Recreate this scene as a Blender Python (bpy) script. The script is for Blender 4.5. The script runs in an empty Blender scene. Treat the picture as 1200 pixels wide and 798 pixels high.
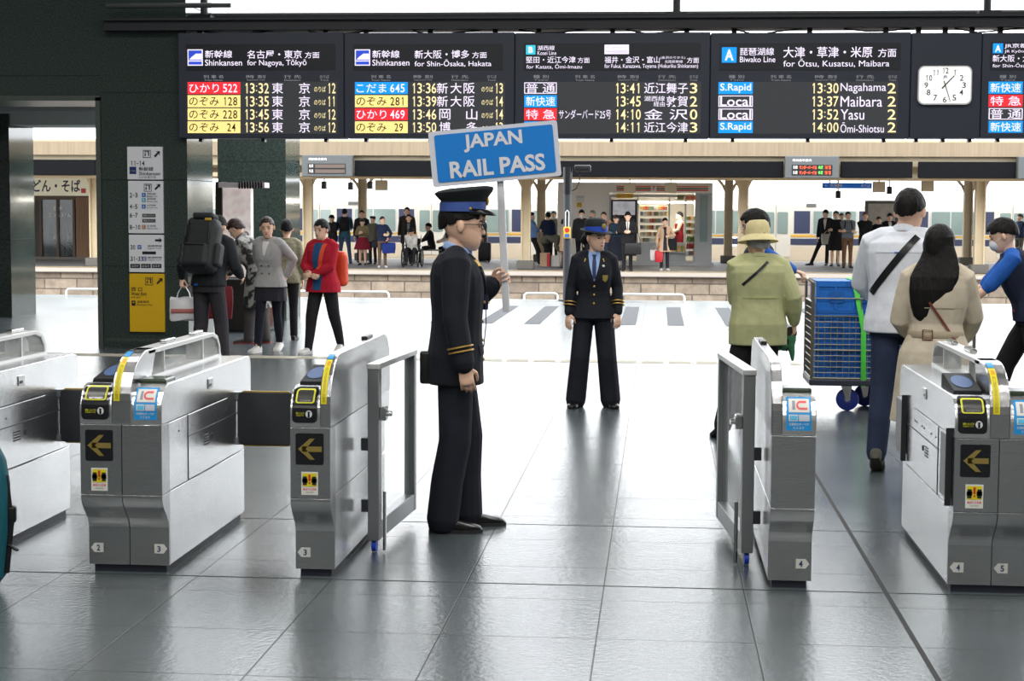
import bpy, bmesh, math, random
from mathutils import Vector, Matrix, Euler, noise
random.seed(7)
SC = bpy.context.scene
COL = SC.collection
PI = math.pi
V = Vector
# ------------------------------------------------------------------ camera
FPX, CX, CY, CAMH = 1950.0, 600.0, 399.0, 1.65
_Y = V((172.0, 149.0, -FPX)).normalized()
_X = V((1.0, -0.0052, 0.0)); _X = (_X - _X.dot(_Y) * _Y).normalized()
_Z = _X.cross(_Y)
ROT = Matrix((_X, _Y, _Z))
CAMLOC = V((0.0, 0.0, CAMH))
cd = bpy.data.cameras.new('camera')
cam = bpy.data.objects.new('camera', cd)
COL.objects.link(cam)
cd.sensor_width = 36.0
cd.lens = FPX / 1200.0 * 36.0
cd.clip_end = 500
cam.matrix_world = Matrix.Translation(CAMLOC) @ ROT.to_4x4()
SC.camera = cam
# ------------------------------------------------------------------ exposure, sky, lights
SC.view_settings.view_transform = 'Standard'
SC.view_settings.look = 'None'
SC.view_settings.exposure = 0.0
SC.view_settings.gamma = 1.0
SC.view_settings.use_curve_mapping = False
try:
    SC.cycles.use_denoising = True
    SC.cycles.max_bounces = 8
    SC.cycles.caustics_reflective = False
    SC.cycles.caustics_refractive = False
    SC.cycles.sample_clamp_indirect = 6.0
except Exception:
    pass
W = bpy.data.worlds.new('overcast_sky'); SC.world = W
W.use_nodes = True
bg = W.node_tree.nodes['Background']
bg.inputs[0].default_value = (0.945, 0.975, 1.0, 1)
bg.inputs[1].default_value = 4.8

def area(name, loc, rot, sx, sy, power, color=(1, 1, 1)):
    l = bpy.data.lights.new(name, 'AREA'); l.shape = 'RECTANGLE'
    l.size = sx; l.size_y = sy; l.energy = power; l.color = color
    o = bpy.data.objects.new(name, l); COL.objects.link(o)
    o.location = loc; o.rotation_euler = rot
    return o
for i, yy in enumerate((-6.0, 0.5, 5.0, 12.0)):
    for xx in (-5.5, 1.0, 7.5):
        area('ceiling_fill_light', (xx, yy, 7.9), (0, 0, 0), 3.0, 0.6, 230, (1.0, 0.97, 0.93))  # unseen fill lights added under the ceiling to brighten the concourse
sd = bpy.data.lights.new('sun', 'SUN'); sd.energy = 2.0; sd.angle = math.radians(12); sd.color = (1, 0.96, 0.9)
so = bpy.data.objects.new('sun', sd); COL.objects.link(so); so.rotation_euler = (math.radians(28), math.radians(14), 0)

# ------------------------------------------------------------------ projection helpers (photo pixel -> place)
def _ray(px, py): return ROT @ V((px - CX, CY - py, -FPX))
def gnd(px, py, z=0.0):
    d = _ray(px, py); return CAMLOC + d * ((z - CAMH) / d.z)
def atY(px, py, Y):
    d = _ray(px, py); return CAMLOC + d * (Y / d.y)

# ------------------------------------------------------------------ materials
_M = {}
def s2l(c):
    return tuple((x / 12.92 if x <= 0.04045 else ((x + 0.055) / 1.055) ** 2.4) for x in (v / 255.0 for v in c))
def mat(name, rgb, rough=0.6, metal=0.0, var=0.12, nscale=30.0, bump=0.0, bscale=60.0, emit=0.0, alpha=1.0, trans=0.0, ior=1.45, spec=0.5, stretch=None, sheen=0.0):
    """procedural principled material; rgb in sRGB 0-255"""
    if name in _M: return _M[name]
    m = bpy.data.materials.new(name); m.use_nodes = True
    nt = m.node_tree; b = nt.nodes['Principled BSDF']
    c = s2l(rgb)
    b.inputs['Roughness'].default_value = rough
    b.inputs['Metallic'].default_value = metal
    b.inputs['IOR'].default_value = ior
    b.inputs['Specular IOR Level'].default_value = spec
    b.inputs['Transmission Weight'].default_value = trans
    b.inputs['Alpha'].default_value = alpha
    if sheen: b.inputs['Sheen Weight'].default_value = sheen
    tc = nt.nodes.new('ShaderNodeTexCoord'); mp = nt.nodes.new('ShaderNodeMapping')
    nt.links.new(tc.outputs['Object'], mp.inputs['Vector'])
    if stretch: mp.inputs['Scale'].default_value = stretch
    nz = nt.nodes.new('ShaderNodeTexNoise'); nz.inputs['Scale'].default_value = nscale; nz.inputs['Detail'].default_value = 4
    nt.links.new(mp.outputs['Vector'], nz.inputs['Vector'])
    mx = nt.nodes.new('ShaderNodeMix'); mx.data_type = 'RGBA'
    mx.inputs['A'].default_value = (*[max(0, x * (1 - var)) for x in c], 1)
    mx.inputs['B'].default_value = (*[min(1, x * (1 + var)) for x in c], 1)
    nt.links.new(nz.outputs['Fac'], mx.inputs['Factor'])
    nt.links.new(mx.outputs['Result'], b.inputs['Base Color'])
    if emit:
        nt.links.new(mx.outputs['Result'], b.inputs['Emission Color']); b.inputs['Emission Strength'].default_value = emit
    if bump:
        n2 = nt.nodes.new('ShaderNodeTexNoise'); n2.inputs['Scale'].default_value = bscale; n2.inputs['Detail'].default_value = 3
        nt.links.new(mp.outputs['Vector'], n2.inputs['Vector'])
        bp = nt.nodes.new('ShaderNodeBump'); bp.inputs['Strength'].default_value = bump; bp.inputs['Distance'].default_value = 0.02
        nt.links.new(n2.outputs['Fac'], bp.inputs['Height']); nt.links.new(bp.outputs['Normal'], b.inputs['Normal'])
    _M[name] = m
    return m
def cloth(rgb, rough=0.85):
    return mat('cloth_%d_%d_%d' % tuple(rgb), rgb, rough, var=0.15, nscale=14, bump=0.55, bscale=7.5, spec=0.25)
def paint(rgb, rough=0.5): return mat('paint_%d_%d_%d_%d' % (*rgb, int(rough * 100)), rgb, rough, var=0.05, nscale=8)
def glow(rgb, e=1.0): return mat('lit_%d_%d_%d_%d' % (*rgb, int(e * 100)), rgb, 0.6, var=0.02, emit=e)
STEEL = mat('brushed_steel', (186, 187, 188), 0.25, 1.0, var=0.06, nscale=6, bump=0.05, bscale=40, stretch=(1, 1, 12))
STEELB = mat('satin_steel', (226, 227, 228), 0.25, 1.0, var=0.08, nscale=5, bump=0.04, bscale=30, stretch=(8, 1, 1))
WHITE_STEEL = mat('white_coated_steel', (214, 215, 214), 0.3, 0.35, var=0.03, nscale=4)
BLACK = mat('black_plastic', (22, 23, 25), 0.35, var=0.1)
RUBBER = mat('dark_rubber', (34, 36, 39), 0.6, var=0.15)
CHROME = mat('chrome', (200, 200, 200), 0.15, 1.0, var=0.03)
GLASS = mat('clear_glass', (235, 242, 242), 0.03, 0.0, var=0.0, alpha=0.10, spec=0.6)
SKIN = mat('skin_light', (234, 192, 166), 0.55, var=0.07, nscale=20, spec=0.35)
SKIN2 = mat('skin_tan', (200, 150, 122), 0.55, var=0.07, nscale=20, spec=0.35)
HAIR = mat('black_hair', (15, 13, 13), 0.6, spec=0.28, var=0.35, nscale=60, bump=0.6, bscale=50, stretch=(1, 1, 0.15))
HAIRB = mat('brown_hair', (50, 33, 26), 0.5, var=0.35, nscale=60, bump=0.6, bscale=50, stretch=(1, 1, 0.15))
HAIRG = mat('grey_hair', (140, 138, 138), 0.6, var=0.3, nscale=60, bump=0.6, bscale=50, stretch=(1, 1, 0.15))
GRANITE = None

# ------------------------------------------------------------------ mesh helpers
def box(bm, x0, x1, y0, y1, z0, z1):
    v = [bm.verts.new((x, y, z)) for x in (x0, x1) for y in (y0, y1) for z in (z0, z1)]
    for f in ((0, 1, 3, 2), (4, 6, 7, 5), (0, 4, 5, 1), (2, 3, 7, 6), (0, 2, 6, 4), (1, 5, 7, 3)):
        bm.faces.new([v[i] for i in f])
    return v
def rbox(bm, c, size, r, rot=None, seg=3):
    b2 = bmesh.new(); bmesh.ops.create_cube(b2, size=1.0)
    bmesh.ops.scale(b2, vec=size, verts=b2.verts)
    if r > 0:
        bmesh.ops.bevel(b2, geom=b2.edges[:], offset=min(r, min(size) * 0.49), segments=seg, profile=0.5, affect='EDGES')
    m = Matrix.Translation(c) @ (rot.to_4x4() if rot else Matrix())
    bmesh.ops.transform(b2, matrix=m, verts=b2.verts)
    merge(bm, b2)
def merge(bm, b2):
    mp = {}
    for v in b2.verts: mp[v] = bm.verts.new(v.co)
    for f in b2.faces:
        try: bm.faces.new([mp[v] for v in f.verts])
        except ValueError: pass
    b2.free()
def loft(bm, rings, cap=True):
    """rings: list of lists of points (same length) -> closed skin"""
    vs = [[bm.verts.new(p) for p in r] for r in rings]
    n = len(vs[0])
    for a, b in zip(vs, vs[1:]):
        for i in range(n):
            bm.faces.new((a[i], a[(i + 1) % n], b[(i + 1) % n], b[i]))
    if cap:
        bm.faces.new(list(reversed(vs[0]))); bm.faces.new(vs[-1])
    return vs
def ellring(c, ax, ay, n=16):
    return [c + ax * math.cos(2 * PI * i / n) + ay * math.sin(2 * PI * i / n) for i in range(n)]
def tube(bm, pts, radii, n=10, ref=None, capr=True, closed=False):
    """tapered tube along points, rounded ends; radii scalar or (ra, rb)"""
    pts = [V(p) for p in pts]
    if not isinstance(radii, (list, tuple)): radii = [radii] * len(pts)
    R = [(r if isinstance(r, tuple) else (r, r)) for r in radii]
    rings = []
    m = len(pts)
    a = None
    for i, p in enumerate(pts):
        if closed: t = (pts[(i + 1) % m] - pts[i - 1]).normalized()
        else: t = (pts[min(i + 1, m - 1)] - pts[max(i - 1, 0)]).normalized()
        if a is None:
            h = V(ref) if ref else (V((1, 0, 0)) if abs(t.x) < 0.8 else V((0, 1, 0)))
        else: h = a
        a = h - t * h.dot(t)
        if a.length < 1e-4: a = t.orthogonal()
        a = a.normalized()
        b = t.cross(a)
        if capr and not closed and i == 0:
            for k in (0.95, 0.6):
                q = math.sqrt(1 - k * k); rr = min(R[0])
                rings.append(ellring(p - t * rr * k, a * R[0][0] * q, b * R[0][1] * q, n))
        rings.append(ellring(p, a * R[i][0], b * R[i][1], n))
        if capr and not closed and i == m - 1:
            for k in (0.6, 0.95):
                q = math.sqrt(1 - k * k); rr = min(R[-1])
                rings.append(ellring(p + t * rr * k, a * R[-1][0] * q, b * R[-1][1] * q, n))
    if closed:
        vs = loft(bm, rings, cap=False)
        for i in range(n):
            bm.faces.new((vs[-1][i], vs[-1][(i + 1) % n], vs[0][(i + 1) % n], vs[0][i]))
    else: loft(bm, rings)
def cyl(bm, a, b, r, n=16, r2=None):
    tube(bm, [a, b], [r, r if r2 is None else r2], n=n, capr=False)
def ell(bm, c, r, rot=None, u=16, v=10, fn=None):
    b2 = bmesh.new(); bmesh.ops.create_uvsphere(b2, u_segments=u, v_segments=v, radius=1.0)
    for w in b2.verts:
        p = V((w.co.x * r[0], w.co.y * r[1], w.co.z * r[2]))
        if fn: p = fn(w.co.copy(), p)
        w.co = (rot @ p if rot else p) + V(c)
    merge(bm, b2)
def prism(bm, prof, x0, x1, axis='X'):
    """profile of (a, b) pairs extruded along axis: X -> (x,a,b); Y -> (a,y,b); Z -> (a,b,z)"""
    def P(t, a, b): return {'X': (t, a, b), 'Y': (a, t, b), 'Z': (a, b, t)}[axis]
    A = [bm.verts.new(P(x0, *p)) for p in prof]; B = [bm.verts.new(P(x1, *p)) for p in prof]
    n = len(prof)
    for i in range(n): bm.faces.new((A[i], A[(i + 1) % n], B[(i + 1) % n], B[i]))
    bm.faces.new(list(reversed(A))); bm.faces.new(B)
def rrect(x0, x1, z0, z1, r, n=5):
    out = []
    for cx, cz, a0 in ((x1 - r, z1 - r, 0), (x0 + r, z1 - r, 90), (x0 + r, z0 + r, 180), (x1 - r, z0 + r, 270)):
        for k in range(n + 1):
            a = math.radians(a0 + 90 * k / n); out.append((cx + r * math.cos(a), cz + r * math.sin(a)))
    return out
def obj(name, bm, m, parent=None, smooth=True, vox=0, smo=2, bev=0, angle=35, wrap=None):
    if wrap:
        for v in bm.verts: v.co = V(wrap(*v.co))
    bmesh.ops.recalc_face_normals(bm, faces=bm.faces[:])
    me = bpy.data.meshes.new(name); bm.to_mesh(me); bm.free()
    o = bpy.data.objects.new(name, me); COL.objects.link(o)
    me.materials.append(m)
    if smooth:
        me.polygons.foreach_set('use_smooth', [True] * len(me.polygons))
    if bev:
        md = o.modifiers.new('b', 'BEVEL'); md.width = bev; md.segments = 2; md.limit_method = 'ANGLE'; md.angle_limit = math.radians(40)
    if vox:
        md = o.modifiers.new('r', 'REMESH'); md.mode = 'VOXEL'; md.voxel_size = vox; md.use_smooth_shade = True
        if smo:
            md = o.modifiers.new('s', 'SMOOTH'); md.factor = 0.5; md.iterations = smo
    elif smooth:
        o['_ang'] = angle
    if parent: o.parent = parent
    return o
def thing(name, label, cat, loc=(0, 0, 0), rz=0.0, group=None, scale=1.0):
    o = bpy.data.objects.new(name, None); COL.objects.link(o); o.empty_display_size = 0.1
    o.location = loc; o.rotation_euler = (0, 0, rz); o.scale = (scale,) * 3
    return tag(o, label, cat, group)
def tag(o, label, cat, group=None):
    o['label'] = label; o['category'] = cat
    if group: o['group'] = group
    return o
def struct(o):
    o['kind'] = 'structure'; return o
def BM(): return bmesh.new()
def bx(name, m, parent, x0, x1, y0, y1, z0, z1, bev=0.004):
    b = BM(); box(b, x0, x1, y0, y1, z0, z1); return obj(name, b, m, parent, smooth=False, bev=bev)
def dup(root, loc=None, rz=None, label=None, group=None):
    r = root.copy(); COL.objects.link(r)
    if loc is not None: r.location = loc
    if rz is not None: r.rotation_euler = (0, 0, rz)
    if label: r['label'] = label
    if group: r['group'] = group
    for ch in list(root.children):
        c = ch.copy(); COL.objects.link(c); c.parent = r
        for g in list(ch.children):
            d = g.copy(); COL.objects.link(d); d.parent = c
    return r
# ------------------------------------------------------------------ lettering
_TC = {}
def text_geo(body, weight=0.0):
    """flat glyph triangles of a string in its own xy plane"""
    if any(ord(ch) > 0x2fff for ch in body): weight *= 0.35
    k = (body, weight)
    if k in _TC: return _TC[k]
    cu = bpy.data.curves.new('t', 'FONT'); cu.body = body; cu.size = 1.0; cu.offset = weight; cu.resolution_u = 3
    o = bpy.data.objects.new('t', cu)
    COL.objects.link(o); bpy.context.view_layer.update()
    me = bpy.data.meshes.new_from_object(o.evaluated_get(bpy.context.evaluated_depsgraph_get()))
    vs = [v.co.copy() for v in me.vertices]; fs = [tuple(p.vertices) for p in me.polygons]
    bpy.data.objects.remove(o); bpy.data.curves.remove(cu); bpy.data.meshes.remove(me)
    _TC[k] = (vs, fs); return _TC[k]
def text_in(bm, body, x0, x1, z0, z1, weight=0.012, y=0.0):
    """fit the string into the box x0..x1, z0..z1 of a plane y (front towards -y)"""
    if (len(body) > 1 or body == '1') and body[0].isdigit() and all(ch in '0123456789:-' for ch in body):
        ws = [0.5 if ch == ':' else (0.8 if ch == '-' else 1.0) for ch in body]; u = (x1 - x0) / sum(ws); x = x0
        for ch, w_ in zip(body, ws):
            a, c = x + u * w_ * 0.09, x + u * w_ * 0.91; h = z1 - z0; x += u * w_
            if ch == '1':
                m = (a + c) / 2 + (c - a) * 0.08; t = u * 0.085 + 0.12 * weight * u
                poly(bm, [(m - t, z0), (m + t, z0), (m + t, z1), (m - t, z1), (m - u * 0.27, z1 - h * 0.17), (m - u * 0.27, z1 - h * 0.28), (m - t, z1 - h * 0.17)], y)
            elif ch == ':':
                m = (a + c) / 2; t = u * 0.09
                for q in (0.22, 0.66): quad(bm, m - t, m + t, z0 + h * q, z0 + h * q + 2 * t, y)
            elif ch == '-': quad(bm, a, c, z0 + h * 0.42, z0 + h * 0.53, y)
            else: text_in(bm, ch, a, c, z0, z1, weight, y)
        return
    vs, fs = text_geo(body, weight)
    if not vs: return
    ax, bx_ = min(v.x for v in vs), max(v.x for v in vs); ay, by = min(v.y for v in vs), max(v.y for v in vs)
    sx = (x1 - x0) / max(1e-6, bx_ - ax); sy = (z1 - z0) / max(1e-6, by - ay)
    nv = [bm.verts.new((x0 + (v.x - ax) * sx, y, z0 + (v.y - ay) * sy)) for v in vs]
    for f in fs:
        try: bm.faces.new([nv[i] for i in f])
        except ValueError: pass
def quad(bm, x0, x1, z0, z1, y=0.0):
    bm.faces.new([bm.verts.new(p) for p in ((x0, y, z0), (x1, y, z0), (x1, y, z1), (x0, y, z1))])
def poly(bm, pts, y=0.0):
    bm.faces.new([bm.verts.new((a, y, b)) for a, b in pts])
def decal(name, bm, m, parent, wrap=None, label=None):
    if wrap:
        for v in bm.verts: v.co = V(wrap(*v.co))
    me = bpy.data.meshes.new(name); bm.to_mesh(me); bm.free()
    o = bpy.data.objects.new(name, me); COL.objects.link(o); me.materials.append(m); o.parent = parent
    if label: o['label'] = label
    return o
# ------------------------------------------------------------------ SETTING: floor
def floor_mat():
    m = bpy.data.materials.new('granite_floor_tiles'); m.use_nodes = True
    nt = m.node_tree; N = nt.nodes; L = nt.links; b = N['Principled BSDF']
    tc = N.new('ShaderNodeTexCoord')
    mp = N.new('ShaderNodeMapping'); mp.inputs['Location'].default_value = (0.222, -0.56, 0)
    L.new(tc.outputs['Object'], mp.inputs['Vector'])
    br = N.new('ShaderNodeTexBrick'); br.offset = 0.0; br.squash = 1.0
    br.inputs['Scale'].default_value = 1.0; br.inputs['Brick Width'].default_value = 0.6135; br.inputs['Row Height'].default_value = 0.645
    br.inputs['Mortar Size'].default_value = 0.0038; br.inputs['Mortar Smooth'].default_value = 0.3; br.inputs['Bias'].default_value = 0.0
    br.inputs['Color1'].default_value = (*s2l((80, 89, 92)), 1); br.inputs['Color2'].default_value = (*s2l((87, 96, 99)), 1)
    br.inputs['Mortar'].default_value = (*s2l((62, 62, 62)), 1)
    L.new(mp.outputs['Vector'], br.inputs['Vector'])
    nz = N.new('ShaderNodeTexNoise'); nz.inputs['Scale'].default_value = 90; nz.inputs['Detail'].default_value = 5
    L.new(tc.outputs['Object'], nz.inputs['Vector'])
    mx = N.new('ShaderNodeMix'); mx.data_type = 'RGBA'; mx.blend_type = 'MULTIPLY'; mx.inputs['Factor'].default_value = 0.35
    L.new(br.outputs['Color'], mx.inputs['A']); L.new(nz.outputs['Fac'], mx.inputs['B'])
    L.new(mx.outputs['Result'], b.inputs['Base Color'])
    b.inputs['Roughness'].default_value = 0.30
    sp = N.new('ShaderNodeMapRange'); sp.inputs['To Min'].default_value = 0.5; sp.inputs['To Max'].default_value = 0.06; L.new(br.outputs['Fac'], sp.inputs['Value']); L.new(sp.outputs['Result'], b.inputs['Specular IOR Level'])
    b.inputs['IOR'].default_value = 1.75
    n3 = N.new('ShaderNodeTexNoise'); n3.inputs['Scale'].default_value = 1.3; n3.inputs['Detail'].default_value = 3
    L.new(tc.outputs['Object'], n3.inputs['Vector'])
    mr = N.new('ShaderNodeMapRange'); mr.inputs['To Min'].default_value = 0.20; mr.inputs['To Max'].default_value = 0.29
    L.new(n3.outputs['Fac'], mr.inputs['Value']); L.new(mr.outputs['Result'], b.inputs['Roughness'])
    n2 = N.new('ShaderNodeTexNoise'); n2.inputs['Scale'].default_value = 38; n2.inputs['Detail'].default_value = 4
    L.new(tc.outputs['Object'], n2.inputs['Vector'])
    bp = N.new('ShaderNodeBump'); bp.inputs['Strength'].default_value = 0.13; bp.inputs['Distance'].default_value = 0.012
    L.new(n2.outputs['Fac'], bp.inputs['Height'])
    bp2 = N.new('ShaderNodeBump'); bp2.inputs['Strength'].default_value = 0.5; bp2.inputs['Distance'].default_value = 0.003; bp2.invert = True
    L.new(br.outputs['Fac'], bp2.inputs['Height']); L.new(bp.outputs['Normal'], bp2.inputs['Normal'])
    L.new(bp2.outputs['Normal'], b.inputs['Normal'])
    return m
FLOORM = floor_mat()
b = BM(); box(b, -30, 22, -12, 31.7, -1.1, 0); struct(obj('floor', b, FLOORM, smooth=False))
JOINT = paint((30, 31, 33), 0.7)
b = BM(); box(b, -14, 14, 7.284, 7.292, -0.01, 0.0012); struct(obj('trim_1', b, JOINT, smooth=False))
b = BM(); box(b, -14, 14, 8.707, 8.713, -0.01, 0.0012); struct(obj('trim_6', b, JOINT, smooth=False))
b = BM(); box(b, 1.0, 1.02, 4.0, 12.2, -0.01, 0.0014); struct(obj('trim_2', b, JOINT, smooth=False))
TACT = mat('tactile_paving', (196, 190, 174), 0.6, var=0.1, nscale=50)
def tactile(x0, x1, y0, y1, n, name='tactile_paving'):
    """a row of guidance tiles with raised bars"""
    b = BM(); w = (x1 - x0) / n
    box(b, x0, x1, y0, y1, -0.01, 0.002)
    for i in range(n):
        for k in range(4):
            yy = y0 + (y1 - y0) * (k + 0.5) / 4
            box(b, x0 + w * i + 0.03, x0 + w * (i + 1) - 0.03, yy - 0.02, yy + 0.02, 0, 0.006)
    o = obj(name, b, TACT, smooth=False); o['kind'] = 'structure'
    return o
tactile(-8.6, 1.6, 18.35, 18.65, 34, 'floor_tactile_strip')
# dark inlaid bands that run towards the platform edge
INLAY = mat('dark_inlay', (60, 62, 66), 0.85, var=0.08)
for i in range(11):
    xx = -3.4 + 0.71 * i + (0.0 if i < 6 else 0.15)
    b = BM(); box(b, xx, xx + 0.24, 24.6, 29.4, -0.01, 0.003); struct(obj('floor_inlay_strip', b, INLAY, smooth=False))

# ------------------------------------------------------------------ granite walls and pillars
def granite_mat():
    m = bpy.data.materials.new('dark_green_granite'); m.use_nodes = True
    nt = m.node_tree; N = nt.nodes; L = nt.links; b = N['Principled BSDF']
    tc = N.new('ShaderNodeTexCoord')
    n1 = N.new('ShaderNodeTexNoise'); n1.inputs['Scale'].default_value = 55; n1.inputs['Detail'].default_value = 8; n1.inputs['Roughness'].default_value = 0.75
    L.new(tc.outputs['Object'], n1.inputs['Vector'])
    cr = N.new('ShaderNodeValToRGB'); e = cr.color_ramp.elements
    e[0].position = 0.35; e[0].color = (*s2l((36, 45, 43)), 1); e[1].position = 0.72; e[1].color = (*s2l((80, 94, 88)), 1)
    L.new(n1.outputs['Fac'], cr.inputs['Fac']); L.new(cr.outputs['Color'], b.inputs['Base Color'])
    b.inputs['Roughness'].default_value = 0.07; b.inputs['IOR'].default_value = 1.6
    return m
GRANITE = granite_mat()
SLABJ = paint((18, 22, 22), 0.8)
def granite_block(name, x0, x1, y0, y1, z0, z1, joints=(), parent=None):
    b = BM(); box(b, x0, x1, y0, y1, z0, z1)
    o = struct(obj(name, b, GRANITE, smooth=False, parent=parent))
    for z in joints:
        j = BM(); g = 0.0015
        box(j, x0 - g, x1 + g, y0 - g, y1 + g, z - 0.004, z + 0.004)
        struct(obj('slab_joint', j, SLABJ, o, smooth=False))
    return o
RX = -5.63
granite_block('wall_left_column', -6.68, RX, 19.6, 20.75, 0, 8.0, (0.98, 2.02, 3.06, 4.1))
granite_block('wall_left_lintel', -16, -6.68, 19.6, 20.75, 3.02, 8.0, (3.26, 4.3))
b = BM(); box(b, -6.74, -6.684, 19.57, 20.7, 0, 3.0); box(b, -16, -6.684, 19.57, 20.7, 2.96, 3.02)
struct(obj('trim_3', b, mat('granite_edge', (88, 96, 92), 0.3, var=0.2, nscale=25), smooth=False))
granite_block('wall_far_column', -6.68, RX, 24.9, 25.9, 0, 4.4, (1.2, 2.4, 3.5))
granite_block('wall_side_column', -11.0, -9.94, 24.9, 25.9, 0, 4.4, (1.2, 2.4, 3.5))
SOFF = paint((214, 214, 210), 0.8)
b = BM(); box(b, -17, -6.7, 24.95, 25.85, 2.95, 3.5); struct(obj('beam', b, SOFF, smooth=False))
b = BM(); box(b, -17, -6.7, 20.75, 26.2, 3.6, 3.8); struct(obj('ceiling_porch', b, SOFF, smooth=False))
b = BM(); prism(b, [(22.2, 3.08), (22.6, 3.02), (23.2, 3.02), (23.6, 3.08), (23.6, 3.4), (22.2, 3.4)], -17, -6.7)
struct(obj('beam_round', b, paint((120, 122, 120), 0.8), smooth=False))
# concourse shell
CEIL = paint((172, 172, 168), 0.9)
WALLM = mat('grey_wall', (150, 150, 146), 0.8, var=0.06, nscale=3)
b = BM(); box(b, -16, 22, -12, 19.55, 8.0, 8.2); struct(obj('ceiling', b, CEIL, smooth=False))
b = BM(); box(b, -16, 22, -12.2, -12, 0, 8.0); struct(obj('wall_back', b, WALLM, smooth=False))
b = BM(); box(b, -16.2, -16, -12, 26, 0, 8.0); struct(obj('wall_left', b, WALLM, smooth=False))
b = BM(); box(b, 22, 22.2, -12, 19.55, 0, 8.0); struct(obj('wall_right', b, WALLM, smooth=False))

# ------------------------------------------------------------------ tracks and the far platform
BALL = mat('track_ballast', (120, 108, 96), 0.95, var=0.4, nscale=14, bump=0.8, bscale=25)
b = BM(); box(b, -80, 80, 31.7, 120, -1.3, -1.1); struct(obj('ground_tracks', b, BALL, smooth=False))
RAIL = mat('rusty_rail', (110, 80, 62), 0.5, 0.6, var=0.25)
for yt in (33.6, 34.67, 38.2, 39.27, 43.4, 44.47):
    b = BM(); prism(b, [(yt - 0.07, -1.1), (yt + 0.07, -1.1), (yt + 0.02, -1.06), (yt + 0.035, -0.96), (yt - 0.035, -0.96), (yt - 0.02, -1.06)], -60, 60)
    tag(obj('steel_rail', b, RAIL, smooth=False), 'rusty steel rail running along the track bed between the platforms', 'rail', 'rails of the tracks')
def stone_mat():
    m = bpy.data.materials.new('platform_stone'); m.use_nodes = True
    nt = m.node_tree; N = nt.nodes; L = nt.links; b = N['Principled BSDF']
    tc = N.new('ShaderNodeTexCoord'); sx = N.new('ShaderNodeSeparateXYZ'); cx = N.new('ShaderNodeCombineXYZ')
    L.new(tc.outputs['Object'], sx.inputs[0]); L.new(sx.outputs['X'], cx.inputs['X']); L.new(sx.outputs['Z'], cx.inputs['Y'])
    br = N.new('ShaderNodeTexBrick'); br.inputs['Scale'].default_value = 1; br.inputs['Brick Width'].default_value = 0.95; br.inputs['Row Height'].default_value = 0.3
    br.inputs['Mortar Size'].default_value = 0.02; br.inputs['Color1'].default_value = (*s2l((122, 110, 98)), 1); br.inputs['Color2'].default_value = (*s2l((146, 133, 118)), 1)
    br.inputs['Mortar'].default_value = (*s2l((92, 83, 74)), 1)
    L.new(cx.outputs[0], br.inputs['Vector'])
    nz = N.new('ShaderNodeTexNoise'); nz.inputs['Scale'].default_value = 3.5; nz.inputs['Detail'].default_value = 8; nz.inputs['Roughness'].default_value = 0.7
    L.new(tc.outputs['Object'], nz.inputs['Vector'])
    mx = N.new('ShaderNodeMix'); mx.data_type = 'RGBA'; mx.blend_type = 'OVERLAY'; mx.inputs['Factor'].default_value = 0.85
    L.new(br.outputs['Color'], mx.inputs['A']); L.new(nz.outputs['Fac'], mx.inputs['B'])
    L.new(mx.outputs['Result'], b.inputs['Base Color']); b.inputs['Roughness'].default_value = 0.95
    return m
STONE = stone_mat()
b = BM(); box(b, -60, 60, 46.5, 58, -1.1, -0.12); struct(obj('wall_platform_face', b, STONE, smooth=False))
b = BM(); box(b, -60, 60, 46.38, 58, -0.12, 0.0); struct(obj('floor_far_platform', b, mat('platform_asphalt', (120, 120, 124), 0.6, var=0.12, nscale=2), smooth=False))
b = BM(); box(b, -60, 60, 46.37, 46.62, -0.1, 0.004); struct(obj('floor_platform_kerb', b, mat('pale_kerb', (168, 160, 150), 0.8, var=0.15), smooth=False))
b = BM(); box(b, -60, 60, 47.2, 47.45, -0.1, 0.006); struct(obj('floor_yellow_strip', b, mat('yellow_tactile', (180, 150, 84), 0.8, var=0.15), smooth=False))
# low hoop rails at the edge of the near platform
WPAINT = paint((232, 230, 224), 0.5)
def hoop(xa, xb, label, Y=31.35):
    z = 0.13; r = 0.07
    b = BM(); pts = [(xa, Y, 0)]
    for k in range(5): a = PI / 2 * k / 4; pts.append((xa + r - r * math.cos(a), Y, z - r + r * math.sin(a)))
    for k in range(5): a = PI / 2 * k / 4; pts.append((xb - r + r * math.sin(a), Y, z - r + r * math.cos(a)))
    pts.append((xb, Y, 0))
    tube(b, pts, 0.022, n=8, capr=False)
    tag(obj('hoop_rail', b, WPAINT), label, 'rail', 'low white hoop rails')
for px0, px1, lb in ((52, 130, 'low white hoop rail at platform edge beyond the granite opening'),
                     (345, 456, 'low white hoop rail at platform edge behind the person in red'),
                     (617, 656, 'short stretch of low white hoop rail left of the slim dark pole'),
                     (729, 801, 'low white hoop rail at platform edge in front of the shop')):
    hoop(gnd(px0, 350).x, gnd(px1, 350).x, lb)
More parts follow.
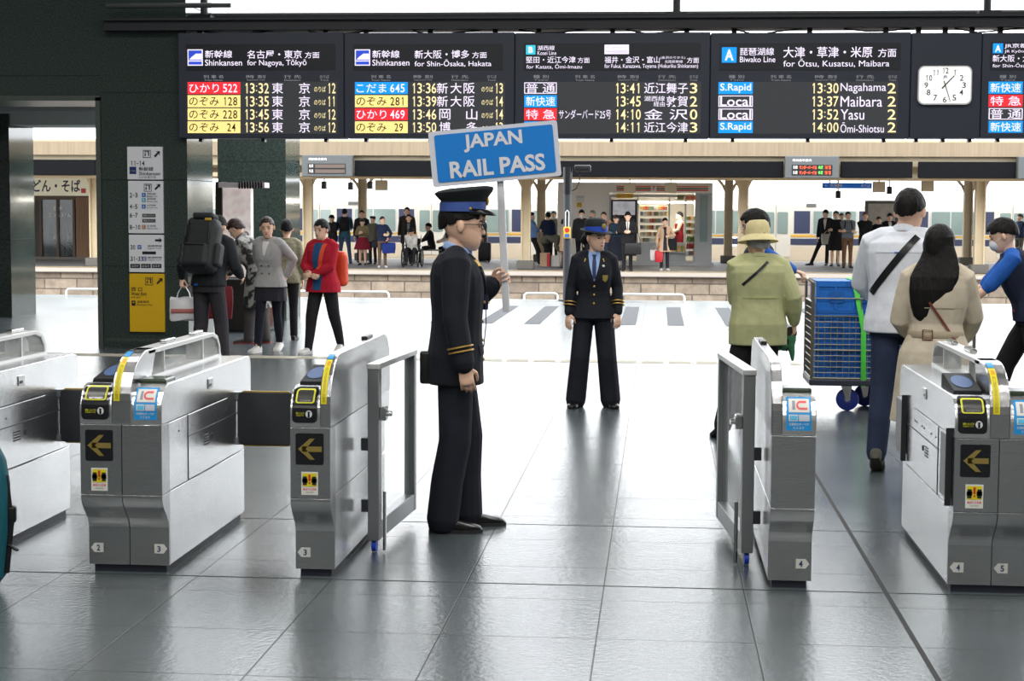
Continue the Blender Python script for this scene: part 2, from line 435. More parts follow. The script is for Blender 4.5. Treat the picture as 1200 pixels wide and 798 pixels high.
# slim dark pole with camera on the near platform
p = atY(665, 250, 31.2)
t = thing('camera_pole', 'slim dark platform pole with a small camera arm behind the uniformed woman', 'pole', (p.x, 31.2, 0))
PD = paint((52, 54, 58), 0.45)
b = BM(); cyl(b, V((0, 0, 0)), V((0, 0, 2.0)), 0.075, 14); obj('pole', b, PD, t)
b = BM(); cyl(b, V((0, 0, 2.0)), V((0, 0, 2.5)), 0.085, 14); obj('sleeve', b, BLACK, t)
b = BM(); cyl(b, V((0, 0, 0)), V((0, 0, 0.03)), 0.16, 14); obj('base_plate', b, PD, t)
b = BM(); rbox(b, V((0.28, 0, 2.48)), (0.3, 0.18, 0.12), 0.02); obj('camera_housing', b, BLACK, t)
b = BM(); tube(b, [(0.06, 0, 2.05), (0.16, 0, 2.1), (0.22, 0, 2.25), (0.23, 0, 2.44)], 0.012, n=6); obj('cable', b, BLACK, t)
b = BM(); rbox(b, V((0.0, -0.085, 1.28)), (0.13, 0.02, 0.22), 0.01); sg = obj('alarm_plate', b, paint((222, 184, 60)), t)
b = BM(); cyl(b, V((0, -0.1, 1.33)), V((0, -0.094, 1.33)), 0.045, 16); obj('red_disc', b, paint((196, 50, 44)), sg)
b = BM(); box(b, -0.045, 0.045, -0.1, -0.094, 1.19, 1.26); obj('blue_panel', b, paint((66, 104, 170)), sg, smooth=False)
b = BM(); tube(b, [(-0.03, -0.085, 1.4), (-0.03, -0.09, 1.66), (0, -0.09, 1.7), (0.03, -0.09, 1.66), (0.03, -0.085, 1.4)], 0.01, n=6); obj('pull_handle', b, WPAINT, sg)

# ------------------------------------------------------------------ platform canopy
BEIGE = mat('cream_painted_steel', (206, 190, 160), 0.7, var=0.12, nscale=3)
FASC = mat('streaked_fascia', (138, 124, 104), 0.85, var=0.28, nscale=9, stretch=(1.6, 1, 0.08))
PANEL = mat('cream_panel', (170, 158, 134), 0.8, var=0.06, nscale=3)
b = BM(); box(b, -42, 40, 46.2, 57.6, 3.56, 3.66); struct(obj('roof_canopy', b, mat('canopy_roof', (176, 160, 134), 0.9), smooth=False))
b = BM(); box(b, -42, 40, 46.15, 46.3, 3.22, 3.6); struct(obj('trim_4', b, FASC, smooth=False))
b = BM(); box(b, -42, 40, 46.32, 46.4, 2.95, 3.22); struct(obj('trim_5', b, PANEL, smooth=False))
b = BM(); box(b, -42, 40, 46.3, 46.9, 2.63, 2.74); struct(obj('beam_front', b, mat('canopy_beam', (160, 148, 124), 0.7), smooth=False))
b = BM(); box(b, -42, 40, 46.6, 46.72, 2.57, 2.64); struct(obj('beam_pipe', b, BEIGE, smooth=False))
for k in range(26):
    xx = -40 + 3.1 * k
    b = BM(); box(b, xx, xx + 0.12, 46.9, 57.4, 3.2, 3.56); struct(obj('beam_rafter', b, BEIGE, smooth=False))
for yy in (49.8, 53.5, 57.2):
    b = BM(); box(b, -42, 40, yy, yy + 0.15, 3.0, 3.2); struct(obj('beam_purlin', b, BEIGE, smooth=False))
BASEM = paint((104, 100, 94), 0.9)
def canopy_post(px, Y, label):
    x = atY(px, 300, Y).x
    t = thing('canopy_post', label, 'post', (x, Y, 0), 0, 'steel posts of the platform canopy')
    b = BM()
    for dx in (-0.14, 0.1): box(b, dx, dx + 0.04, -0.12, 0.12, 0.25, 3.2)
    box(b, -0.1, 0.1, -0.03, 0.03, 0.25, 3.2)
    for k in range(16):
        for dx in (-0.12, 0.12): ell(b, V((dx, -0.125, 0.4 + 0.15 * k)), (0.02, 0.012, 0.02), u=6, v=4)
    obj('shaft', b, BEIGE, t, smooth=False)
    b = BM(); rbox(b, V((0, 0, 0.13)), (0.5, 0.44, 0.26), 0.03); obj('footing', b, BASEM, t)
    for sgn in (-1, 1):
        b = BM(); tube(b, [(sgn * 0.08, 0, 2.35), (sgn * 0.2, 0, 2.6), (sgn * 0.55, 0, 3.0)], [(0.05, 0.045)] * 3, n=6); obj('bracket', b, BEIGE, t)
for px, Y, lb in ((112, 48, 'riveted cream canopy post seen through the granite opening'), (361, 48.5, 'riveted cream canopy post nearest the granite column'),
                  (616, 48.5, 'riveted cream canopy post behind the sign pole, on a grey footing'), (870, 48.5, 'riveted cream canopy post just behind the man in blue sleeves'),
                  (1147, 48, 'riveted cream canopy post left of the masked worker'),
                  (425, 56, 'rear canopy post behind the waiting woman in burgundy skirt'), (634, 56, 'rear canopy post behind the man in navy jacket'),
                  (853, 56, 'rear canopy post beside the right end of the shop'), (1133, 56, 'rear canopy post at the right, beyond the white shirt man')):
    canopy_post(px, Y, lb)
# dark sign band hung along the canopy edge
def band(px0, px1, label):
    a, c = atY(px0, 200, 46.1).x, atY(px1, 200, 46.1).x
    t = thing('dark_sign_band', label, 'sign', ((a + c) / 2, 46.1, 2.86), 0, 'unlit dark sign bands on canopy edge')
    w = (c - a) / 2
    b = BM(); rbox(b, V((0, 0, 0)), (2 * w, 0.16, 0.44), 0.02); obj('casing', b, mat('unlit_black_sign', (20, 21, 24), 0.8, var=0.05, spec=0.08), t, smooth=False)
    for k in (-0.8, 0.8):
        b = BM(); box(b, k * w - 0.03, k * w + 0.03, 0.05, 0.2, -0.15, 0.2); obj('hanger', b, BEIGE, t, smooth=False)
band(416, 918, 'unlit dark sign band on the canopy edge above the shop')
band(985, 1069, 'unlit dark sign band right of the orange lit display')
band(1076, 1190, 'unlit dark sign band at the right end of the canopy edge')
band(-20, 112, 'unlit dark sign band seen through the granite opening')
def led(px0, px1, lit, label):
    a, c = atY(px0, 195, 45.9).x, atY(px1, 195, 45.9).x
    w = c - a
    t = thing('platform_display', label, 'display', (a, 45.9, 2.62), 0)
    G = paint((84, 88, 90), 0.5)
    b = BM(); rbox(b, V((w / 2, 0.1, 0.3)), (w, 0.3, 0.6), 0.02); obj('casing', b, G, t, smooth=False)
    b = BM(); box(b, 0.18, w - 0.18, -0.062, -0.045, 0.08, 0.36); scr = obj('screen', b, BLACK, t, smooth=False)
    for z in (0.1, 0.24):
        b = BM(); text_in(b, '先発', 0.21, 0.33, z + 0.01, z + 0.1, 0.0, -0.066); text_in(b, '時刻表示案内', 0.2, 0.7, 0.45, 0.52, 0, -0.053) if z > 0.2 else None
        decal('lettering', b, glow((225, 225, 225), 0.8), scr)
        if lit:
            b = BM(); text_in(b, 'サンダーバード25', 0.38, 0.38 + (w - 0.6) * 0.55, z + 0.0, z + 0.1, 0.03, -0.066); text_in(b, '14:10', 0.38 + (w - 0.6) * 0.8, w - 0.22, z, z + 0.1, 0.03, -0.066)
            decal('lettering', b, glow((255, 90, 50), 1.3), scr)
            b = BM(); text_in(b, '金沢', 0.38 + (w - 0.6) * 0.6, 0.38 + (w - 0.6) * 0.75, z, z + 0.1, 0.03, -0.066); decal('lettering', b, glow((110, 220, 90), 1.2), scr)
        else:
            b = BM(); quad(b, 0.38, w - 0.2, z + 0.0, z + 0.1, -0.066); decal('dim_row', b, paint((92, 80, 74)), scr)
led(354, 413, False, 'grey platform display box with dark unlit rows beside granite column')
led(920, 983, True, 'grey platform display box with two rows of orange lit characters')
led(1193, 1256, False, 'grey platform display box at the right edge of the canopy')
# hanging blue direction sign
a, c = atY(964, 214, 50), atY(1022, 221, 50)
t = thing('blue_direction_sign', 'blue hanging direction sign with white arrow under the canopy', 'sign', (a.x, 50, c.z), 0)
w, h = c.x - a.x, a.z - c.z
b = BM(); rbox(b, V((w / 2, 0.08, h / 2)), (w, 0.14, h), 0.01); obj('panel', b, mat('lit_blue_sign', (32, 98, 190), 0.5, emit=0.25), t, smooth=False)
b = BM(); text_in(b, '← 京都線', 0.06, w * 0.4, h * 0.25, h * 0.8, 0.02, 0.0); text_in(b, 'のりば', w * 0.78, w - 0.06, h * 0.25, h * 0.75, 0.02, 0.0); decal('lettering', b, WPAINT, t)
for k in (0.15, 0.85):
    b = BM(); box(b, w * k - 0.015, w * k + 0.015, 0.06, 0.09, h, 3.57 - c.z); obj('hanger', b, RUBBER, t, smooth=False)
# speakers and pale boxes under the canopy
def small_box(px, py, Y, sx, sz, m, name, label, cat, group=None):
    p = atY(px, py, Y); t = thing(name, label, cat, (p.x, Y, p.z), 0, group)
    b = BM(); rbox(b, V((0, 0, 0)), (sx, 0.2, sz), 0.015); obj('housing', b, m, t, smooth=False)
    b = BM(); box(b, -0.02, 0.02, -0.02, 0.02, sz / 2 - 0.01, 3.57 - p.z); obj('hanger', b, BEIGE, t, smooth=False)
for px, py, Y, lb in ((738, 220, 48, 'pale hanging sign back over the left of the shop front'), (786, 220, 48, 'pale hanging sign back over the right of the shop front'),
                      (1030, 219, 48, 'pale square sign back beside the blue direction sign'), (1087, 218, 48, 'pale square sign back above the white shirt man'),
                      (447, 217, 48, 'pale square sign back under the canopy near the rear post')):
    small_box(px, py, Y, 0.34, 0.3, PANEL, 'hanging_sign', lb, 'sign', 'pale sign backs under the canopy')
for px, py, Y, lb in ((411, 218, 49, 'dark loudspeaker under the canopy left of the rear post'), (434, 217, 49, 'dark loudspeaker under the canopy right of the rear post'),
                      (982, 228, 50, 'small dark loudspeaker hanging above the waiting woman in black dress'), (1042, 223, 49, 'dark loudspeaker hanging left of the tall man'),
                      (380, 217, 49, 'dark loudspeaker under the canopy beside the front post')):
    small_box(px, py, Y, 0.14, 0.22, BLACK, 'loudspeaker', lb, 'speaker', 'canopy loudspeakers')

# ------------------------------------------------------------------ train
TY = 60.0
t = thing('train', 'white commuter train with navy window panels and a yellow stripe', 'train', (0, TY, 0))
TW = mat('train_white', (226, 222, 212), 0.35, var=0.02)
NAVY = mat('train_navy', (66, 72, 98), 0.4, var=0.05)
prof = [(0, -0.7), (0, 1.95), (0.06, 2.2), (0.3, 2.48), (0.8, 2.62), (2.0, 2.62), (2.5, 2.48), (2.74, 2.2), (2.8, 1.95), (2.8, -0.7)]
for x0, x1 in ((-45.0, -24.6), (-24.3, 2.6), (2.9, 30.0)):
    b = BM(); prism(b, prof, x0, x1); obj('car_body', b, TW, t, smooth=False)
b = BM(); box(b, -45, 30, -0.012, 0.02, 0.84, 0.92); obj('yellow_stripe', b, paint((228, 180, 78)), t, smooth=False)
b = BM(); box(b, -45, 30, -0.012, 0.02, 0.56, 0.78); obj('navy_stripe', b, NAVY, t, smooth=False)
b = BM(); box(b, -45, 30, -0.006, 0.02, 0.0, 0.5); obj('skirt_panel', b, mat('train_cream', (222, 208, 186), 0.5, var=0.03), t, smooth=False)
TGL = mat('train_window_glass', (140, 158, 154), 0.08, var=0.25, nscale=1.2, spec=0.8)
FRM = paint((206, 208, 206), 0.4)
k = 0
x = -41.7
while x < 26:
    b = BM()
    for pr in rrect(x + 0.02, x + 1.06, 0.12, 1.98, 0.06), : prism(b, pr, -0.02, 0.01, 'Y')
    dr = obj('door', b, TW, t, smooth=False)
    for s_ in (0.1, 0.58):
        b = BM(); prism(b, rrect(x + s_, x + s_ + 0.38, 0.95, 1.72, 0.05), -0.03, -0.015, 'Y'); obj('door_window', b, TGL, dr, smooth=False)
    b = BM(); box(b, x + 0.535, x + 0.545, -0.026, 0, 0.12, 1.95); obj('door_seam', b, RUBBER, dr, smooth=False)
    for xa in (x + 1.18, x + 3.46):
        b = BM(); box(b, xa, xa + 0.56, -0.014, 0.02, 0.97, 1.76); obj('navy_panel', b, NAVY, t, smooth=False)
    b = BM(); prism(b, rrect(x + 1.8, x + 3.4, 0.9, 1.8, 0.07), -0.02, 0.01, 'Y'); wf = obj('window_frame', b, FRM, t, smooth=False)
    b = BM(); prism(b, rrect(x + 1.86, x + 3.34, 0.95, 1.75, 0.05), -0.028, -0.015, 'Y'); obj('window_pane', b, TGL, wf, smooth=False)
    b = BM(); box(b, x + 2.5, x + 2.54, -0.032, -0.02, 0.95, 1.75); obj('window_bar', b, FRM, wf, smooth=False)
    if k % 2: 
        b = BM(); box(b, x + 1.6, x + 1.95, -0.014, 0.01, 1.9, 2.02); obj('destination_plate', b, paint((110, 112, 110)), t, smooth=False)
    x += 4.12; k += 1
# ------------------------------------------------------------------ kiosk on the far platform
KY = 53.0
kx0, kx1 = atY(653, 300, KY).x, atY(834, 300, KY).x
KH = 2.62
t = thing('platform_shop', 'white platform convenience kiosk with striped fascia and lit shelves', 'shop', (kx0, KY, 0))
kw = kx1 - kx0
def kpx(px): return atY(px, 270, KY).x - kx0
def kz(py): return atY(740, py, KY).z
KW = mat('kiosk_white', (232, 226, 216), 0.6, var=0.03)
KG = paint((176, 178, 178), 0.5)
b = BM(); box(b, 0, kpx(714), 0, 2.6, 0.06, kz(225)); obj('plain_wall', b, KW, t, smooth=False)
b = BM(); box(b, kpx(714), kw, 2.5, 2.6, 0.06, kz(225)); obj('rear_wall', b, KW, t, smooth=False)
b = BM(); box(b, 0, kw, 0.1, 2.6, kz(225), KH); obj('roof_slab', b, KW, t, smooth=False)
b = BM(); box(b, kpx(714), kw, -0.06, 0.1, kz(226), KH); fs = obj('fascia', b, KW, t, smooth=False)
for z0, z1, c in ((0.55, 0.68, (226, 120, 84)), (0.38, 0.5, (52, 120, 92)), (0.2, 0.33, (206, 66, 56))):
    b = BM(); hz0 = kz(226); dz = KH - hz0
    box(b, kpx(722), kpx(829), -0.075, -0.05, hz0 + dz * z0, hz0 + dz * z1); obj('stripe', b, paint(c), fs, smooth=False)
b = BM(); rbox(b, V((kpx(765.5), -0.08, kz(220.5))), (0.19, 0.03, 0.19), 0.02); em = obj('emblem_plate', b, paint((230, 226, 218)), fs, smooth=False)
b = BM(); text_in(b, '7', kpx(764), kpx(767), kz(223), kz(218), 0.03, -0.1); decal('emblem', b, paint((206, 66, 46)), em)
b = BM(); box(b, kpx(814), kw, -0.02, 2.5, 0.06, kz(225)); pil = obj('end_wall', b, KG, t, smooth=False)
b = BM(); box(b, kpx(820), kpx(829), -0.035, 0.0, kz(283), kz(228)); obj('end_window', b, TGL, pil, smooth=False)
b = BM(); box(b, -0.02, kw + 0.06, -0.05, 2.6, 0, 0.1); obj('plinth', b, KG, t, smooth=False)
for px in (715, 747, 784, 803):
    b = BM(); box(b, kpx(px) - 0.025, kpx(px) + 0.025, -0.03, 0.05, 0.1, kz(231)); obj('mullion', b, KG, t, smooth=False)
b = BM(); box(b, kpx(714), kpx(817), -0.03, 0.05, kz(231), kz(228)); obj('header_rail', b, KG, t, smooth=False)
b = BM(); rbox(b, V((kpx(780), 0.3, kz(237))), (kpx(816) - kpx(750), 0.3, 0.05), 0.01); obj('interior_light', b, glow((255, 250, 236), 30), t, smooth=False)
b = BM(); box(b, kpx(749), kpx(782), 0.02, 0.06, kz(239), kz(235)); obj('lit_header', b, glow((255, 252, 240), 1.6), t, smooth=False)
for px0, px1, py, c, lb in ((722, 742, 229.5, (222, 190, 66), 'yellow'), (802, 815, 231.5, (220, 150, 110), 'orange'), (793, 801, 231, (90, 140, 90), 'green')):
    b = BM(); box(b, kpx(px0), kpx(px1), -0.05, -0.03, kz(py + 2.6), kz(py - 2.6)); bn = obj('banner', b, paint(c), t, smooth=False)
    b = BM(); text_in(b, 'おにぎり弁当' if lb == 'yellow' else 'お茶', kpx(px0) + 0.04, kpx(px1) - 0.04, kz(py + 1.8), kz(py - 1.8), 0.02, -0.055); decal('lettering', b, paint((190, 60, 50)), bn)
# vending window left of the counter
b = BM(); box(b, kpx(716), kpx(746), -0.05, 0.3, 0.3, kz(234)); vm = obj('display_case', b, BLACK, t, smooth=False)
b = BM(); box(b, kpx(718), kpx(744), -0.06, -0.045, kz(252), kz(236)); obj('case_window', b, mat('lit_case', (170, 170, 176), 0.3, var=0.5, nscale=6, emit=0.5), vm, smooth=False)
b = BM(); box(b, kpx(718), kpx(744), -0.06, -0.045, kz(290), kz(256)); obj('case_door', b, paint((64, 62, 66)), vm, smooth=False)
b = BM(); box(b, kpx(748), kpx(784), 0.0, 0.05, 0.1, kz(284)); obj('lower_panel', b, KG, t, smooth=False)
b = BM(); box(b, kpx(784), kpx(803), 0.1, 0.5, 0.1, kz(284)); obj('counter', b, KG, t, smooth=False)
# posters on the plain wall
for px0, px1, py0, py1, c, lb in ((675, 685, 229, 237, (212, 210, 204), 'pale printed notice on the shop side wall, above a yellow one'), (676, 682, 237.5, 243, (214, 176, 60), 'small yellow notice below the pale notice on the shop side wall')):
    b = BM(); box(b, atY(px0, py0, KY).x, atY(px1, py0, KY).x, KY - 0.025, KY + 0.0, kz(py1), kz(py0))
    o = tag(obj('wall_notice', b, paint(c), smooth=False), lb, 'notice')
    b = BM(); text_in(b, 'お知らせ', atY(px0 + 1, py0, KY).x, atY(px1 - 1, py0, KY).x, kz(py0 + 3), kz(py0 + 1), 0.0, KY - 0.03); decal('lettering', b, paint((90, 90, 96)), o)
# shelves and goods
SHC = [(206, 190, 160), (196, 120, 90), (120, 150, 90), (222, 216, 204), (180, 70, 60), (110, 130, 160), (214, 180, 90), (150, 110, 80)]
gm = []
for c in SHC:
    b = BM(); rbox(b, V((0, 0, 0.075)), (0.1, 0.1, 0.13), 0.015); me = bpy.data.meshes.new('packet'); bmesh.ops.recalc_face_normals(b, faces=b.faces[:]); b.to_mesh(me); b.free()
    me.materials.append(paint(c)); gm.append(me)
bm_ = []
for c in ((96, 130, 60), (180, 50, 44), (200, 150, 70), (70, 90, 130)):
    b = BM(); tube(b, [(0, 0, 0.0), (0, 0, 0.13), (0, 0, 0.16), (0, 0, 0.2)], [0.04, 0.04, 0.018, 0.018], n=8, capr=False); me = bpy.data.meshes.new('bottle'); b.to_mesh(me); b.free()
    me.materials.append(paint(c, 0.3)); bm_.append(me)
def good(name, me, loc, label, cat, group):
    o = bpy.data.objects.new(name, me); COL.objects.link(o); o.location = loc; tag(o, label, cat, group)
for py in (246, 253, 261, 269, 277, 284):
    z = kz(py)
    b = BM(); box(b, kpx(749), kpx(783), 0.12, 0.5, z - 0.025, z); obj('shelf', b, KW, t, smooth=False)
    n = 12
    for i in range(n):
        px = 750.5 + 31 * (i + 0.5) / n
        good('food_packet', gm[(i * 3 + int(py)) % 8] if random.random() < 0.7 else gm[3], (kx0 + kpx(px), KY + 0.2, z + 0.0), 'small packet of food on the shop window shelves', 'packet', 'packets on the shop window shelves')
for py, kind in ((258, 0), (266, 0), (274, 0), (283, 1), (291, 1), (299, 0)):
    z = kz(py)
    b = BM(); box(b, kpx(804), kpx(816), 0.12, 0.5, z - 0.025, z); obj('shelf', b, KG, t, smooth=False)
    for i in range(5):
        px = 805 + 10.5 * (i + 0.5) / 5
        if kind: good('drink_bottle', bm_[(1 if py > 288 else 0) if i < 4 else 2], (kx0 + kpx(px), KY + 0.2, z), 'drink bottle on the shelves at the right of the counter', 'bottle', 'bottles on the right shop shelves')
        else: good('food_packet', gm[(i * 2 + int(py)) % 8], (kx0 + kpx(px), KY + 0.2, z), 'coloured packet on the shelves at the right of the counter', 'packet', 'packets on the right shop shelves')
for i in range(8):
    px = 785.5 + 17 * (i + 0.5) / 8
    good('drink_bottle', bm_[2 if i % 3 else 0], (kx0 + kpx(px), KY - 0.1, kz(294.5)), 'brown drink bottle in the rack under the shop counter', 'bottle', 'bottles in the rack under the counter')
b = BM(); box(b, kpx(785), kpx(803), -0.2, 0.0, kz(294.5) - 0.03, kz(294.5)); obj('bottle_rack', b, KG, t, smooth=False)

# ------------------------------------------------------------------ noodle shop seen through the granite opening
UY = 54.0
u0, u1 = atY(40, 220, UY).x - 0.9, atY(118, 220, UY).x
t = thing('noodle_shop', 'dark timber noodle shop front with a cream sign above', 'shop', (u0, UY, 0))
def ux(px): return atY(px, 260, UY).x - u0
def uz(py): return atY(75, py, UY).z
TIMB = mat('dark_timber', (74, 56, 42), 0.6, var=0.2, nscale=6, stretch=(6, 6, 0.6))
b = BM(); box(b, 0, u1 - u0, 1.6, 2.5, 0, 2.9); box(b, 0, ux(47), 0.15, 1.6, 0, 2.9); box(b, ux(86), u1 - u0, 0.15, 1.6, 0, 2.9); box(b, ux(47), ux(86), 0.15, 1.6, uz(232), 2.9); obj('shop_wall', b, mat('shop_inside', (60, 54, 50), 0.7), t, smooth=False)
b = BM(); rbox(b, V(((ux(108)) / 2, -0.1, (uz(207.5) + uz(229.5)) / 2)), (ux(108), 0.14, uz(207.5) - uz(229.5)), 0.03); sgn = obj('sign_board', b, mat('cream_sign', (232, 226, 200), 0.6, emit=0.15), t, smooth=False)
b = BM(); text_in(b, 'うどん・そば', ux(30), ux(97), uz(225), uz(210.5), 0.06, -0.176); decal('lettering', b, paint((40, 44, 62)), sgn)
b = BM(); rbox(b, V((ux(100.5), -0.18, uz(223.5))), (0.16, 0.02, 0.15), 0.02); obj('red_seal', b, paint((196, 60, 48)), sgn, smooth=False)
b = BM(); box(b, 0, u1 - u0, 0.05, 0.2, uz(234), uz(229)); obj('lintel', b, TIMB, t, smooth=False)
b = BM(); box(b, ux(48), ux(86), 0.08, 0.14, 0.08, uz(234)); dr = obj('glass_door', b, mat('dark_shop_glass', (60, 66, 68), 0.06, var=0.3, nscale=1.5, spec=0.8, alpha=0.45), t, smooth=False)
for px in (47, 67, 86):
    b = BM(); box(b, ux(px) - 0.04, ux(px) + 0.04, 0.03, 0.16, 0.06, uz(234)); obj('door_stile', b, TIMB, dr, smooth=False)
b = BM(); text_in(b, '営業中', ux(62), ux(72), uz(247), uz(242), 0.01, 0.07); text_in(b, 'きつねうどん', ux(57), ux(82), uz(254), uz(250), 0.0, 0.07); decal('lettering', b, paint((226, 224, 216)), dr)
b = BM()
for k in range(8):
    xx = ux(90) + (ux(107) - ux(90)) * k / 7
    box(b, xx - 0.03, xx + 0.03, 0.0, 0.08, 0.08, uz(231))
obj('timber_lattice', b, mat('lattice_timber', (120, 88, 60), 0.6, var=0.2), t, smooth=False)
b = BM(); box(b, 0, u1 - u0, -0.05, 0.3, 0, 0.1); obj('step', b, BASEM, t, smooth=False)

# ------------------------------------------------------------------ departure boards
BY = 19.5
CHAR = mat('board_charcoal', (54, 60, 74), 0.45, var=0.03)
DISP = mat('board_inset', (35, 38, 47), 0.4, var=0.03)
LEDB = mat('led_matrix', (74, 77, 82), 0.5, var=0.12, nscale=160, emit=0.10)
LWHITE = glow((238, 238, 236), 0.95); LAMBER = glow((244, 226, 170), 0.95); LCREAM = glow((250, 226, 140), 0.85)
LRED = glow((236, 44, 52), 0.95); LBLUE = glow((16, 146, 236), 0.95); LGREY = glow((150, 152, 156), 0.6); LTEAL = glow((60, 190, 214), 0.9); LNAVY = glow((44, 74, 190), 0.9)
LILAC = glow((236, 226, 246), 0.95); DARKL = paint((60, 48, 24), 0.7)
def bxz(px, py): p = atY(px, py, BY); return p.x, p.z
Sign = type('S0', (), {})
class Board:
    def __init__(s, x0, x1, label, y0=38.5, y1=162.0):
        a, c = atY(x0, y0, BY), atY(x1, y1, BY)
        a.x, c.x = atY(x0, 100, BY).x, atY(x1, 100, BY).x
        s.x0, s.z0 = a.x, c.z
        s.t = thing('departure_board' if 'carries' not in label else 'clock_board', label, 'board', (a.x, BY, c.z))
        s.w, s.h = c.x - a.x, a.z - c.z
        b = BM(); rbox(b, V((s.w / 2, 0.16, s.h / 2)), (s.w - 0.004, 0.32, s.h), 0.012); obj('casing', b, CHAR, s.t, smooth=False)
        s.L = {}
        for k in (0.12, 0.5, 0.88):
            b = BM(); box(b, s.w * k - 0.02, s.w * k + 0.02, 0.1, 0.2, -0.04, 0.01); obj('foot_bracket', b, BLACK, s.t, smooth=False)
            b = BM(); box(b, s.w * k - 0.03, s.w * k + 0.03, 0.12, 0.18, s.h - 0.01, s.h + 0.11); obj('hanger', b, BLACK, s.t, smooth=False)
    def P(s, px, py): a = atY(px, py, BY); return a.x - s.x0, a.z - s.z0
    def plate(s, name, m, px0, py0, px1, py1, y=-0.006):
        x0, z1 = s.P(px0, py0); x1, z0 = s.P(px1, py1)
        b = BM(); box(b, x0, x1, y, 0.01, z0, z1); return obj(name, b, m, s.t, smooth=False)
    def T(s, m, txt, px0, py0, px1, py1, w=0.012, y=-0.014):
        b = BM(); x0, z1 = s.P(px0, py0); x1, z0 = s.P(px1, py1)
        text_in(b, txt, x0, x1, z0, z1, w, y); decal('lettering', b, m, s.t)
    def R(s, m, px0, py0, px1, py1, y=-0.014):
        b = BM(); x0, z1 = s.P(px0, py0); x1, z0 = s.P(px1, py1); quad(b, x0, x1, z0, z1, y); decal('colour_field', b, m, s.t)
    def frame(s, m, px0, py0, px1, py1, w=0.9):
        b = BM(); y = -0.046 if isinstance(s, Sign) else -0.014
        for q in ((px0, py0, px1, py0 + w), (px0, py1 - w, px1, py1), (px0, py0 + w, px0 + w, py1 - w), (px1 - w, py0 + w, px1, py1 - w)):
            x0, z1 = s.P(q[0], q[1]); x1, z0 = s.P(q[2], q[3]); quad(b, x0, x1, z0, z1, y)
        bmesh.ops.remove_doubles(b, verts=b.verts, dist=1e-5); decal('outline_frame', b, m, s.t)
    def done(s):
        for m, b in s.L.items(): decal('lettering', b, m, s.t)
ROWY = [(96.3, 110.3), (111.7, 125.7), (127, 141), (142.3, 156)]
def heads(B, cols):
    for txt, sub, x0, x1 in cols:
        B.T(LGREY, txt, x0, 88, x1, 92, 0.0); B.T(LGREY, sub, x0 + 0.5, 93, x1 - 0.5, 95, 0.0)
def shink(B, dx, jp, en, rows):
    B.plate('title_inset', DISP, 218 + dx, 52, 393 + dx, 82)
    B.plate('led_panel', LEDB, 219 + dx, 96, 395.5 + dx, 157)
    B.R(LILAC, 220 + dx, 58, 238 + dx, 77, -0.010); B.R(LNAVY, 221.2 + dx, 59.2, 236.8 + dx, 75.8, -0.013)
    x0, z0 = B.P(222 + dx, 70); x1, z1 = B.P(236.6 + dx, 63)
    b = BM(); poly(b, [(x0, z0), (x1, z0), (x1, z1), (x0 + (x1 - x0) * 0.55, z1), (x0 + (x1 - x0) * 0.2, z0 + 0.03)], -0.016); decal('train_pictogram', b, LILAC, B.t)
    B.R(LILAC, 221.2 + dx, 71, 236.8 + dx, 72.2, -0.016)
    B.T(LILAC, '新幹線', 240.5 + dx, 59, 272.5 + dx, 68, 0.02); B.T(LILAC, 'Shinkansen', 240.5 + dx, 70, 284 + dx, 77, 0.004)
    B.T(LILAC, jp[0], 290 + dx, 59, jp[1] + dx, 68.6, 0.02); B.T(LILAC, '方面', 357.5 + dx, 61, 374.5 + dx, 68.3, 0.015)
    B.T(LILAC, en[0], 290 + dx, 70, en[1] + dx, 78.5, 0.003)
    heads(B, [('列 車 名', 'Train Name', 239 + dx, 262 + dx), ('時 刻', 'Departure Time', 289 + dx, 311 + dx), ('行 先', 'Destination', 333 + dx, 353 + dx), ('のりば', 'Track', 375 + dx, 386 + dx)])
    for (y0, y1), (col, nm, num, tm, dst, trk) in zip(ROWY, rows):
        B.R(col, 220.2 + dx, y0, 282 + dx, y1, -0.012)
        tc_ = DARKL if col is LCREAM else LILAC
        B.T(tc_, nm, 222 + dx, y0 + 2, 257 + dx, y1 - 1.8, 0.008); B.T(tc_, num, (261 if len(num) > 2 else 266) + dx, y0 + 2.2, (279 if len(num) > 2 else 277) + dx, y1 - 2, 0.008)
        B.T(LAMBER, tm, 286 + dx, y0 + 1.2, 316 + dx, y1 - 0.8, 0.006)
        n = len(dst); ps = [319, 350.5] if n == 2 else [316, 332, 347.5]
        for ch, p in zip(dst, ps): B.T(LILAC, ch, p + dx, y0 + 0.8, p + 13 + dx, y1 - 0.6, 0.008)
        B.T(LAMBER, 'のりば', 368.5 + dx, y0 + 5, 382 + dx, y1 - 2.5, 0.0); B.T(LAMBER, trk, 383.5 + dx, y0 + 1.2, 394 + dx, y1 - 0.8, 0.006)
B = Board(208.5, 403, 'departure board leftmost, for Nagoya and Tokyo, with one red row and three cream rows')
shink(B, 0, ('名古屋・東京', 354), ('for Nagoya, Tōkyō', 359.5), [(LRED, 'ひかり', '522', '13:32', '東京', '12'), (LCREAM, 'のぞみ', '128', '13:35', '東京', '11'), (LCREAM, 'のぞみ', '228', '13:45', '東京', '12'), (LCREAM, 'のぞみ', '24', '13:56', '東京', '12')]); B.done()
B = Board(403, 603, 'departure board for Shin-Osaka and Hakata, second from the left, with a blue top row')
shink(B, 196, ('新大阪・博多', 354), ('for Shin-Ōsaka, Hakata', 380), [(LBLUE, 'こだま', '645', '13:36', '新大阪', '13'), (LCREAM, 'のぞみ', '281', '13:39', '新大阪', '14'), (LRED, 'ひかり', '469', '13:46', '岡山', '14'), (LCREAM, 'のぞみ', '29', '13:50', '博多', '13')]); B.done()
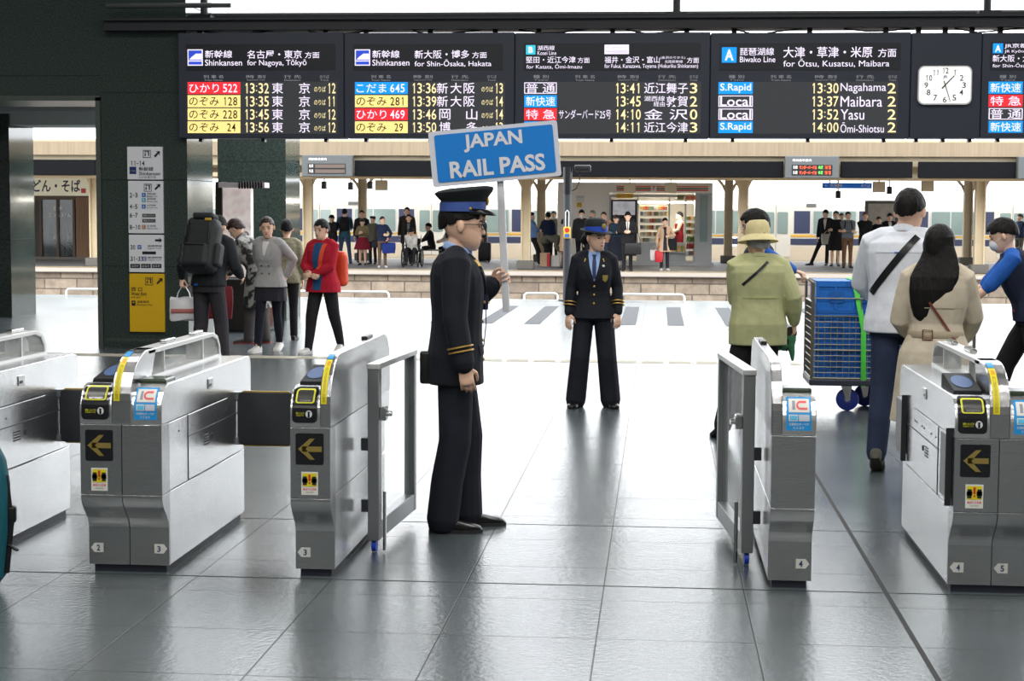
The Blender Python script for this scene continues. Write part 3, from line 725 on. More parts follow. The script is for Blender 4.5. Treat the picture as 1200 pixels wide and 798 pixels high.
def tag_cell(B, kind, txt, x0, y0, x1, y1):
    if kind == 'frame': B.frame(LILAC, x0, y0 + 0.4, x1, y1 - 0.4)
    else: B.R(kind, x0, y0, x1, y1, -0.012)
    B.T(LILAC, txt, x0 + 2, y0 + 1.6, x1 - 2, y1 - 1.4, 0.01, -0.016)
# third board
B = Board(603, 832, 'departure board for the Kosei line and Fukui, third from the left, partly behind the placard')
B.plate('title_inset', DISP, 614, 51, 821, 82); B.plate('led_panel', LEDB, 614, 96, 821, 157)
B.R(LTEAL, 616.5, 53, 627.5, 64, -0.012); B.T(LILAC, 'B', 619.5, 55, 624.5, 62, 0.03, -0.016)
B.T(LILAC, '湖西線', 630, 53.5, 650, 59, 0.01); B.T(LILAC, 'Kosei Line', 630, 60, 652, 64.5, 0.0)
B.T(LILAC, '堅田・近江今津', 616.5, 66.3, 674.5, 74, 0.015); B.T(LILAC, '方面', 677, 67.5, 691, 74, 0.01); B.T(LILAC, 'for Katata, Ōmi-Imazu', 617, 75, 682, 81, 0.0)
B.R(LILAC, 708.5, 52.5, 737, 63.5, -0.012); B.T(LGREY, 'サンダーバード', 710, 54, 735.5, 57.5, 0, -0.016); B.T(LGREY, 'THUNDERBIRD', 710, 59, 735.5, 62, 0, -0.016)
B.T(LILAC, '福井・金沢・富山', 708.5, 66.3, 773, 74, 0.015); B.T(LILAC, '(金沢のりかえ)', 774, 66, 803, 69.5, 0.0); B.T(LILAC, '北陸新幹線', 779, 70.5, 800, 74, 0.0); B.T(LILAC, '方面', 805, 67.5, 819, 74, 0.01)
B.T(LILAC, 'for Fukui, Kanazawa, Toyama (Hokuriku Shinkansen)', 708.5, 75.2, 818, 81, 0.0)
heads(B, [('種 別', 'Type', 625, 643), ('列 車 名', 'Train Name', 674, 697), ('時 刻', 'Departure Time', 724, 748), ('行 先', 'Destination', 771, 792), ('のりば', 'Track', 808, 818)])
for (y0, y1), (k, tg, nm, tm, dst, trk) in zip(ROWY, [('frame', '普 通', '', '13:41', '近江舞子', '3'), (LBLUE, '新快速', '', '13:45', '敦賀', '2'), (LRED, '特 急', 'サンダーバード25号', '14:10', '金 沢', '0'), (LBLUE, '新快速', '', '14:11', '近江今津', '3')]):
    tag_cell(B, k, tg, 614.5, y0, 652.5, y1)
    if nm: B.T(LILAC, nm, 655, y0 + 1.5, 716, y1 - 1.5, 0.0)
    B.T(LAMBER, tm, 720, y0 + 1.2, 751.5, y1 - 0.8, 0.006)
    if dst == '敦賀': B.T(LILAC, '湖西線', 755, y0 + 0.8, 779, y0 + 7, 0.0); B.T(LILAC, '経由', 766, y0 + 7.4, 779, y1 - 0.8, 0.0); B.T(LILAC, dst, 781, y0 + 0.8, 806, y1 - 0.6, 0.008)
    else: B.T(LILAC, dst, 755, y0 + 0.8, 806, y1 - 0.6, 0.008)
    B.T(LAMBER, trk, 808.5, y0 + 1.2, 817, y1 - 0.8, 0.006)
B.done()
B = Board(832, 1067, 'departure board for Otsu and Maibara, with romanised destination rows, left of the clock')
B.plate('title_inset', DISP, 843, 51, 1055, 82); B.plate('led_panel', LEDB, 841.5, 96, 1051, 157)
B.R(LBLUE, 846, 55.5, 863, 73.5, -0.012); B.T(LILAC, 'A', 849.5, 58, 859.5, 71, 0.03, -0.016)
B.T(LILAC, '琵琶湖線', 867, 56, 907, 65, 0.015); B.T(LILAC, 'Biwako Line', 867, 66.5, 908.5, 73, 0.002)
B.T(LILAC, '大津・草津・米原', 918, 55, 1022, 67.5, 0.018); B.T(LILAC, '方面', 1029, 57, 1050, 67, 0.012); B.T(LILAC, 'for Ōtsu, Kusatsu, Maibara', 918, 69, 1042, 79, 0.0)
heads(B, [('種 別', 'Type', 854, 872), ('列 車 名', 'Train Name', 903, 927), ('時 刻', 'Departure Time', 955, 980), ('行 先', 'Destination', 1003, 1024), ('のりば', 'Track', 1041, 1051)])
for (y0, y1), (k, tg, tm, dst, xe, trk) in zip(ROWY, [(LBLUE, 'S.Rapid', '13:30', 'Nagahama', 1038, '2'), ('frame', 'Local', '13:37', 'Maibara', 1033.5, '2'), ('frame', 'Local', '13:52', 'Yasu', 1012.5, '2'), (LBLUE, 'S.Rapid', '14:00', 'Ōmi-Shiotsu', 1035.5, '2')]):
    tag_cell(B, k, tg, 842, y0, 882, y1)
    B.T(LAMBER, tm, 950, y0 + 1.2, 983, y1 - 0.8, 0.006); B.T(LILAC, dst, 985, y0 + 1.2, xe, y1 - 0.6, 0.0); B.T(LAMBER, trk, 1040, y0 + 1.2, 1049.5, y1 - 0.8, 0.006)
B.done()
B = Board(1067, 1150, 'plain dark board section that carries the white wall clock'); B.done()
B = Board(1150, 1345, 'departure board right of the clock, cut by the frame, for the Kyoto line')
B.plate('title_inset', DISP, 1161, 49, 1330, 82); B.plate('led_panel', LEDB, 1158, 95, 1330, 157)
B.R(LBLUE, 1163.5, 51, 1175, 62.5, -0.012); B.T(LILAC, 'A', 1166, 53, 1172.5, 61, 0.03, -0.016)
B.T(LILAC, 'JR京都線', 1177, 51, 1213, 57, 0.015); B.T(LILAC, 'JR Kyōto Line', 1177, 58.5, 1215, 62.5, 0.0); B.T(LILAC, '新大阪・大阪・三ノ宮', 1163, 64.5, 1250, 72.5, 0.018); B.T(LILAC, 'for Shin-Ōsaka, Ōsaka, Sannomiya', 1163, 74, 1268, 80, 0.0)
heads(B, [('種 別', 'Type', 1171, 1190)])
for (y0, y1), (k, tg, tm) in zip(ROWY, [(LBLUE, '新快速', '13:30'), (LRED, '特 急', '13:38'), ('frame', '普 通', '13:40'), (LBLUE, '新快速', '13:45')]):
    tag_cell(B, k, tg, 1158.5, y0 - 0.5, 1198, y1 - 0.5); B.T(LAMBER, tm, 1262, y0 + 1.2, 1294, y1 - 0.8, 0.006)
B.done()
# wall clock on the board
a, c = atY(1075.5, 77.5, BY), atY(1137.5, 123, BY)
t = thing('wall_clock', 'white rounded rectangular clock with thin dark hands on the dark board', 'clock', ((a.x + c.x) / 2, BY - 0.002, (a.z + c.z) / 2))
w, h = (c.x - a.x) / 2, (a.z - c.z) / 2
b = BM(); prism(b, rrect(-w, w, -h, h, 0.07), -0.05, 0.0, 'Y'); obj('rim', b, paint((228, 228, 228)), t, smooth=False)
b = BM(); prism(b, rrect(-w + 0.015, w - 0.015, -h + 0.015, h - 0.015, 0.06), -0.056, -0.045, 'Y'); obj('dial', b, glow((246, 246, 242), 0.75), t, smooth=False)
b = BM()
for k in range(1, 13):
    a_ = PI / 2 - 2 * PI * k / 12; rx_, rz_ = w * 0.70, h * 0.74
    cx_, cz_ = rx_ * math.cos(a_), rz_ * math.sin(a_); s_ = 0.026; ww = s_ * (1.5 if k > 9 else 0.8)
    text_in(b, str(k), cx_ - ww, cx_ + ww, cz_ - s_ * 1.25, cz_ + s_ * 1.25, 0.01, -0.058)
    a2 = 1.18
    quad(b, cx_ * a2 - 0.004, cx_ * a2 + 0.004, cz_ * a2 - 0.004, cz_ * a2 + 0.004, -0.058)
decal('numerals', b, paint((60, 60, 70)), t)
b = BM(); text_in(b, 'JR', -0.025, 0.025, 0.07, 0.11, 0.02, -0.058); decal('emblem', b, paint((60, 80, 140)), t)
def hand(name, a_deg, l, wd, y):
    b = BM(); a_ = math.radians(a_deg); d = V((math.sin(a_), 0, math.cos(a_))); n = V((d.z, 0, -d.x))
    pts = [-d * 0.05 + n * wd, -d * 0.05 - n * wd, d * l - n * wd * 0.6, d * l + n * wd * 0.6]
    for yy in (y, y - 0.004): b.faces.new([b.verts.new(V((0, yy, 0)) + p) for p in pts])
    obj(name, b, paint((40, 40, 46)), t, smooth=False)
hand('hour_hand', 43, 0.145, 0.008, -0.061); hand('minute_hand', 162, 0.2, 0.005, -0.067)
# beam that carries the boards
BEAM = paint((42, 44, 50), 0.5)
t = thing('board_beam', 'long dark steel beam that carries the departure boards', 'beam', (0, BY, 0))
z0, z1 = bxz(700, 38)[1] + 0.06, bxz(700, 19.5)[1]
b = BM(); box(b, -6.6, 6.6, 0.02, 0.3, z0, z1); box(b, -6.6, 6.6, -0.03, 0.35, z0 - 0.015, z0 + 0.012); box(b, -6.6, 6.6, -0.03, 0.35, z1 - 0.02, z1 + 0.01); obj('girder', b, BEAM, t, smooth=False)
for px in (235, 793, 1160):
    x = bxz(px, 20)[0]
    b = BM(); cyl(b, V((x, 0.16, z1)), V((x, 0.16, 5.5)), 0.045, 10); obj('drop_rod', b, BEAM, t)
    b = BM(); box(b, x - 0.12, x + 0.12, 0.0, 0.3, z1, z1 + 0.05); obj('clamp', b, BEAM, t, smooth=False)
b = BM(); cyl(b, V((-6.5, 0.25, z1 + 0.07)), V((6.6, 0.25, z1 + 0.05)), 0.03, 8); obj('conduit', b, mat('grey_pipe', (96, 98, 100), 0.4, 0.6), t)
b = BM(); cyl(b, V((-6.5, -0.2, z1 + 0.13)), V((-5.0, -0.2, z1 + 0.13)), 0.03, 8); obj('short_pipe', b, mat('grey_pipe', (96, 98, 100), 0.4, 0.6), t)
# loose cables under the beam
b = BM()
for k in range(9):
    x = -5.4 + 1.25 * k
    tube(b, [(x, 0.1, z0 - 0.02), (x + 0.25, 0.08, z0 - 0.05 - 0.02 * (k % 3)), (x + 0.5, 0.1, z0 - 0.045), (x + 0.8, 0.12, z0 - 0.01)], 0.01, n=5)
obj('cable', b, BLACK, t)

# ------------------------------------------------------------------ direction signs on the granite column
SY = 19.6
BKS = paint((36, 38, 42)); SIGNW = mat('sign_white', (214, 216, 220), 0.4, var=0.02, emit=0.12); SIGNY = mat('sign_yellow', (222, 178, 26), 0.45, var=0.03, emit=0.06); SBLUE = paint((40, 110, 190)); SNAVY = paint((38, 56, 120)); STEALC = paint((60, 170, 200)); SPURP = paint((110, 110, 190)); SORNG = paint((190, 110, 60))
class Sign(Board):
    def __init__(s, x0, y0, x1, y1, label, m):
        a, c = atY(x0, y0, SY), atY(x1, y1, SY)
        s.x0, s.z0, s.w, s.h = a.x, c.z, c.x - a.x, a.z - c.z
        s.t = thing('direction_sign', label, 'sign', (a.x, SY, c.z)); s.L = {}
        b = BM(); rbox(b, V((s.w / 2, -0.02, s.h / 2)), (s.w, 0.04, s.h), 0.006); obj('panel', b, m, s.t, smooth=False)
    def P(s, px, py): a = atY(px, py, SY); return a.x - s.x0, a.z - s.z0
    def T(s, m, txt, *a, w=0.01): Board.T(s, m, txt, *a, w=w, y=-0.046)
    def R(s, m, *a): Board.R(s, m, *a, y=-0.043)
    def arrow(s, px, py, r, up):
        b = BM(); x, z = s.P(px, py)
        def F(p): 
            a = math.radians(45 if up else 0); return (x + p[0] * math.cos(a) - p[1] * math.sin(a), z + p[0] * math.sin(a) + p[1] * math.cos(a))
        for pl in ([(-r, -.012), (r * .9, -.012), (r * .9, .012), (-r, .012)], [(r, 0), (r * .35, r * .65), (r * .12, r * .65), (r * .72, 0)], [(r, 0), (r * .72, 0), (r * .12, -r * .65), (r * .35, -r * .65)]):
            poly(b, [F(p) for p in pl], -0.046)
        decal('arrow', b, BKS, s.t)
    def lift(s, px, py):
        s.frame(BKS, px, py, px + 9, py + 9, 0.7)
        s.R(BKS, px + 1.8, py + 3.6, px + 3.2, py + 7); s.R(BKS, px + 5.6, py + 2.4, px + 7, py + 7); s.T(BKS, '●●', px + 1.7, py + 1.2, px + 7.3, py + 2.6)
S = Sign(150, 172, 191.5, 210.5, 'white direction sign topmost of the stack on granite column, tracks 11 to 14', SIGNW)
S.arrow(185.5, 180.5, 0.045, True); S.lift(169, 176); S.T(BKS, '11-14', 154, 188.5, 171, 194.5); S.R(SNAVY, 153, 195.5, 161, 204); S.R(SIGNW, 154, 199.5, 160.5, 201.2); S.T(BKS, '新幹線', 164, 195.5, 181, 200.5, w=0.02); S.T(BKS, 'Shinkansen', 164, 201.3, 189, 205.5); S.T(BKS, '신칸센 新干线', 164, 206.5, 184, 209, w=0); S.done()
S = Sign(151, 212, 192.5, 273.5, 'white direction sign listing tracks 2 to 10, second of the stack on granite column', SIGNW)
S.arrow(186, 219, 0.045, True); S.lift(170, 215.5)
for y, n, c, l, t1, t2 in ((228.5, '2-3', SBLUE, 'A', '琵琶湖線', 'Biwako Line'), (234.5, '', STEALC, 'B', '湖西線', 'Kosei Line'), (242, '4-5', SBLUE, 'A', 'JR京都線', 'JR Kyōto Line'), (266, '8-10', SORNG, 'D', '奈良線', 'Nara Line')):
    if n: S.T(BKS, n, 153, y - 2.6, 153 + 3.3 * len(n), y + 2.8)
    S.R(c, 167.5, y - 2.5, 172, y + 2.5); S.T(SIGNW, l, 168.8, y - 1.7, 170.6, y + 1.7, w=0.02)
    S.T(BKS, t1, 173.5, y - 2.6, 184, y - 0.2); S.T(BKS, t2, 173.5, y + 0.4, 186, y + 2.6, w=0)
S.T(BKS, '6-7', 153, 249.5, 163, 255)
for y in (252.5, 258.5): S.R(BKS, 168, y - 2, 183.5, y + 2.2); S.T(SIGNW, '特急きのさき', 169, y - 1.2, 182.5, y + 1.3, w=0)
S.done()
S = Sign(152, 275, 193, 319, 'white sign with a level arrow, tracks 30 to 33, third of the stack', SIGNW)
S.arrow(187, 281.5, 0.042, False)
for y, n, c, l in ((289.5, '30', SBLUE, '空'), (303, '31-33', SPURP, 'E')):
    S.T(BKS, n, 154, y - 2.6, 154 + 3.4 * len(n) * 0.9, y + 2.8); S.R(c, 162.5 if n == '30' else 168.5, y - 2.5, 167 if n == '30' else 173, y + 2.5); S.T(SIGNW, l, 163.4 if n == '30' else 169.4, y - 1.6, 166 if n == '30' else 172, y + 1.6)
    S.T(BKS, '嵯峨野線', 174.5, y - 2.6, 191, y - 0.2); S.T(BKS, 'Sagano Line', 174.5, y + 0.4, 190, y + 2.6, w=0)
for x0 in (154, 166.5, 179): S.R(BKS, x0, 309, x0 + 11.5, 314); S.T(SIGNW, 'はるか', x0 + 1.5, 310.2, x0 + 10, 312.8, w=0)
S.R(BKS, 168, 294.5, 184, 298); S.done()
S = Sign(152.5, 320.5, 194, 389, 'yellow west exit sign at the bottom of the stack on the granite column', SIGNY)
S.arrow(188.5, 329, 0.045, True); S.lift(171.5, 325); S.T(BKS, '西 口', 155, 336.5, 168, 341, w=0.02); S.T(BKS, 'West Exit', 155, 342, 173.5, 346); S.T(BKS, '서쪽 출구', 155, 347, 166.5, 349.5, w=0)
S.R(BKS, 155.5, 352, 160, 358); S.T(SIGNY, '●', 157, 353.2, 158.8, 355, w=0); S.T(BKS, '近鉄電車', 162, 352, 176, 354.8); S.T(BKS, 'Kintetsu Line', 162, 355.6, 180, 358, w=0); S.done()
# ------------------------------------------------------------------ leaflet rack between the columns
p = gnd(290, 396)
t = thing('leaflet_kiosk', 'dark lit poster stand with a barcode-like top strip beside the far granite column', 'kiosk', (atY(283, 300, 22.4).x, 22.4, 0))
DK = paint((46, 40, 38), 0.6)
b = BM(); rbox(b, V((0, 0.15, 0.37)), (0.72, 0.5, 0.7), 0.01); bs = obj('base_box', b, DK, t, smooth=False)
b = BM()
for r_ in range(4):
    for k in range(2): 
        xx = 0.14 + 0.11 * k + (0.05 if r_ % 2 else 0); box(b, xx, xx + 0.1, -0.112, -0.09, 0.1 + 0.05 * r_, 0.143 + 0.05 * r_)
obj('brick_print', b, paint((120, 84, 74)), bs, smooth=False)
b = BM(); box(b, -0.36, -0.27, 0.0, 0.3, 0.7, 2.05); obj('side_post', b, DK, t, smooth=False)
b = BM(); box(b, -0.27, 0.12, 0.05, 0.2, 0.75, 2.0); obj('poster_panel', b, mat('lit_leaflets', (222, 204, 200), 0.5, var=0.45, nscale=11, emit=0.55), t, smooth=False)
b = BM(); box(b, -0.3, 0.34, -0.05, 0.22, 1.97, 2.04); ca = obj('canopy_strip', b, paint((226, 214, 212)), t, smooth=False)
b = BM()
for k in range(9): box(b, -0.02 + 0.038 * k, 0.003 + 0.038 * k, -0.06, -0.045, 1.955, 2.06)
obj('dark_bars', b, BLACK, ca, smooth=False)
b = BM(); box(b, 0.22, 0.36, -0.13, 0.3, 0.06, 0.62); obj('lit_side', b, mat('lit_side_panel', (226, 186, 170), 0.5, emit=0.5, var=0.2), t, smooth=False)
# ------------------------------------------------------------------ ticket gates
GY0, GY1 = 7.23, 8.87
def yf(z):
    """front surface of the upper housing"""
    if z < 0.75: return GY0
    k = min(1.0, (z - 0.75) / 0.12); return GY0 + 0.11 * (1 - math.sqrt(max(0, 1 - k * k)))
def low_front():
    pts = [(GY0 + 0.10, 0.035), (GY0 + 0.10, 0.21)]
    for k in range(1, 10):
        u = k / 10; s = u * u * (3 - 2 * u); pts.append((GY0 + 0.10 * (1 - s), 0.21 + 0.15 * u))
    pts += [(GY0, 0.36), (GY0, 0.3735)]
    return pts
YRING = paint((214, 214, 40), 0.4); DARKREAD = mat('reader_black', (26, 27, 30), 0.18, var=0.1)
PADBLUE = mat('touch_pad_blue', (64, 88, 130), 0.5, emit=0.2, spec=0.15); ARROWM = mat('arrow_dim', (128, 112, 54), 0.5, emit=0.05)
STK = paint((222, 222, 216), 0.4); STB = mat('sticker_blue', (34, 150, 220), 0.35); YEL = mat('sticker_yellow', (226, 210, 30), 0.4)
REDP = paint((206, 52, 44), 0.4); PINK = paint((226, 92, 96), 0.4); NUMB = paint((48, 62, 104)); PLINTH = paint((40, 44, 58), 0.5); DGREY = paint((150, 154, 160), 0.4); SEAM = paint((46, 48, 54), 0.5)
def wrapf(off):
    return lambda x, y, z: (x, yf(z) - off + y, z)
def grid(bm, x0, x1, z0, z1, nz=14, nx=1):
    vs = [[bm.verts.new((x0 + (x1 - x0) * i / nx, 0, z0 + (z1 - z0) * j / nz)) for i in range(nx + 1)] for j in range(nz + 1)]
    for j in range(nz):
        for i in range(nx): bm.faces.new((vs[j][i], vs[j][i + 1], vs[j + 1][i + 1], vs[j + 1][i]))
def rgrid(bm, x0, x1, z0, z1, r, n=14):
    """rounded rectangle as thin rows, so it can follow a curved front"""
    rows = []
    zs = sorted({z0, z1, *[z0 + r - r * math.cos(a * PI / 12) for a in range(7)], *[z1 - r + r * math.cos(a * PI / 12) for a in range(7)], *[z0 + (z1 - z0) * k / n for k in range(n + 1)]})
    for z in zs:
        d = max(0, (z0 + r) - z, z - (z1 - r)); e = r - math.sqrt(max(0, r * r - d * d)); rows.append((z, x0 + e, x1 - e))
    pv = None
    for z, a, c in rows:
        cv = (bm.verts.new((a, 0, z)), bm.verts.new((c, 0, z)))
        if pv: bm.faces.new((pv[0], pv[1], cv[1], cv[0]))
        pv = cv
def solid(name, bm, m, parent, off, th=0.008, label=None):
    """thicken a flat decal backwards and lay it on the gate front"""
    r = bmesh.ops.extrude_face_region(bm, geom=bm.faces[:])
    for v in [g for g in r['geom'] if isinstance(g, bmesh.types.BMVert)]: v.co.y += th
    o = obj(name, bm, m, parent, smooth=False, wrap=wrapf(off))
    if label: o['label'] = label
    return o
def reader(g, x0, x1):
    b = BM(); rgrid(b, x0, x1, 0.715, 0.868, 0.02); rd = solid('card_reader', b, DARKREAD, g, 0.010, 0.02)
    b = BM(); xc0, xc1 = x0 + 0.014, x1 - 0.012
    rgrid(b, xc0, xc1, 0.802, 0.862, 0.012); solid('yellow_ring', b, YRING, rd, 0.015, 0.006)
    b = BM(); rgrid(b, xc0 + 0.007, xc1 - 0.007, 0.808, 0.857, 0.008); solid('slot_window', b, mat('slot_dark', (52, 52, 50), 0.3, var=0.3), rd, 0.0165, 0.003)
    b = BM(); grid(b, xc0 + 0.02, xc1 - 0.016, 0.811, 0.822); solid('ticket_slot', b, CHROME, rd, 0.018, 0.003)
    b = BM()
    xm = x1 - 0.035
    ring = [(xm + 0.015 * math.cos(2 * PI * k / 20), 0.755 + 0.016 * math.sin(2 * PI * k / 20)) for k in range(20)]
    poly(b, ring); decal('round_icon', b, paint((210, 214, 218)), rd, wrapf(0.0125))
    b = BM(); poly(b, [(xm - 0.004, 0.762), (xm + 0.004, 0.762), (xm + 0.005, 0.741), (xm - 0.005, 0.741)]); poly(b, [(xm - 0.008, 0.766), (xm + 0.008, 0.766), (xm + 0.004, 0.761), (xm - 0.004, 0.761)]); decal('pictogram', b, DARKREAD, rd, wrapf(0.0135))
    b = BM(); text_in(b, '投入口', x0 + 0.018, xm - 0.022, 0.754, 0.763, 0.02); text_in(b, 'INSERT IN', x0 + 0.02, xm - 0.024, 0.745, 0.751, 0.0); decal('lettering', b, YRING, rd, wrapf(0.0125))
    # sloping touch pad behind the slot
    b = BM(); prism(b, [(7.36, 0.865), (7.37, 0.885), (7.66, 0.935), (7.70, 0.93), (7.70, 0.865)], x0 + 0.004, x1 + 0.004); tp = obj('touch_panel', b, mat('touch_panel_black', (20, 21, 24), 0.55, spec=0.15), g, smooth=False, bev=0.004)
    b = BM(); n = 24; xm = (x0 + x1) / 2
    A = [b.verts.new((xm + 0.045 * math.cos(2 * PI * k / n), 7.515 + 0.1 * math.sin(2 * PI * k / n), 0.0)) for k in range(n)]; b.faces.new(A)
    for v in b.verts: v.co.z = 0.885 + (v.co.y - 7.37) * 0.05 / 0.29 + 0.002
    decal('touch_pad', b, PADBLUE, tp)
def ic_sticker(g, x0, x1):
    b = BM(); grid(b, x0, x1, 0.716, 0.856); s = solid('card_sticker', b, STB, g, 0.003, 0.003)
    w = x1 - x0
    b = BM(); grid(b, x0 + w * .1, x1 - w * .08, 0.795, 0.85); grid(b, x0 + w * .1, x0 + w * .46, 0.757, 0.785); decal('white_field', b, STK, s, wrapf(0.0045))
    b = BM(); grid(b, x0 + w * .50, x1 - w * .08, 0.757, 0.785); decal('grey_field', b, paint((196, 202, 214), 0.4), s, wrapf(0.0046))
    b = BM(); grid(b, x0 + w * .14, x0 + w * .44, 0.761, 0.781); decal('pale_picture', b, paint((96, 190, 226), 0.4), s, wrapf(0.0055))
    b = BM(); grid(b, x0 + w * .24, x0 + w * .36, 0.806, 0.842); decal('letter_stem', b, paint((140, 146, 160), 0.4), s, wrapf(0.0056))
    b = BM()  # rounded hook letter
    for k in range(10):
        a0, a1 = math.radians(90 + 18 * k), math.radians(90 + 18 * (k + 1)); cx, cz = x0 + w * .56, 0.824
        R1, R2 = 0.018, 0.009
        P_ = lambda a, r: (cx + r * math.cos(a), 0, cz + r * math.sin(a))
        b.faces.new([b.verts.new(p) for p in (P_(a0, R1), P_(a1, R1), P_(a1, R2), P_(a0, R2))])
    quad(b, cx, x0 + w * .8, 0.833, 0.842); quad(b, cx, x0 + w * .84, 0.806, 0.815); decal('letter_hook', b, PINK, s, wrapf(0.0056))
    b = BM(); text_in(b, '交通系ICカードが', x0 + w * .1, x1 - w * .1, 0.738, 0.750, 0.02); text_in(b, '使えます', x0 + w * .28, x1 - w * .28, 0.722, 0.734, 0.02); decal('lettering', b, STK, s, wrapf(0.0045))
def arrow_box(g, x0, x1):
    b = BM(); rgrid(b, x0, x1, 0.527, 0.668, 0.008); a = solid('arrow_display', b, DARKREAD, g, 0.004, 0.01)
    b = BM(); w = x1 - x0; xa = x0 + w * .09; zc = 0.598
    poly(b, [(xa, zc), (xa + w * .42, zc + 0.047), (xa + w * .6, zc + 0.047), (xa + w * .27, zc)][::-1]); poly(b, [(xa, zc), (xa + w * .27, zc), (xa + w * .6, zc - 0.047), (xa + w * .42, zc - 0.047)][::-1]); quad(b, xa + w * .15, x1 - w * .06, zc - 0.012, zc + 0.012)
    decal('arrow', b, ARROWM, a, wrapf(0.006))
    xm = (x0 + x1) / 2 + 0.002; s0, s1 = xm - 0.04, xm + 0.035
    b = BM(); grid(b, s0, s1, 0.392, 0.495); st = solid('caution_sticker', b, STK, g, 0.002, 0.003)
    b = BM(); grid(b, s0 + 0.006, s1 - 0.006, 0.43, 0.489); decal('yellow_field', b, YEL, st, wrapf(0.003))
    b = BM()
    for sg in (-1, 1):
        xs = (s0 + s1) / 2 + sg * 0.021; quad(b, xs - 0.009, xs + 0.009, 0.436, 0.475) if sg < 0 else quad(b, xs - 0.009, xs + 0.009, 0.436, 0.475)
        quad(b, xs - sg * 0.0 - 0.012, xs + 0.012, 0.447, 0.466)
    decal('gate_pictogram', b, paint((38, 40, 36)), st, wrapf(0.004))
    b = BM(); xm = (s0 + s1) / 2; quad(b, xm - 0.005, xm + 0.005, 0.455, 0.484); quad(b, xm - 0.004, xm + 0.004, 0.442, 0.45); decal('red_mark', b, REDP, st, wrapf(0.005))
    b = BM(); text_in(b, '●通行注意●', s0 + 0.008, s1 - 0.008, 0.412, 0.424, 0.01); decal('lettering', b, PINK, st, wrapf(0.003))
    b = BM(); text_in(b, 'CAUTION', s0 + 0.02, s1 - 0.02, 0.4, 0.406, 0.0); decal('lettering', b, SEAM, st, wrapf(0.003))
def number_tag(g, xc, n, left):
    y = GY0 + 0.10; w, h = 0.032, 0.021; zc = 0.112
    pts = [(xc - w + 0.012, zc + h), (xc - w - 0.004, zc), (xc - w + 0.012, zc - h), (xc + w - 0.01, zc - h), (xc + w - 0.01, zc + h)]
    if not left: pts = [(2 * xc - a, c) for a, c in pts]
    b = BM(); prism(b, pts, y - 0.0035, y + 0.001, 'Y'); t_ = obj('number_plate', b, STK, g, smooth=False)
    b = BM(); text_in(b, n, xc - 0.009, xc + 0.007, zc - 0.014, zc + 0.014, 0.03, y - 0.0045); decal('lettering', b, NUMB, t_)
def fin_profile(z_base=0.694):
    pts = [(GY0, z_base), (GY0, 0.80)]
    for k in range(1, 11):
        a = PI / 2 * k / 10; pts.append((GY0 + 0.27 * (1 - math.cos(a)), 0.80 + 0.208 * math.sin(a)))
    return pts
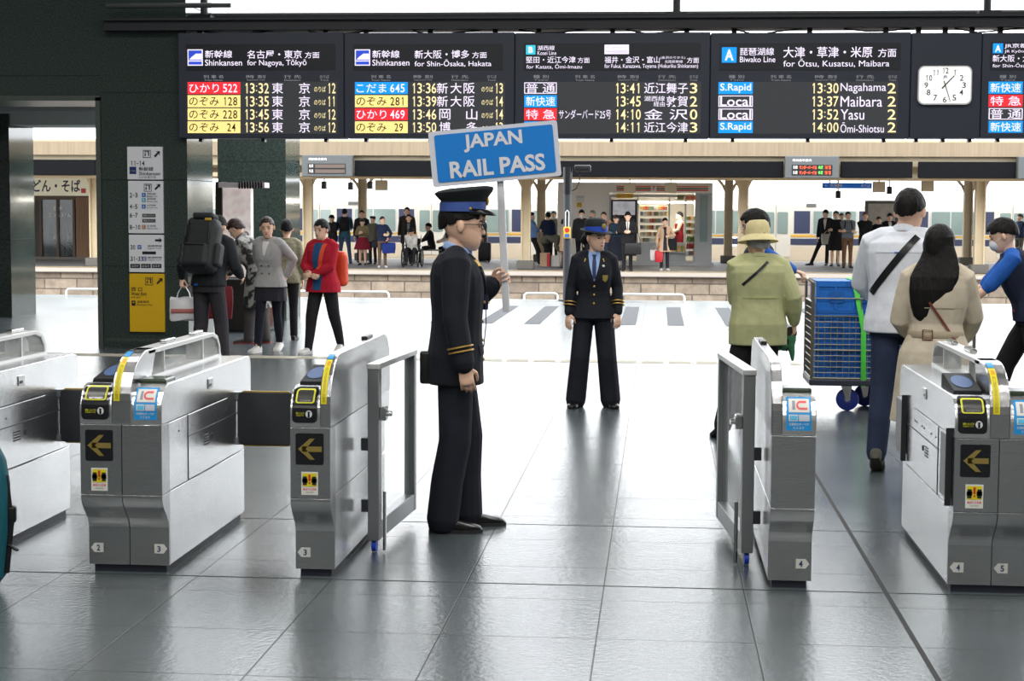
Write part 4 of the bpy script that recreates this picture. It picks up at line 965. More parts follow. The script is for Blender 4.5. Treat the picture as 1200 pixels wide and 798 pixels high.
def ticket_gate(label, x0, x1, fin, halves, glass=True, rside=True, group=None):
    """x0..x1 body; fin = (xa, xb); halves = list of (xa, xb, kind, number, number_on_left)"""
    xc0 = (x0 + x1) / 2
    g = thing('ticket_gate', label, 'ticket gate', (0, 0, 0))
    sp = sorted({x0, x1, *[h[0] for h in halves], *[h[1] for h in halves]})
    E_ = 0.0012
    b = BM(); box(b, x0 + 0.02, x1 - 0.02, GY0 + 0.12, 8.70, 0.0, 0.05); obj('plinth', b, PLINTH, g, smooth=False)
    LF = low_front()
    for a, c in zip(sp, sp[1:]):
        b = BM(); prism(b, LF + [(GY0 + 0.12, 0.3735), (GY0 + 0.12, 0.035)], a + E_, c - E_); obj('kick_panel', b, STEEL, g, smooth=False, bev=0.0015)
        b = BM(); box(b, a + E_, c - E_, GY0, GY0 + 0.12, 0.3755, 0.692); obj('front_panel', b, STEEL, g, smooth=False, bev=0.0015)
    b = BM(); box(b, x0 + 0.002, x1 - 0.002, GY0 + 0.1205, 8.72, 0.035, 0.374); obj('lower_cabinet', b, STEELB, g, smooth=False, bev=0.003)
    b = BM(); box(b, x0 + 0.002, x1 - 0.002, GY0 + 0.1205, 8.72, 0.378, 0.690); obj('middle_cabinet', b, STEELB, g, smooth=False, bev=0.003)
    up = [(GY0, 0.694)] + [(yf(0.694 + 0.176 * k / 16), 0.694 + 0.176 * k / 16) for k in range(1, 17)]
    up += [(8.80, 0.87), (8.85, 0.86), (8.87, 0.83), (8.87, 0.62), (8.84, 0.59), (8.35, 0.694)]
    b = BM(); prism(b, up, x0, x1); obj('upper_housing', b, STEELB, g, smooth=False, bev=0.004)
    xa, xb = fin[0] - 0.002, fin[1] + 0.002
    F0 = fin_profile(0.66 if False else 0.694)
    if glass:
        b = BM(); prism(b, [(GY0 - 0.004 + (p[0] - GY0), p[1]) for p in F0] + [(7.62, 1.008), (7.56, 0.90), (7.52, 0.86), (7.52, 0.694)], xa, xb); obj('spine', b, STEEL, g, smooth=False, bev=0.006)
        b = BM(); prism(b, [(7.50, 0.985), (8.62, 0.985), (8.70, 0.965), (8.745, 0.92), (8.755, 0.868), (8.78, 0.868), (8.77, 0.93), (8.72, 0.985), (8.63, 1.008), (7.50, 1.008)], xa, xb); obj('top_rail', b, WHITE_STEEL, g, smooth=False, bev=0.004)
        for sx in (xa + 0.006, xb - 0.012):
            b = BM(); prism(b, [(7.53, 0.868), (7.58, 0.90), (7.62, 0.986), (8.62, 0.986), (8.70, 0.965), (8.745, 0.92), (8.755, 0.868)], sx, sx + 0.006); obj('fin_glass', b, GLASS, g, smooth=False)
        b = BM(); box(b, xa, xb, 8.42, 8.435, 0.868, 0.988); obj('fin_stile', b, WHITE_STEEL, g, smooth=False)
        b = BM(); box(b, xa, xb, 7.74, 7.752, 0.868, 0.988); obj('fin_stile', b, WHITE_STEEL, g, smooth=False)
        b = BM(); box(b, xa - 0.002, xb + 0.002, 7.5, 8.78, 0.866, 0.885); obj('fin_rail', b, WHITE_STEEL, g, smooth=False, bev=0.003)
    else:
        b = BM(); prism(b, [(GY0 - 0.004 + (p[0] - GY0), p[1]) for p in F0] + [(8.68, 1.012), (8.78, 0.99), (8.85, 0.92), (8.87, 0.84), (8.87, 0.694)], xa, xb); obj('spine', b, STEEL, g, smooth=False, bev=0.006)
    for yy in ((7.95, 8.45) if glass else (8.3,)):
        b = BM(); rbox(b, V(((xa + xb) / 2, yy, 1.018)), (0.032, 0.17, 0.02), 0.006); sb = obj('sensor_bar', b, CHROME if glass else BLACK, g, smooth=False)
    for kind_x0, kind_x1, kind, n, lf in halves:
        if kind == 'in':
            lo, hi = kind_x0 + 0.012, (xa - 0.012 if kind_x0 < xa else kind_x1 - 0.02)
            reader(g, lo, hi); arrow_box(g, kind_x0 + 0.026, kind_x0 + 0.152)
        else:
            lo, hi = (xb + 0.015, kind_x1 - 0.022); ic_sticker(g, lo, hi)
            b = BM(); rbox(b, V(((lo + hi) / 2, 7.42, 0.874)), (hi - lo + 0.02, 0.16, 0.03), 0.01); obj('exit_slot', b, mat('exit_slot_dark', (58, 70, 56), 0.2, var=0.3), g, smooth=False)
        number_tag(g, kind_x0 + 0.047 if lf else kind_x1 - 0.047, n, lf)
    # yellow strip that runs up the spine
    def wsp(x, y, z):
        if z < 0.80: return (x, GY0 - 0.0065 + y, z)
        k = min(1, (z - 0.80) / 0.208); return (x, GY0 - 0.0065 + 0.27 * (1 - math.sqrt(1 - k * k)) + y, z)
    w = xb - xa; s0 = xa + (0.012 if glass else 0.006); s1 = s0 + (0.028 if w > 0.06 else 0.026)
    if any(h[2] == 'in' for h in halves):
        b = BM(); grid(b, s0, s1, 0.80, 0.985, 20); ys = decal('yellow_strip', b, YEL, g, wsp)
        b = BM(); grid(b, s0, s1, 0.986, 1.004, 6); decal('blue_end', b, STB, ys, lambda x, y, z: (wsp(x, y, z)[0], wsp(x, y, z)[1] - 0.0, z + 0.0015))
        b = BM()
        for k in range(13): text_in(b, '切符ここへ入れてくださいね'[k], s0 + 0.007, s1 - 0.007, 0.808 + 0.0115 * k, 0.8175 + 0.0115 * k, 0.0)
        decal('lettering', b, SEAM, ys, lambda x, y, z: (wsp(x, y, z)[0], wsp(x, y, z)[1] - 0.0012, z))
        b = BM(); text_in(b, '注意', s0 + 0.006, s1 - 0.006, 0.962, 0.98, 0.02); decal('lettering', b, REDP, ys, lambda x, y, z: (wsp(x, y, z)[0], wsp(x, y, z)[1] - 0.0012, z))
    # fittings on the visible flank
    fx, sg = (x1, 1) if rside else (x0, -1)
    def flank(name, m, y0, y1, z0, z1, th=0.004, bev=0.0):
        b = BM(); a, c = (fx - 0.002, fx + th) if sg > 0 else (fx - th, fx + 0.002); box(b, a, c, y0, y1, z0, z1); return obj(name, b, m, g, smooth=False, bev=bev)
    if glass:
        la = flank('latch', CHROME, 8.0, 8.08, 0.775, 0.825, 0.005, 0.002)
        b = BM(); box(b, fx - 0.004 if sg < 0 else fx, fx if sg < 0 else fx + 0.006, 8.015, 8.05, 0.785, 0.80); 
        for v in b.verts: v.co.x += sg * 0.001
        obj('keyhole', b, BLACK, la, smooth=False)
        for k in range(4): flank('speaker_slot', SEAM, 7.93, 8.02, 0.505 + 0.014 * k, 0.511 + 0.014 * k, 0.0012)
        flank('keyhole', SEAM, 8.07, 8.09, 0.52, 0.545, 0.002)
        flank('panel_seam', SEAM, 7.65, 7.654, 0.378, 0.69, 0.001)
        flank('panel_seam', SEAM, 7.654, 8.7, 0.585, 0.589, 0.001)
        for yy in (7.5, 7.72, 7.84, 8.05, 8.12, 8.28, 8.34): flank('screw', SEAM, yy, yy + 0.008, 0.628, 0.636, 0.0015)
    return g
FLAP = mat('flap_grey', (52, 54, 58), 0.45, var=0.08)
def flap(g, x0, x1, y, z0, z1):
    b = BM(); prism(b, rrect(x0, x1, z0, z1, 0.03), y, y + 0.03, 'Y'); f = obj('flap_door', b, FLAP, g, smooth=False, bev=0.004)
    b = BM(); box(b, x0 + 0.03, x1 - 0.03, y + 0.004, y + 0.026, z1 - 0.001, z1 + 0.006); box(b, x0 + 0.03, x1 - 0.03, y + 0.004, y + 0.026, z0 - 0.006, z0 + 0.001); obj('edge_strip', b, paint((168, 140, 50)), f, smooth=False)
    for z in (z0 + 0.02, z1 - 0.02):
        b = BM(); cyl(b, V((x0, y + 0.015, z - 0.02)), V((x0, y + 0.015, z + 0.02)), 0.018, 10); obj('hinge', b, CHROME, f)
g = ticket_gate('double ticket gate at the left edge, cut off by the frame, glass fin on top', -3.545, -3.17, (-3.40, -3.315), [(-3.545, -3.357, 'in', '1', True), (-3.357, -3.17, 'out', '2', False)])
flap(g, -3.168, -2.86, 8.56, 0.42, 0.70)
g = ticket_gate('double ticket gate marked 2 and 3 with glass fin, left of the single gate', -2.582, -2.205, (-2.432, -2.347), [(-2.582, -2.39, 'in', '2', True), (-2.39, -2.205, 'out', '3', False)])
flap(g, -2.203, -1.895, 8.56, 0.42, 0.70)
g = ticket_gate('narrow single ticket gate marked 3 with card reader, beside the left glass door', -1.622, -1.44, (-1.485, -1.44), [(-1.622, -1.44, 'in', '3', True)], glass=False)
g = ticket_gate('narrow single ticket gate marked 4 with blue card sticker, beside the right glass door', 0.498, 0.69, (0.498, 0.543), [(0.498, 0.69, 'out', '4', False)], glass=False, rside=False)
g = ticket_gate('double ticket gate marked 4 and 5 with glass fin at the right edge', 1.277, 1.655, (1.425, 1.508), [(1.277, 1.466, 'in', '4', True), (1.466, 1.655, 'out', '5', True)], rside=False)
def folded(g, x, y0, y1, z0, z1):
    b = BM(); box(b, x - 0.022, x + 0.001, y0, y1, z0, z1); f = obj('flap_door', b, mat('flap_pale', (120, 122, 124), 0.4), g, smooth=False, bev=0.006)
    b = BM(); box(b, x - 0.026, x - 0.0, y0 - 0.012, y0, z0 - 0.03, z1 + 0.03); obj('hinge', b, RUBBER, f, smooth=False)
folded(g, 1.277, 7.30, 7.46, 0.42, 0.70); folded(g, 1.277, 8.62, 8.84, 0.42, 0.70)

# ------------------------------------------------------------------ swing doors of framed glass
ALU = mat('grey_aluminium', (150, 153, 155), 0.35, 0.7, var=0.05, nscale=4)
def glass_door(label, xn, yn, xf, yf_, zt, latch_side):
    d = V((xf - xn, yf_ - yn, 0)); L_ = d.length
    t = thing('glass_door', label, 'door', (xn, yn, 0), math.atan2(d.y, d.x))
    zb = 0.06
    for u0, u1, nm in ((0, 0.062, 'near_stile'), (L_ - 0.05, L_, 'far_stile')):
        b = BM(); box(b, u0, u1, -0.028, 0.028, zb, zt); obj(nm, b, ALU, t, smooth=False, bev=0.004)
    b = BM(); box(b, -0.004, L_ + 0.004, -0.032, 0.032, zt - 0.006, zt + 0.022); obj('top_rail', b, mat('pale_rail', (206, 208, 208), 0.35, 0.4), t, smooth=False, bev=0.004)
    b = BM(); box(b, 0.06, L_ - 0.05, -0.026, 0.026, zb, zb + 0.09); obj('bottom_rail', b, ALU, t, smooth=False, bev=0.004)
    b = BM(); box(b, 0.06, L_ - 0.05, -0.005, 0.005, zb + 0.09, zt); obj('glass_pane', b, GLASS, t, smooth=False)
    b = BM(); rbox(b, V((0.03, latch_side * 0.045, 0.68)), (0.05, 0.035, 0.07), 0.008); la = obj('latch', b, CHROME, t, smooth=False)
    b = BM(); cyl(b, V((0.03, latch_side * 0.06, 0.68)), V((0.03, latch_side * 0.085, 0.68)), 0.014, 10); obj('thumb_turn', b, CHROME, la)
    for z in (0.2, 0.5):
        b = BM(); box(b, 0.0, 0.03, -latch_side * 0.06, -latch_side * 0.026, z, z + 0.06); obj('hinge', b, SEAM, t, smooth=False)
    b = BM(); cyl(b, V((0.03, latch_side * 0.05, 0.01)), V((0.03, latch_side * 0.05, 0.3)), 0.009, 8); obj('drop_bolt', b, CHROME, t)
    b = BM(); cyl(b, V((0.03, -0.011, 0.03)), V((0.03, 0.011, 0.03)), 0.029, 16); obj('caster', b, paint((30, 70, 190), 0.4), t)
    b = BM(); box(b, 0.01, 0.05, -0.02, 0.02, 0.06, 0.085); obj('caster_fork', b, CHROME, t, smooth=False)
glass_door('framed glass swing door standing open beside the single gate marked 3', -1.36, 7.88, -1.305, 8.76, 0.90, -1)
glass_door('framed glass swing door standing open beside the single gate marked 4', 0.432, 7.78, 0.345, 8.72, 0.905, 1)
# ------------------------------------------------------------------ PEOPLE
def lerp(a, b, t): return a + (b - a) * t
def interp(tab, z):
    if z <= tab[0][0]: return tab[0][1:]
    for p, q in zip(tab, tab[1:]):
        if z <= q[0]:
            t = (z - p[0]) / (q[0] - p[0]); t = t * t * (3 - 2 * t) * 0.5 + t * 0.5
            return tuple(lerp(a, b, t) for a, b in zip(p[1:], q[1:]))
    return tab[-1][1:]
# body rings: height, half width, half depth, forward offset (for a 1.75 m adult)
MALE = [(0.60, .165, .11, 0), (0.84, .168, .112, 0), (0.93, .170, .115, 0), (1.03, .152, .105, .004), (1.12, .150, .102, .006), (1.25, .168, .112, .004), (1.34, .176, .110, 0), (1.41, .160, .088, -.008), (1.455, .105, .066, -.012), (1.49, .062, .058, -.008)]
FEM = [(0.60, .168, .112, 0), (0.84, .172, .116, -.004), (0.92, .172, .116, -.006), (1.03, .138, .098, .002), (1.10, .130, .094, .006), (1.24, .150, .112, .012), (1.33, .155, .102, .004), (1.40, .140, .080, -.006), (1.445, .090, .060, -.010), (1.485, .052, .050, -.008)]
def ik(a, b, l1, l2, pole):
    d = b - a; L = d.length; d = d.normalized() if L > 1e-6 else V((0, 0, -1))
    L = max(min(L, (l1 + l2) * 0.998), abs(l1 - l2) + 0.02)
    x = (l1 * l1 - l2 * l2 + L * L) / (2 * L); h = math.sqrt(max(0, l1 * l1 - x * x))
    p = pole - d * pole.dot(d); p = p.normalized() if p.length > 1e-6 else d.orthogonal().normalized()
    return a + d * x + p * h, a + d * L
PROJ = []
HEADR = [(-0.122, .008, .058, .034), (-0.116, .024, .070, .018), (-0.10, .041, .079, -.015), (-0.08, .053, .084, -.045), (-0.06, .0605, .085, -.068), (-0.04, .066, .084, -.086), (-0.02, .070, .081, -.098), (0.0, .0725, .081, -.104),
         (0.02, .074, .084, -.106), (0.045, .073, .084, -.105), (0.07, .068, .077, -.099), (0.095, .056, .060, -.083), (0.112, .035, .033, -.055), (0.119, .010, .0, -.02)]
class Person:
    def __init__(s, label, x, y, yaw, H=1.70, fem=False, lean=0, side=0, twist=0, pel=(0, 0, 0), head=(0, 0, 0), lf=None, rf=None, lh=None, rh=None, lpole=None, rpole=None,
                 lhand=None, rhand=None, near=False, skin=None, group=None, lknee=(0.02, 1, 0), rknee=(-0.02, 1, 0), legs=True, wide=1.0, z=0.0, neck=(0, 0, 0)):
        s.fem, s.near, s.wide = fem, near, wide
        s.hs = 1.10; s.cur = None
        s.root = thing('person', label, 'person', (x, y, z), math.radians(yaw), group, scale=H / 1.75)
        s.tab = FEM if fem else MALE
        s.vb = 0.0055 if near else 0.011; s.vc = 0.0075 if near else 0.013
        s.skin = skin or SKIN
        s.pel = V(pel); s.piv = V((0, 0, 0.93)) + s.pel
        s.lean, s.side, s.twist = map(math.radians, (lean, side, twist))
        sw = 0.158 if fem else 0.178
        s.S = {}; s.E = {}; s.Wr = {}; s.A = {}; s.K = {}; s.Hp = {}
        for sg, hnd, pole, ft, kn in ((-1, lh, lpole, lf, lknee), (1, rh, rpole, rf, rknee)):
            sh = s.T((sg * sw, -0.008, 1.395)); s.S[sg] = sh
            tgt = V(hnd) if hnd else sh + V((sg * 0.075, 0.045, -0.505))
            if not hnd: tgt = s.T((sg * (sw + .07), 0.04, 0.885)) if abs(lean) < 25 else sh + V((sg * .05, .06, -.5))
            s.E[sg], s.Wr[sg] = ik(sh, tgt, 0.275, 0.245, V(pole) if pole else V((sg * 0.45, -1, -0.2)))
            f = list(ft) if ft else [sg * 0.10, 0.0, 0.0, -sg * 10, 0]
            while len(f) < 5: f.append(0)
            hp = V((sg * 0.088, 0, 0.90)) + s.pel; s.Hp[sg] = hp
            yw, pt = math.radians(f[3]), math.radians(f[4])
            s.A[sg] = (V((f[0], f[1], f[2] + 0.075)), yw, pt)
            ft_ = V((f[0], f[1], f[2] + 0.075)); dl = (ft_ - hp).length; ks = max(1.0, dl * 1.0015 / 0.84) if dl > 0.80 else 1.0
            if dl > 0.80: ks = dl * 1.0015 / 0.84
            k, ank = ik(hp, ft_, 0.425 * ks, 0.415 * ks, V(kn)); s.K[sg] = k; s.A[sg] = (ank, yw, pt)
        hy, hp_, hr = map(math.radians, head)
        base = s.T((0, -0.004, 1.485 if fem else 1.478)); Rt = s.R(1.0)
        s.HR = Rt @ Euler((hp_, hr, hy), 'XYZ').to_matrix()
        s.HC = base + Rt @ V(neck) + s.HR @ V((0, 0.018, 0.125))
        s.neckb = s.T((0, -0.012, 1.44))
        s.hand_spec = {-1: lhand or {}, 1: rhand or {}}
        s.legs = legs
        s.off = 0.0; s.toff = {}
        s.make_body()
    def R(s, w): return Euler((-s.lean * w, s.side * w, s.twist * w), 'XYZ').to_matrix()
    def T(s, p):
        p = V(p); z = p.z
        w = min(1, max(0, (z - 0.90) / 0.28)); w = w * w * (3 - 2 * w)
        q = p + s.pel
        if w == 0: return q
        # pivot line so that the bend is spread along the waist
        return s.piv + s.R(w) @ (q - s.piv)
    def H_(s, p): return s.HC + s.HR @ (V(p) * s.hs)
    def ring(s, z, off=0.0, n=20, sx=1.0, sy=1.0, dy=0.0):
        rx, ry, yo = interp(s.tab, z); rx, ry = (rx * s.wide + off) * sx, (ry * s.wide + off) * sy
        out = []
        for i in range(n):
            a = 2 * PI * i / n; ca, sa = math.cos(a), math.sin(a)
            k = 1.0 / (abs(ca) ** 2.5 + abs(sa) ** 2.5) ** (1 / 2.5)
            out.append(s.T((ca * rx * k, yo + dy + sa * ry * k, z)))
        return out
    def make_body(s):
        b = BM(); sh = 0.012
        loft(b, [s.ring(z, -sh) for z in (0.84, 0.88, 0.93, 1.0, 1.06, 1.12, 1.2, 1.28, 1.34, 1.40, 1.44, 1.48)])
        f = 0.88 if s.fem else 1.0
        # neck and head
        tube(b, [s.neckb, s.T((0, -0.004, 1.50)), s.H_((0, -0.022, -0.05))], [0.058 * f, 0.052 * f, 0.052 * f], n=12)
        R_ = []
        for z, w, yf_, yb in HEADR:
            w *= 0.95 if s.fem else 1.0
            R_.append([s.H_((w * math.copysign(abs(math.cos(a)) ** 0.88, math.cos(a)), (yf_ + yb) / 2 + (yf_ - yb) / 2 * math.copysign(abs(math.sin(a)) ** 0.88, math.sin(a)), z)) for a in [2 * PI * k / 26 for k in range(26)]])
        loft(b, R_)
        for sg in (-1, 1): ell(b, s.H_((sg * 0.030, 0.066, 0.016)), (0.026, 0.018, 0.009), s.HR)
        tube(b, [s.H_((0, 0.076, 0.012)), s.H_((0, 0.090, -0.02)), s.H_((0, 0.095, -0.034))], [0.008, 0.010, 0.0125], n=8)
        ell(b, s.H_((0, 0.081, -0.066)), (0.021, 0.009, 0.0085), s.HR)
        for sg in (-1, 1):
            ell(b, s.H_((sg * 0.080, -0.012, -0.010)), (0.012, 0.02, 0.033), s.HR @ Euler((0, 0, sg * -0.35)).to_matrix())
        for sg in (-1, 1):
            tube(b, [s.T((sg * 0.07, -0.012, 1.425)), s.S[sg], lerp(s.S[sg], s.E[sg], .5), s.E[sg], lerp(s.E[sg], s.Wr[sg], .35), s.Wr[sg]],
                 [0.042 * f, 0.05 * f, 0.043 * f, 0.036 * f, 0.036 * f, 0.025 * f], n=12)
            s.hand(b, sg)
            if s.legs:
                ank, yw, pt = s.A[sg]; hp, k = s.Hp[sg], s.K[sg]
                kb = lerp(k, ank, .35) + (V((0, -0.018, 0)))
                tube(b, [hp, lerp(hp, k, .5), k, kb, ank], [0.078, 0.066, 0.048, 0.05, 0.034], n=12)
                Rf = s.footR(sg); tube(b, [ank + Rf @ V((0, -0.03, -0.03)), ank + Rf @ V((0, 0.06, -0.045)), ank + Rf @ V((0, 0.14, -0.055))], [(0.03, 0.028), (0.036, 0.022), (0.032, 0.014)], n=8, ref=Rf @ V((1, 0, 0)))
        obj('body', b, s.skin, s.root, vox=s.vb, smo=3 if s.near else 2)
    def footR(s, sg): return Euler((s.A[sg][2], 0, s.A[sg][1]), 'XYZ').to_matrix() if False else (Matrix.Rotation(s.A[sg][1], 3, 'Z') @ Matrix.Rotation(s.A[sg][2], 3, 'X'))
    def hand(s, b, sg):
        sp = s.hand_spec[sg]; w = s.Wr[sg]
        d = V(sp['d']).normalized() if 'd' in sp else (w - s.E[sg]).normalized()
        n = V(sp.get('n', (-sg, 0, 0))); n = n - d * n.dot(d); n = n.normalized() if n.length > .05 else d.orthogonal().normalized()
        t = d.cross(n); th = V(sp.get('t', (0, 1, 0.2)))
        if t.dot(th) < 0: t = -t
        curl = sp.get('curl', 0.9); k = 0.92 if s.fem else 1.0; r = 0.0085 if s.near else 0.0115
        pc = w + d * 0.01
        tube(b, [w - d * .01, w + d * .03, w + d * .075 * k, w + d * 0.092 * k], [(0.026 * k, 0.02), (0.036 * k, 0.016), (0.04 * k, 0.0135), (0.034 * k, 0.010)], n=12, ref=t)
        Ls = [(0.040, 0.024, 0.020), (0.044, 0.028, 0.021), (0.041, 0.026, 0.020), (0.033, 0.020, 0.018)]
        for i, ls in enumerate(Ls):
            p = w + d * (0.088 - 0.004 * abs(i - 1)) * k + t * (0.030 - 0.020 * i) * k
            pts = [p - d * 0.02]; a = 0.0; pts.append(p)
            spread = (1.5 - i) * 0.04
            for j, l in enumerate(ls):
                a += curl * (0.38, 0.38, 0.24)[j]
                dr = (d * math.cos(a) + n * math.sin(a) + t * spread).normalized()
                p = p + dr * l * k; pts.append(p)
            tube(b, pts, [r, r, r * .95, r * .88, r * .75], n=8)
        tc = sp.get('thumb', 0.45)
        p = w + d * 0.022 + t * 0.028 * k
        p1 = p + (d * 0.55 + t * 0.62 + n * 0.35).normalized() * 0.036
        p2 = p1 + (d * 0.85 + t * (0.35 - tc * .5) + n * (0.25 + tc)).normalized() * 0.03
        p3 = p2 + (d * 0.8 + t * (0.1 - tc * .6) + n * (0.25 + tc)).normalized() * 0.024
        tube(b, [w + d * 0.01 + t * .012, p, p1, p2, p3], [0.013, 0.0125, 0.0115, 0.010, 0.008], n=8)
    def face(s, mouth=True):
        eyem = mat('dark_eye', (34, 26, 24), 0.25); brow = HAIR
        for sg in (-1, 1):
            b = BM(); ell(b, s.H_((sg * 0.031, 0.0745, -0.004)), (0.0145, 0.0045, 0.0053), s.HR, 10, 6); obj('eye', b, eyem, s.root)
            b = BM(); tube(b, [s.H_((sg * 0.016, 0.084, 0.018)), s.H_((sg * 0.032, 0.082, 0.023)), s.H_((sg * 0.047, 0.073, 0.019))], [0.003, 0.0042, 0.002], n=6); obj('eyebrow', b, brow, s.root)
        b = BM(); ell(b, s.H_((0, 0.0855, -0.066)), (0.019, 0.005, 0.006), s.HR, 12, 6); obj('lips', b, mat('lip_tone', (168, 100, 92), 0.5), s.root)
    # ---------------------------------------------------------- hair and hats
    def hair(s, m=HAIR, style='short', fringe=0.055, ear=0.0, nape=-0.075, vol=1.0, back=None):
        b = BM()
        def fn(u, p):
            q = V((u.x * 0.0845 * vol, u.y * 0.113 * vol, u.z * 0.107 * vol))
            if style in ('bob', 'long') and q.z < 0: q = V((u.x * 0.090 * vol, u.y * 0.113, u.z * (0.16 if style == 'bob' else 0.15)))
            f = u.y  # forward
            if f > 0.35: lim = fringe - (0.03 if abs(u.x) > 0.55 else 0)
            elif f > -0.15: lim = lerp(ear, fringe - 0.03, max(0, (f + 0.15) / 0.5))
            else: lim = lerp(nape, ear, max(0, (f + 1) / 0.85) ** (0.6 if style == 'short' else 1.0))
            if u.z < 0 and f < 0.35:
                h_ = max(0.2, math.sqrt(max(0.0, 1 - u.z * u.z))); w_ = min(1.45, lerp(h_, 1, 0.5) / h_); q.x *= w_; q.y *= lerp(1, w_, 0.8)
            jag = 0.004 * math.sin(9 * math.atan2(u.x, u.y)) + 0.003 * math.sin(23 * math.atan2(u.x, u.y))
            if q.z + 0.018 < lim + jag:
                sc = 0.52; q = V((q.x * sc, q.y * sc, q.z * 0.62))
            nn = noise.noise(u * 4.0) * 0.03 + noise.noise(V((u.x * 14, u.y * 14, u.z * 3))) * 0.022
            return q * (1 + nn)
        ell(b, V((0, 0, 0)), (1, 1, 1), None, 56, 40, fn)
        for v in b.verts: v.co = s.H_((v.co.x, v.co.y - 0.013, v.co.z + 0.022))
        if back: back(b)
        obj('hair', b, m, s.root, vox=0.0048 if s.near else 0, smo=2)
    def hloft(s, name, rings, m, parent=None, n=28, cap=True, shear=0.0):
        """rings in head space: (z, rx, ry, y offset[, rise per metre forward])"""
        b = BM(); R_ = []
        for r in rings:
            z, rx, ry, yo = r[:4]; tl = r[4] if len(r) > 4 else 0.0
            R_.append([s.H_((rx * math.cos(2 * PI * i / n), yo + ry * math.sin(2 * PI * i / n), z + tl * ry * math.sin(2 * PI * i / n))) for i in range(n)])
        loft(b, R_, cap); return obj(name, b, m, parent or s.root)
    # ---------------------------------------------------------- clothes
    def arm_tube(s, b, sg, off, end, cuff=None, n=14):
        f = 0.9 if s.fem else 1.0
        S_, E_, W_ = s.S[sg], s.E[sg], s.Wr[sg]
        pts = [s.T((sg * 0.055, -0.010, 1.43)), s.T((sg * 0.12, -0.010, 1.42)), S_ + V((0, 0, 0.002)), lerp(S_, E_, .35), lerp(S_, E_, .75), E_]
        rr = [0.045 * f + off, 0.05 * f + off, 0.055 * f + off, 0.052 * f + off, 0.046 * f + off, 0.043 * f + off]
        if end > 0.55:
            e = lerp(E_, W_, (end - 0.5) * 2); pts += [lerp(E_, e, .5), e]; rr += [0.039 * f + off, cuff or (0.031 * f + off)]
        else:
            k = end * 2; pts = pts[:3] + [lerp(S_, E_, k * .5), lerp(S_, E_, k)]; rr = rr[:3] + [0.056 * f + off, 0.054 * f + off]
        tube(b, pts, rr, n=n)
    def top(s, m, hem=0.80, off=0.022, sleeve=0.96, cuff=None, flare=0.0, name='jacket', neckz=1.47, waist=0.0, bulge=0.0, sx=1.0):
        b = BM(); zs = [z for z in (1.44, 1.40, 1.34, 1.28, 1.22, 1.16, 1.10, 1.04, 0.98, 0.93, 0.88, 0.83, 0.76, 0.68, 0.6, 0.5, 0.42, 0.34) if z > hem + 0.015] + [hem]
        zs = [neckz] + [z for z in zs if z < neckz - 0.01]
        rings = []
        for z in zs:
            o = off * (0.55 if z > 1.42 else 1.0) + (flare * max(0, (0.95 - z)) if z < 0.95 else 0) - waist * math.exp(-((z - 1.08) / 0.09) ** 2) + bulge * math.exp(-((z - 1.0) / 0.12) ** 2)
            rings.append(s.ring(z, o))
        s.off = off; s.prm = (off, flare, waist, bulge, hem)
        loft(b, list(reversed(rings)))
        if sleeve > 0:
            for sg in (-1, 1): s.arm_tube(b, sg, off * 0.75, sleeve, cuff)
        s.cur = obj(name, b, m, s.root, vox=s.vc, smo=3); return s.cur
    def sleeve(s, m, sg, off, a0, a1, name='sleeve', parent=None):
        b = BM(); E_, W_ = s.E[sg], s.Wr[sg]; S_ = s.S[sg]
        P_ = lambda t: lerp(S_, E_, t * 2) if t < .5 else lerp(E_, W_, (t - .5) * 2)
        f = 0.9 if s.fem else 1.0
        ts = [a0 + (a1 - a0) * k / 4 for k in range(5)]
        if a0 < 0.5 < a1: ts = sorted(ts + [0.5])
        tube(b, [P_(t) for t in ts], [(lerp(0.055, 0.043, t * 2) if t < .5 else lerp(0.043, 0.031, t * 2 - 1)) * f + off for t in ts], n=14); return obj(name, b, m, parent or s.root, vox=s.vc, smo=1)
    def band_cuff(s, m, sg, t, off, wd=0.008, name='cuff_stripe', parent=None):
        P_ = lambda q: lerp(s.E[sg], s.Wr[sg], (q - .5) * 2)
        a = P_(t); d = (s.Wr[sg] - s.E[sg]).normalized(); f = 0.9 if s.fem else 1.0
        r = lerp(0.043, 0.031, t * 2 - 1) * f + off
        b = BM(); tube(b, [a - d * wd / 2, a + d * wd / 2], [r, r], n=20, capr=False); return obj(name, b, m, parent or s.root)
    def pants(s, m, off=0.014, knee=0.062, ankle=0.058, waist=1.05, end=1.0, name='trousers', seatz=0.80, thigh=None):
        b = BM()
        loft(b, [s.ring(z, off * 0.8) for z in (0.83, 0.88, 0.93, 0.98, 1.02) if z < waist] + [s.ring(waist, off * 0.6)])
        for sg in (-1, 1):
            ank, yw, pt = s.A[sg]; hp, k = s.Hp[sg], s.K[sg]; e = lerp(k, ank, end) + (V((0, -0.01, -0.01)) if end == 1 else V((0, 0, 0)))
            th = thigh or (0.085 + off * .6)
            tube(b, [hp + V((0, 0, 0.03)), hp + V((sg * .004, 0, -0.04)), lerp(hp, k, .5), k, lerp(k, e, .5) + V((0, -0.008, 0)), e], [th, th, max(0.074, lerp(th, knee, .45)), max(knee, .056), max(0.058, lerp(knee, ankle, .5)), max(ankle, 0.043)], n=14)
        return obj(name, b, m, s.root, vox=s.vc, smo=3)
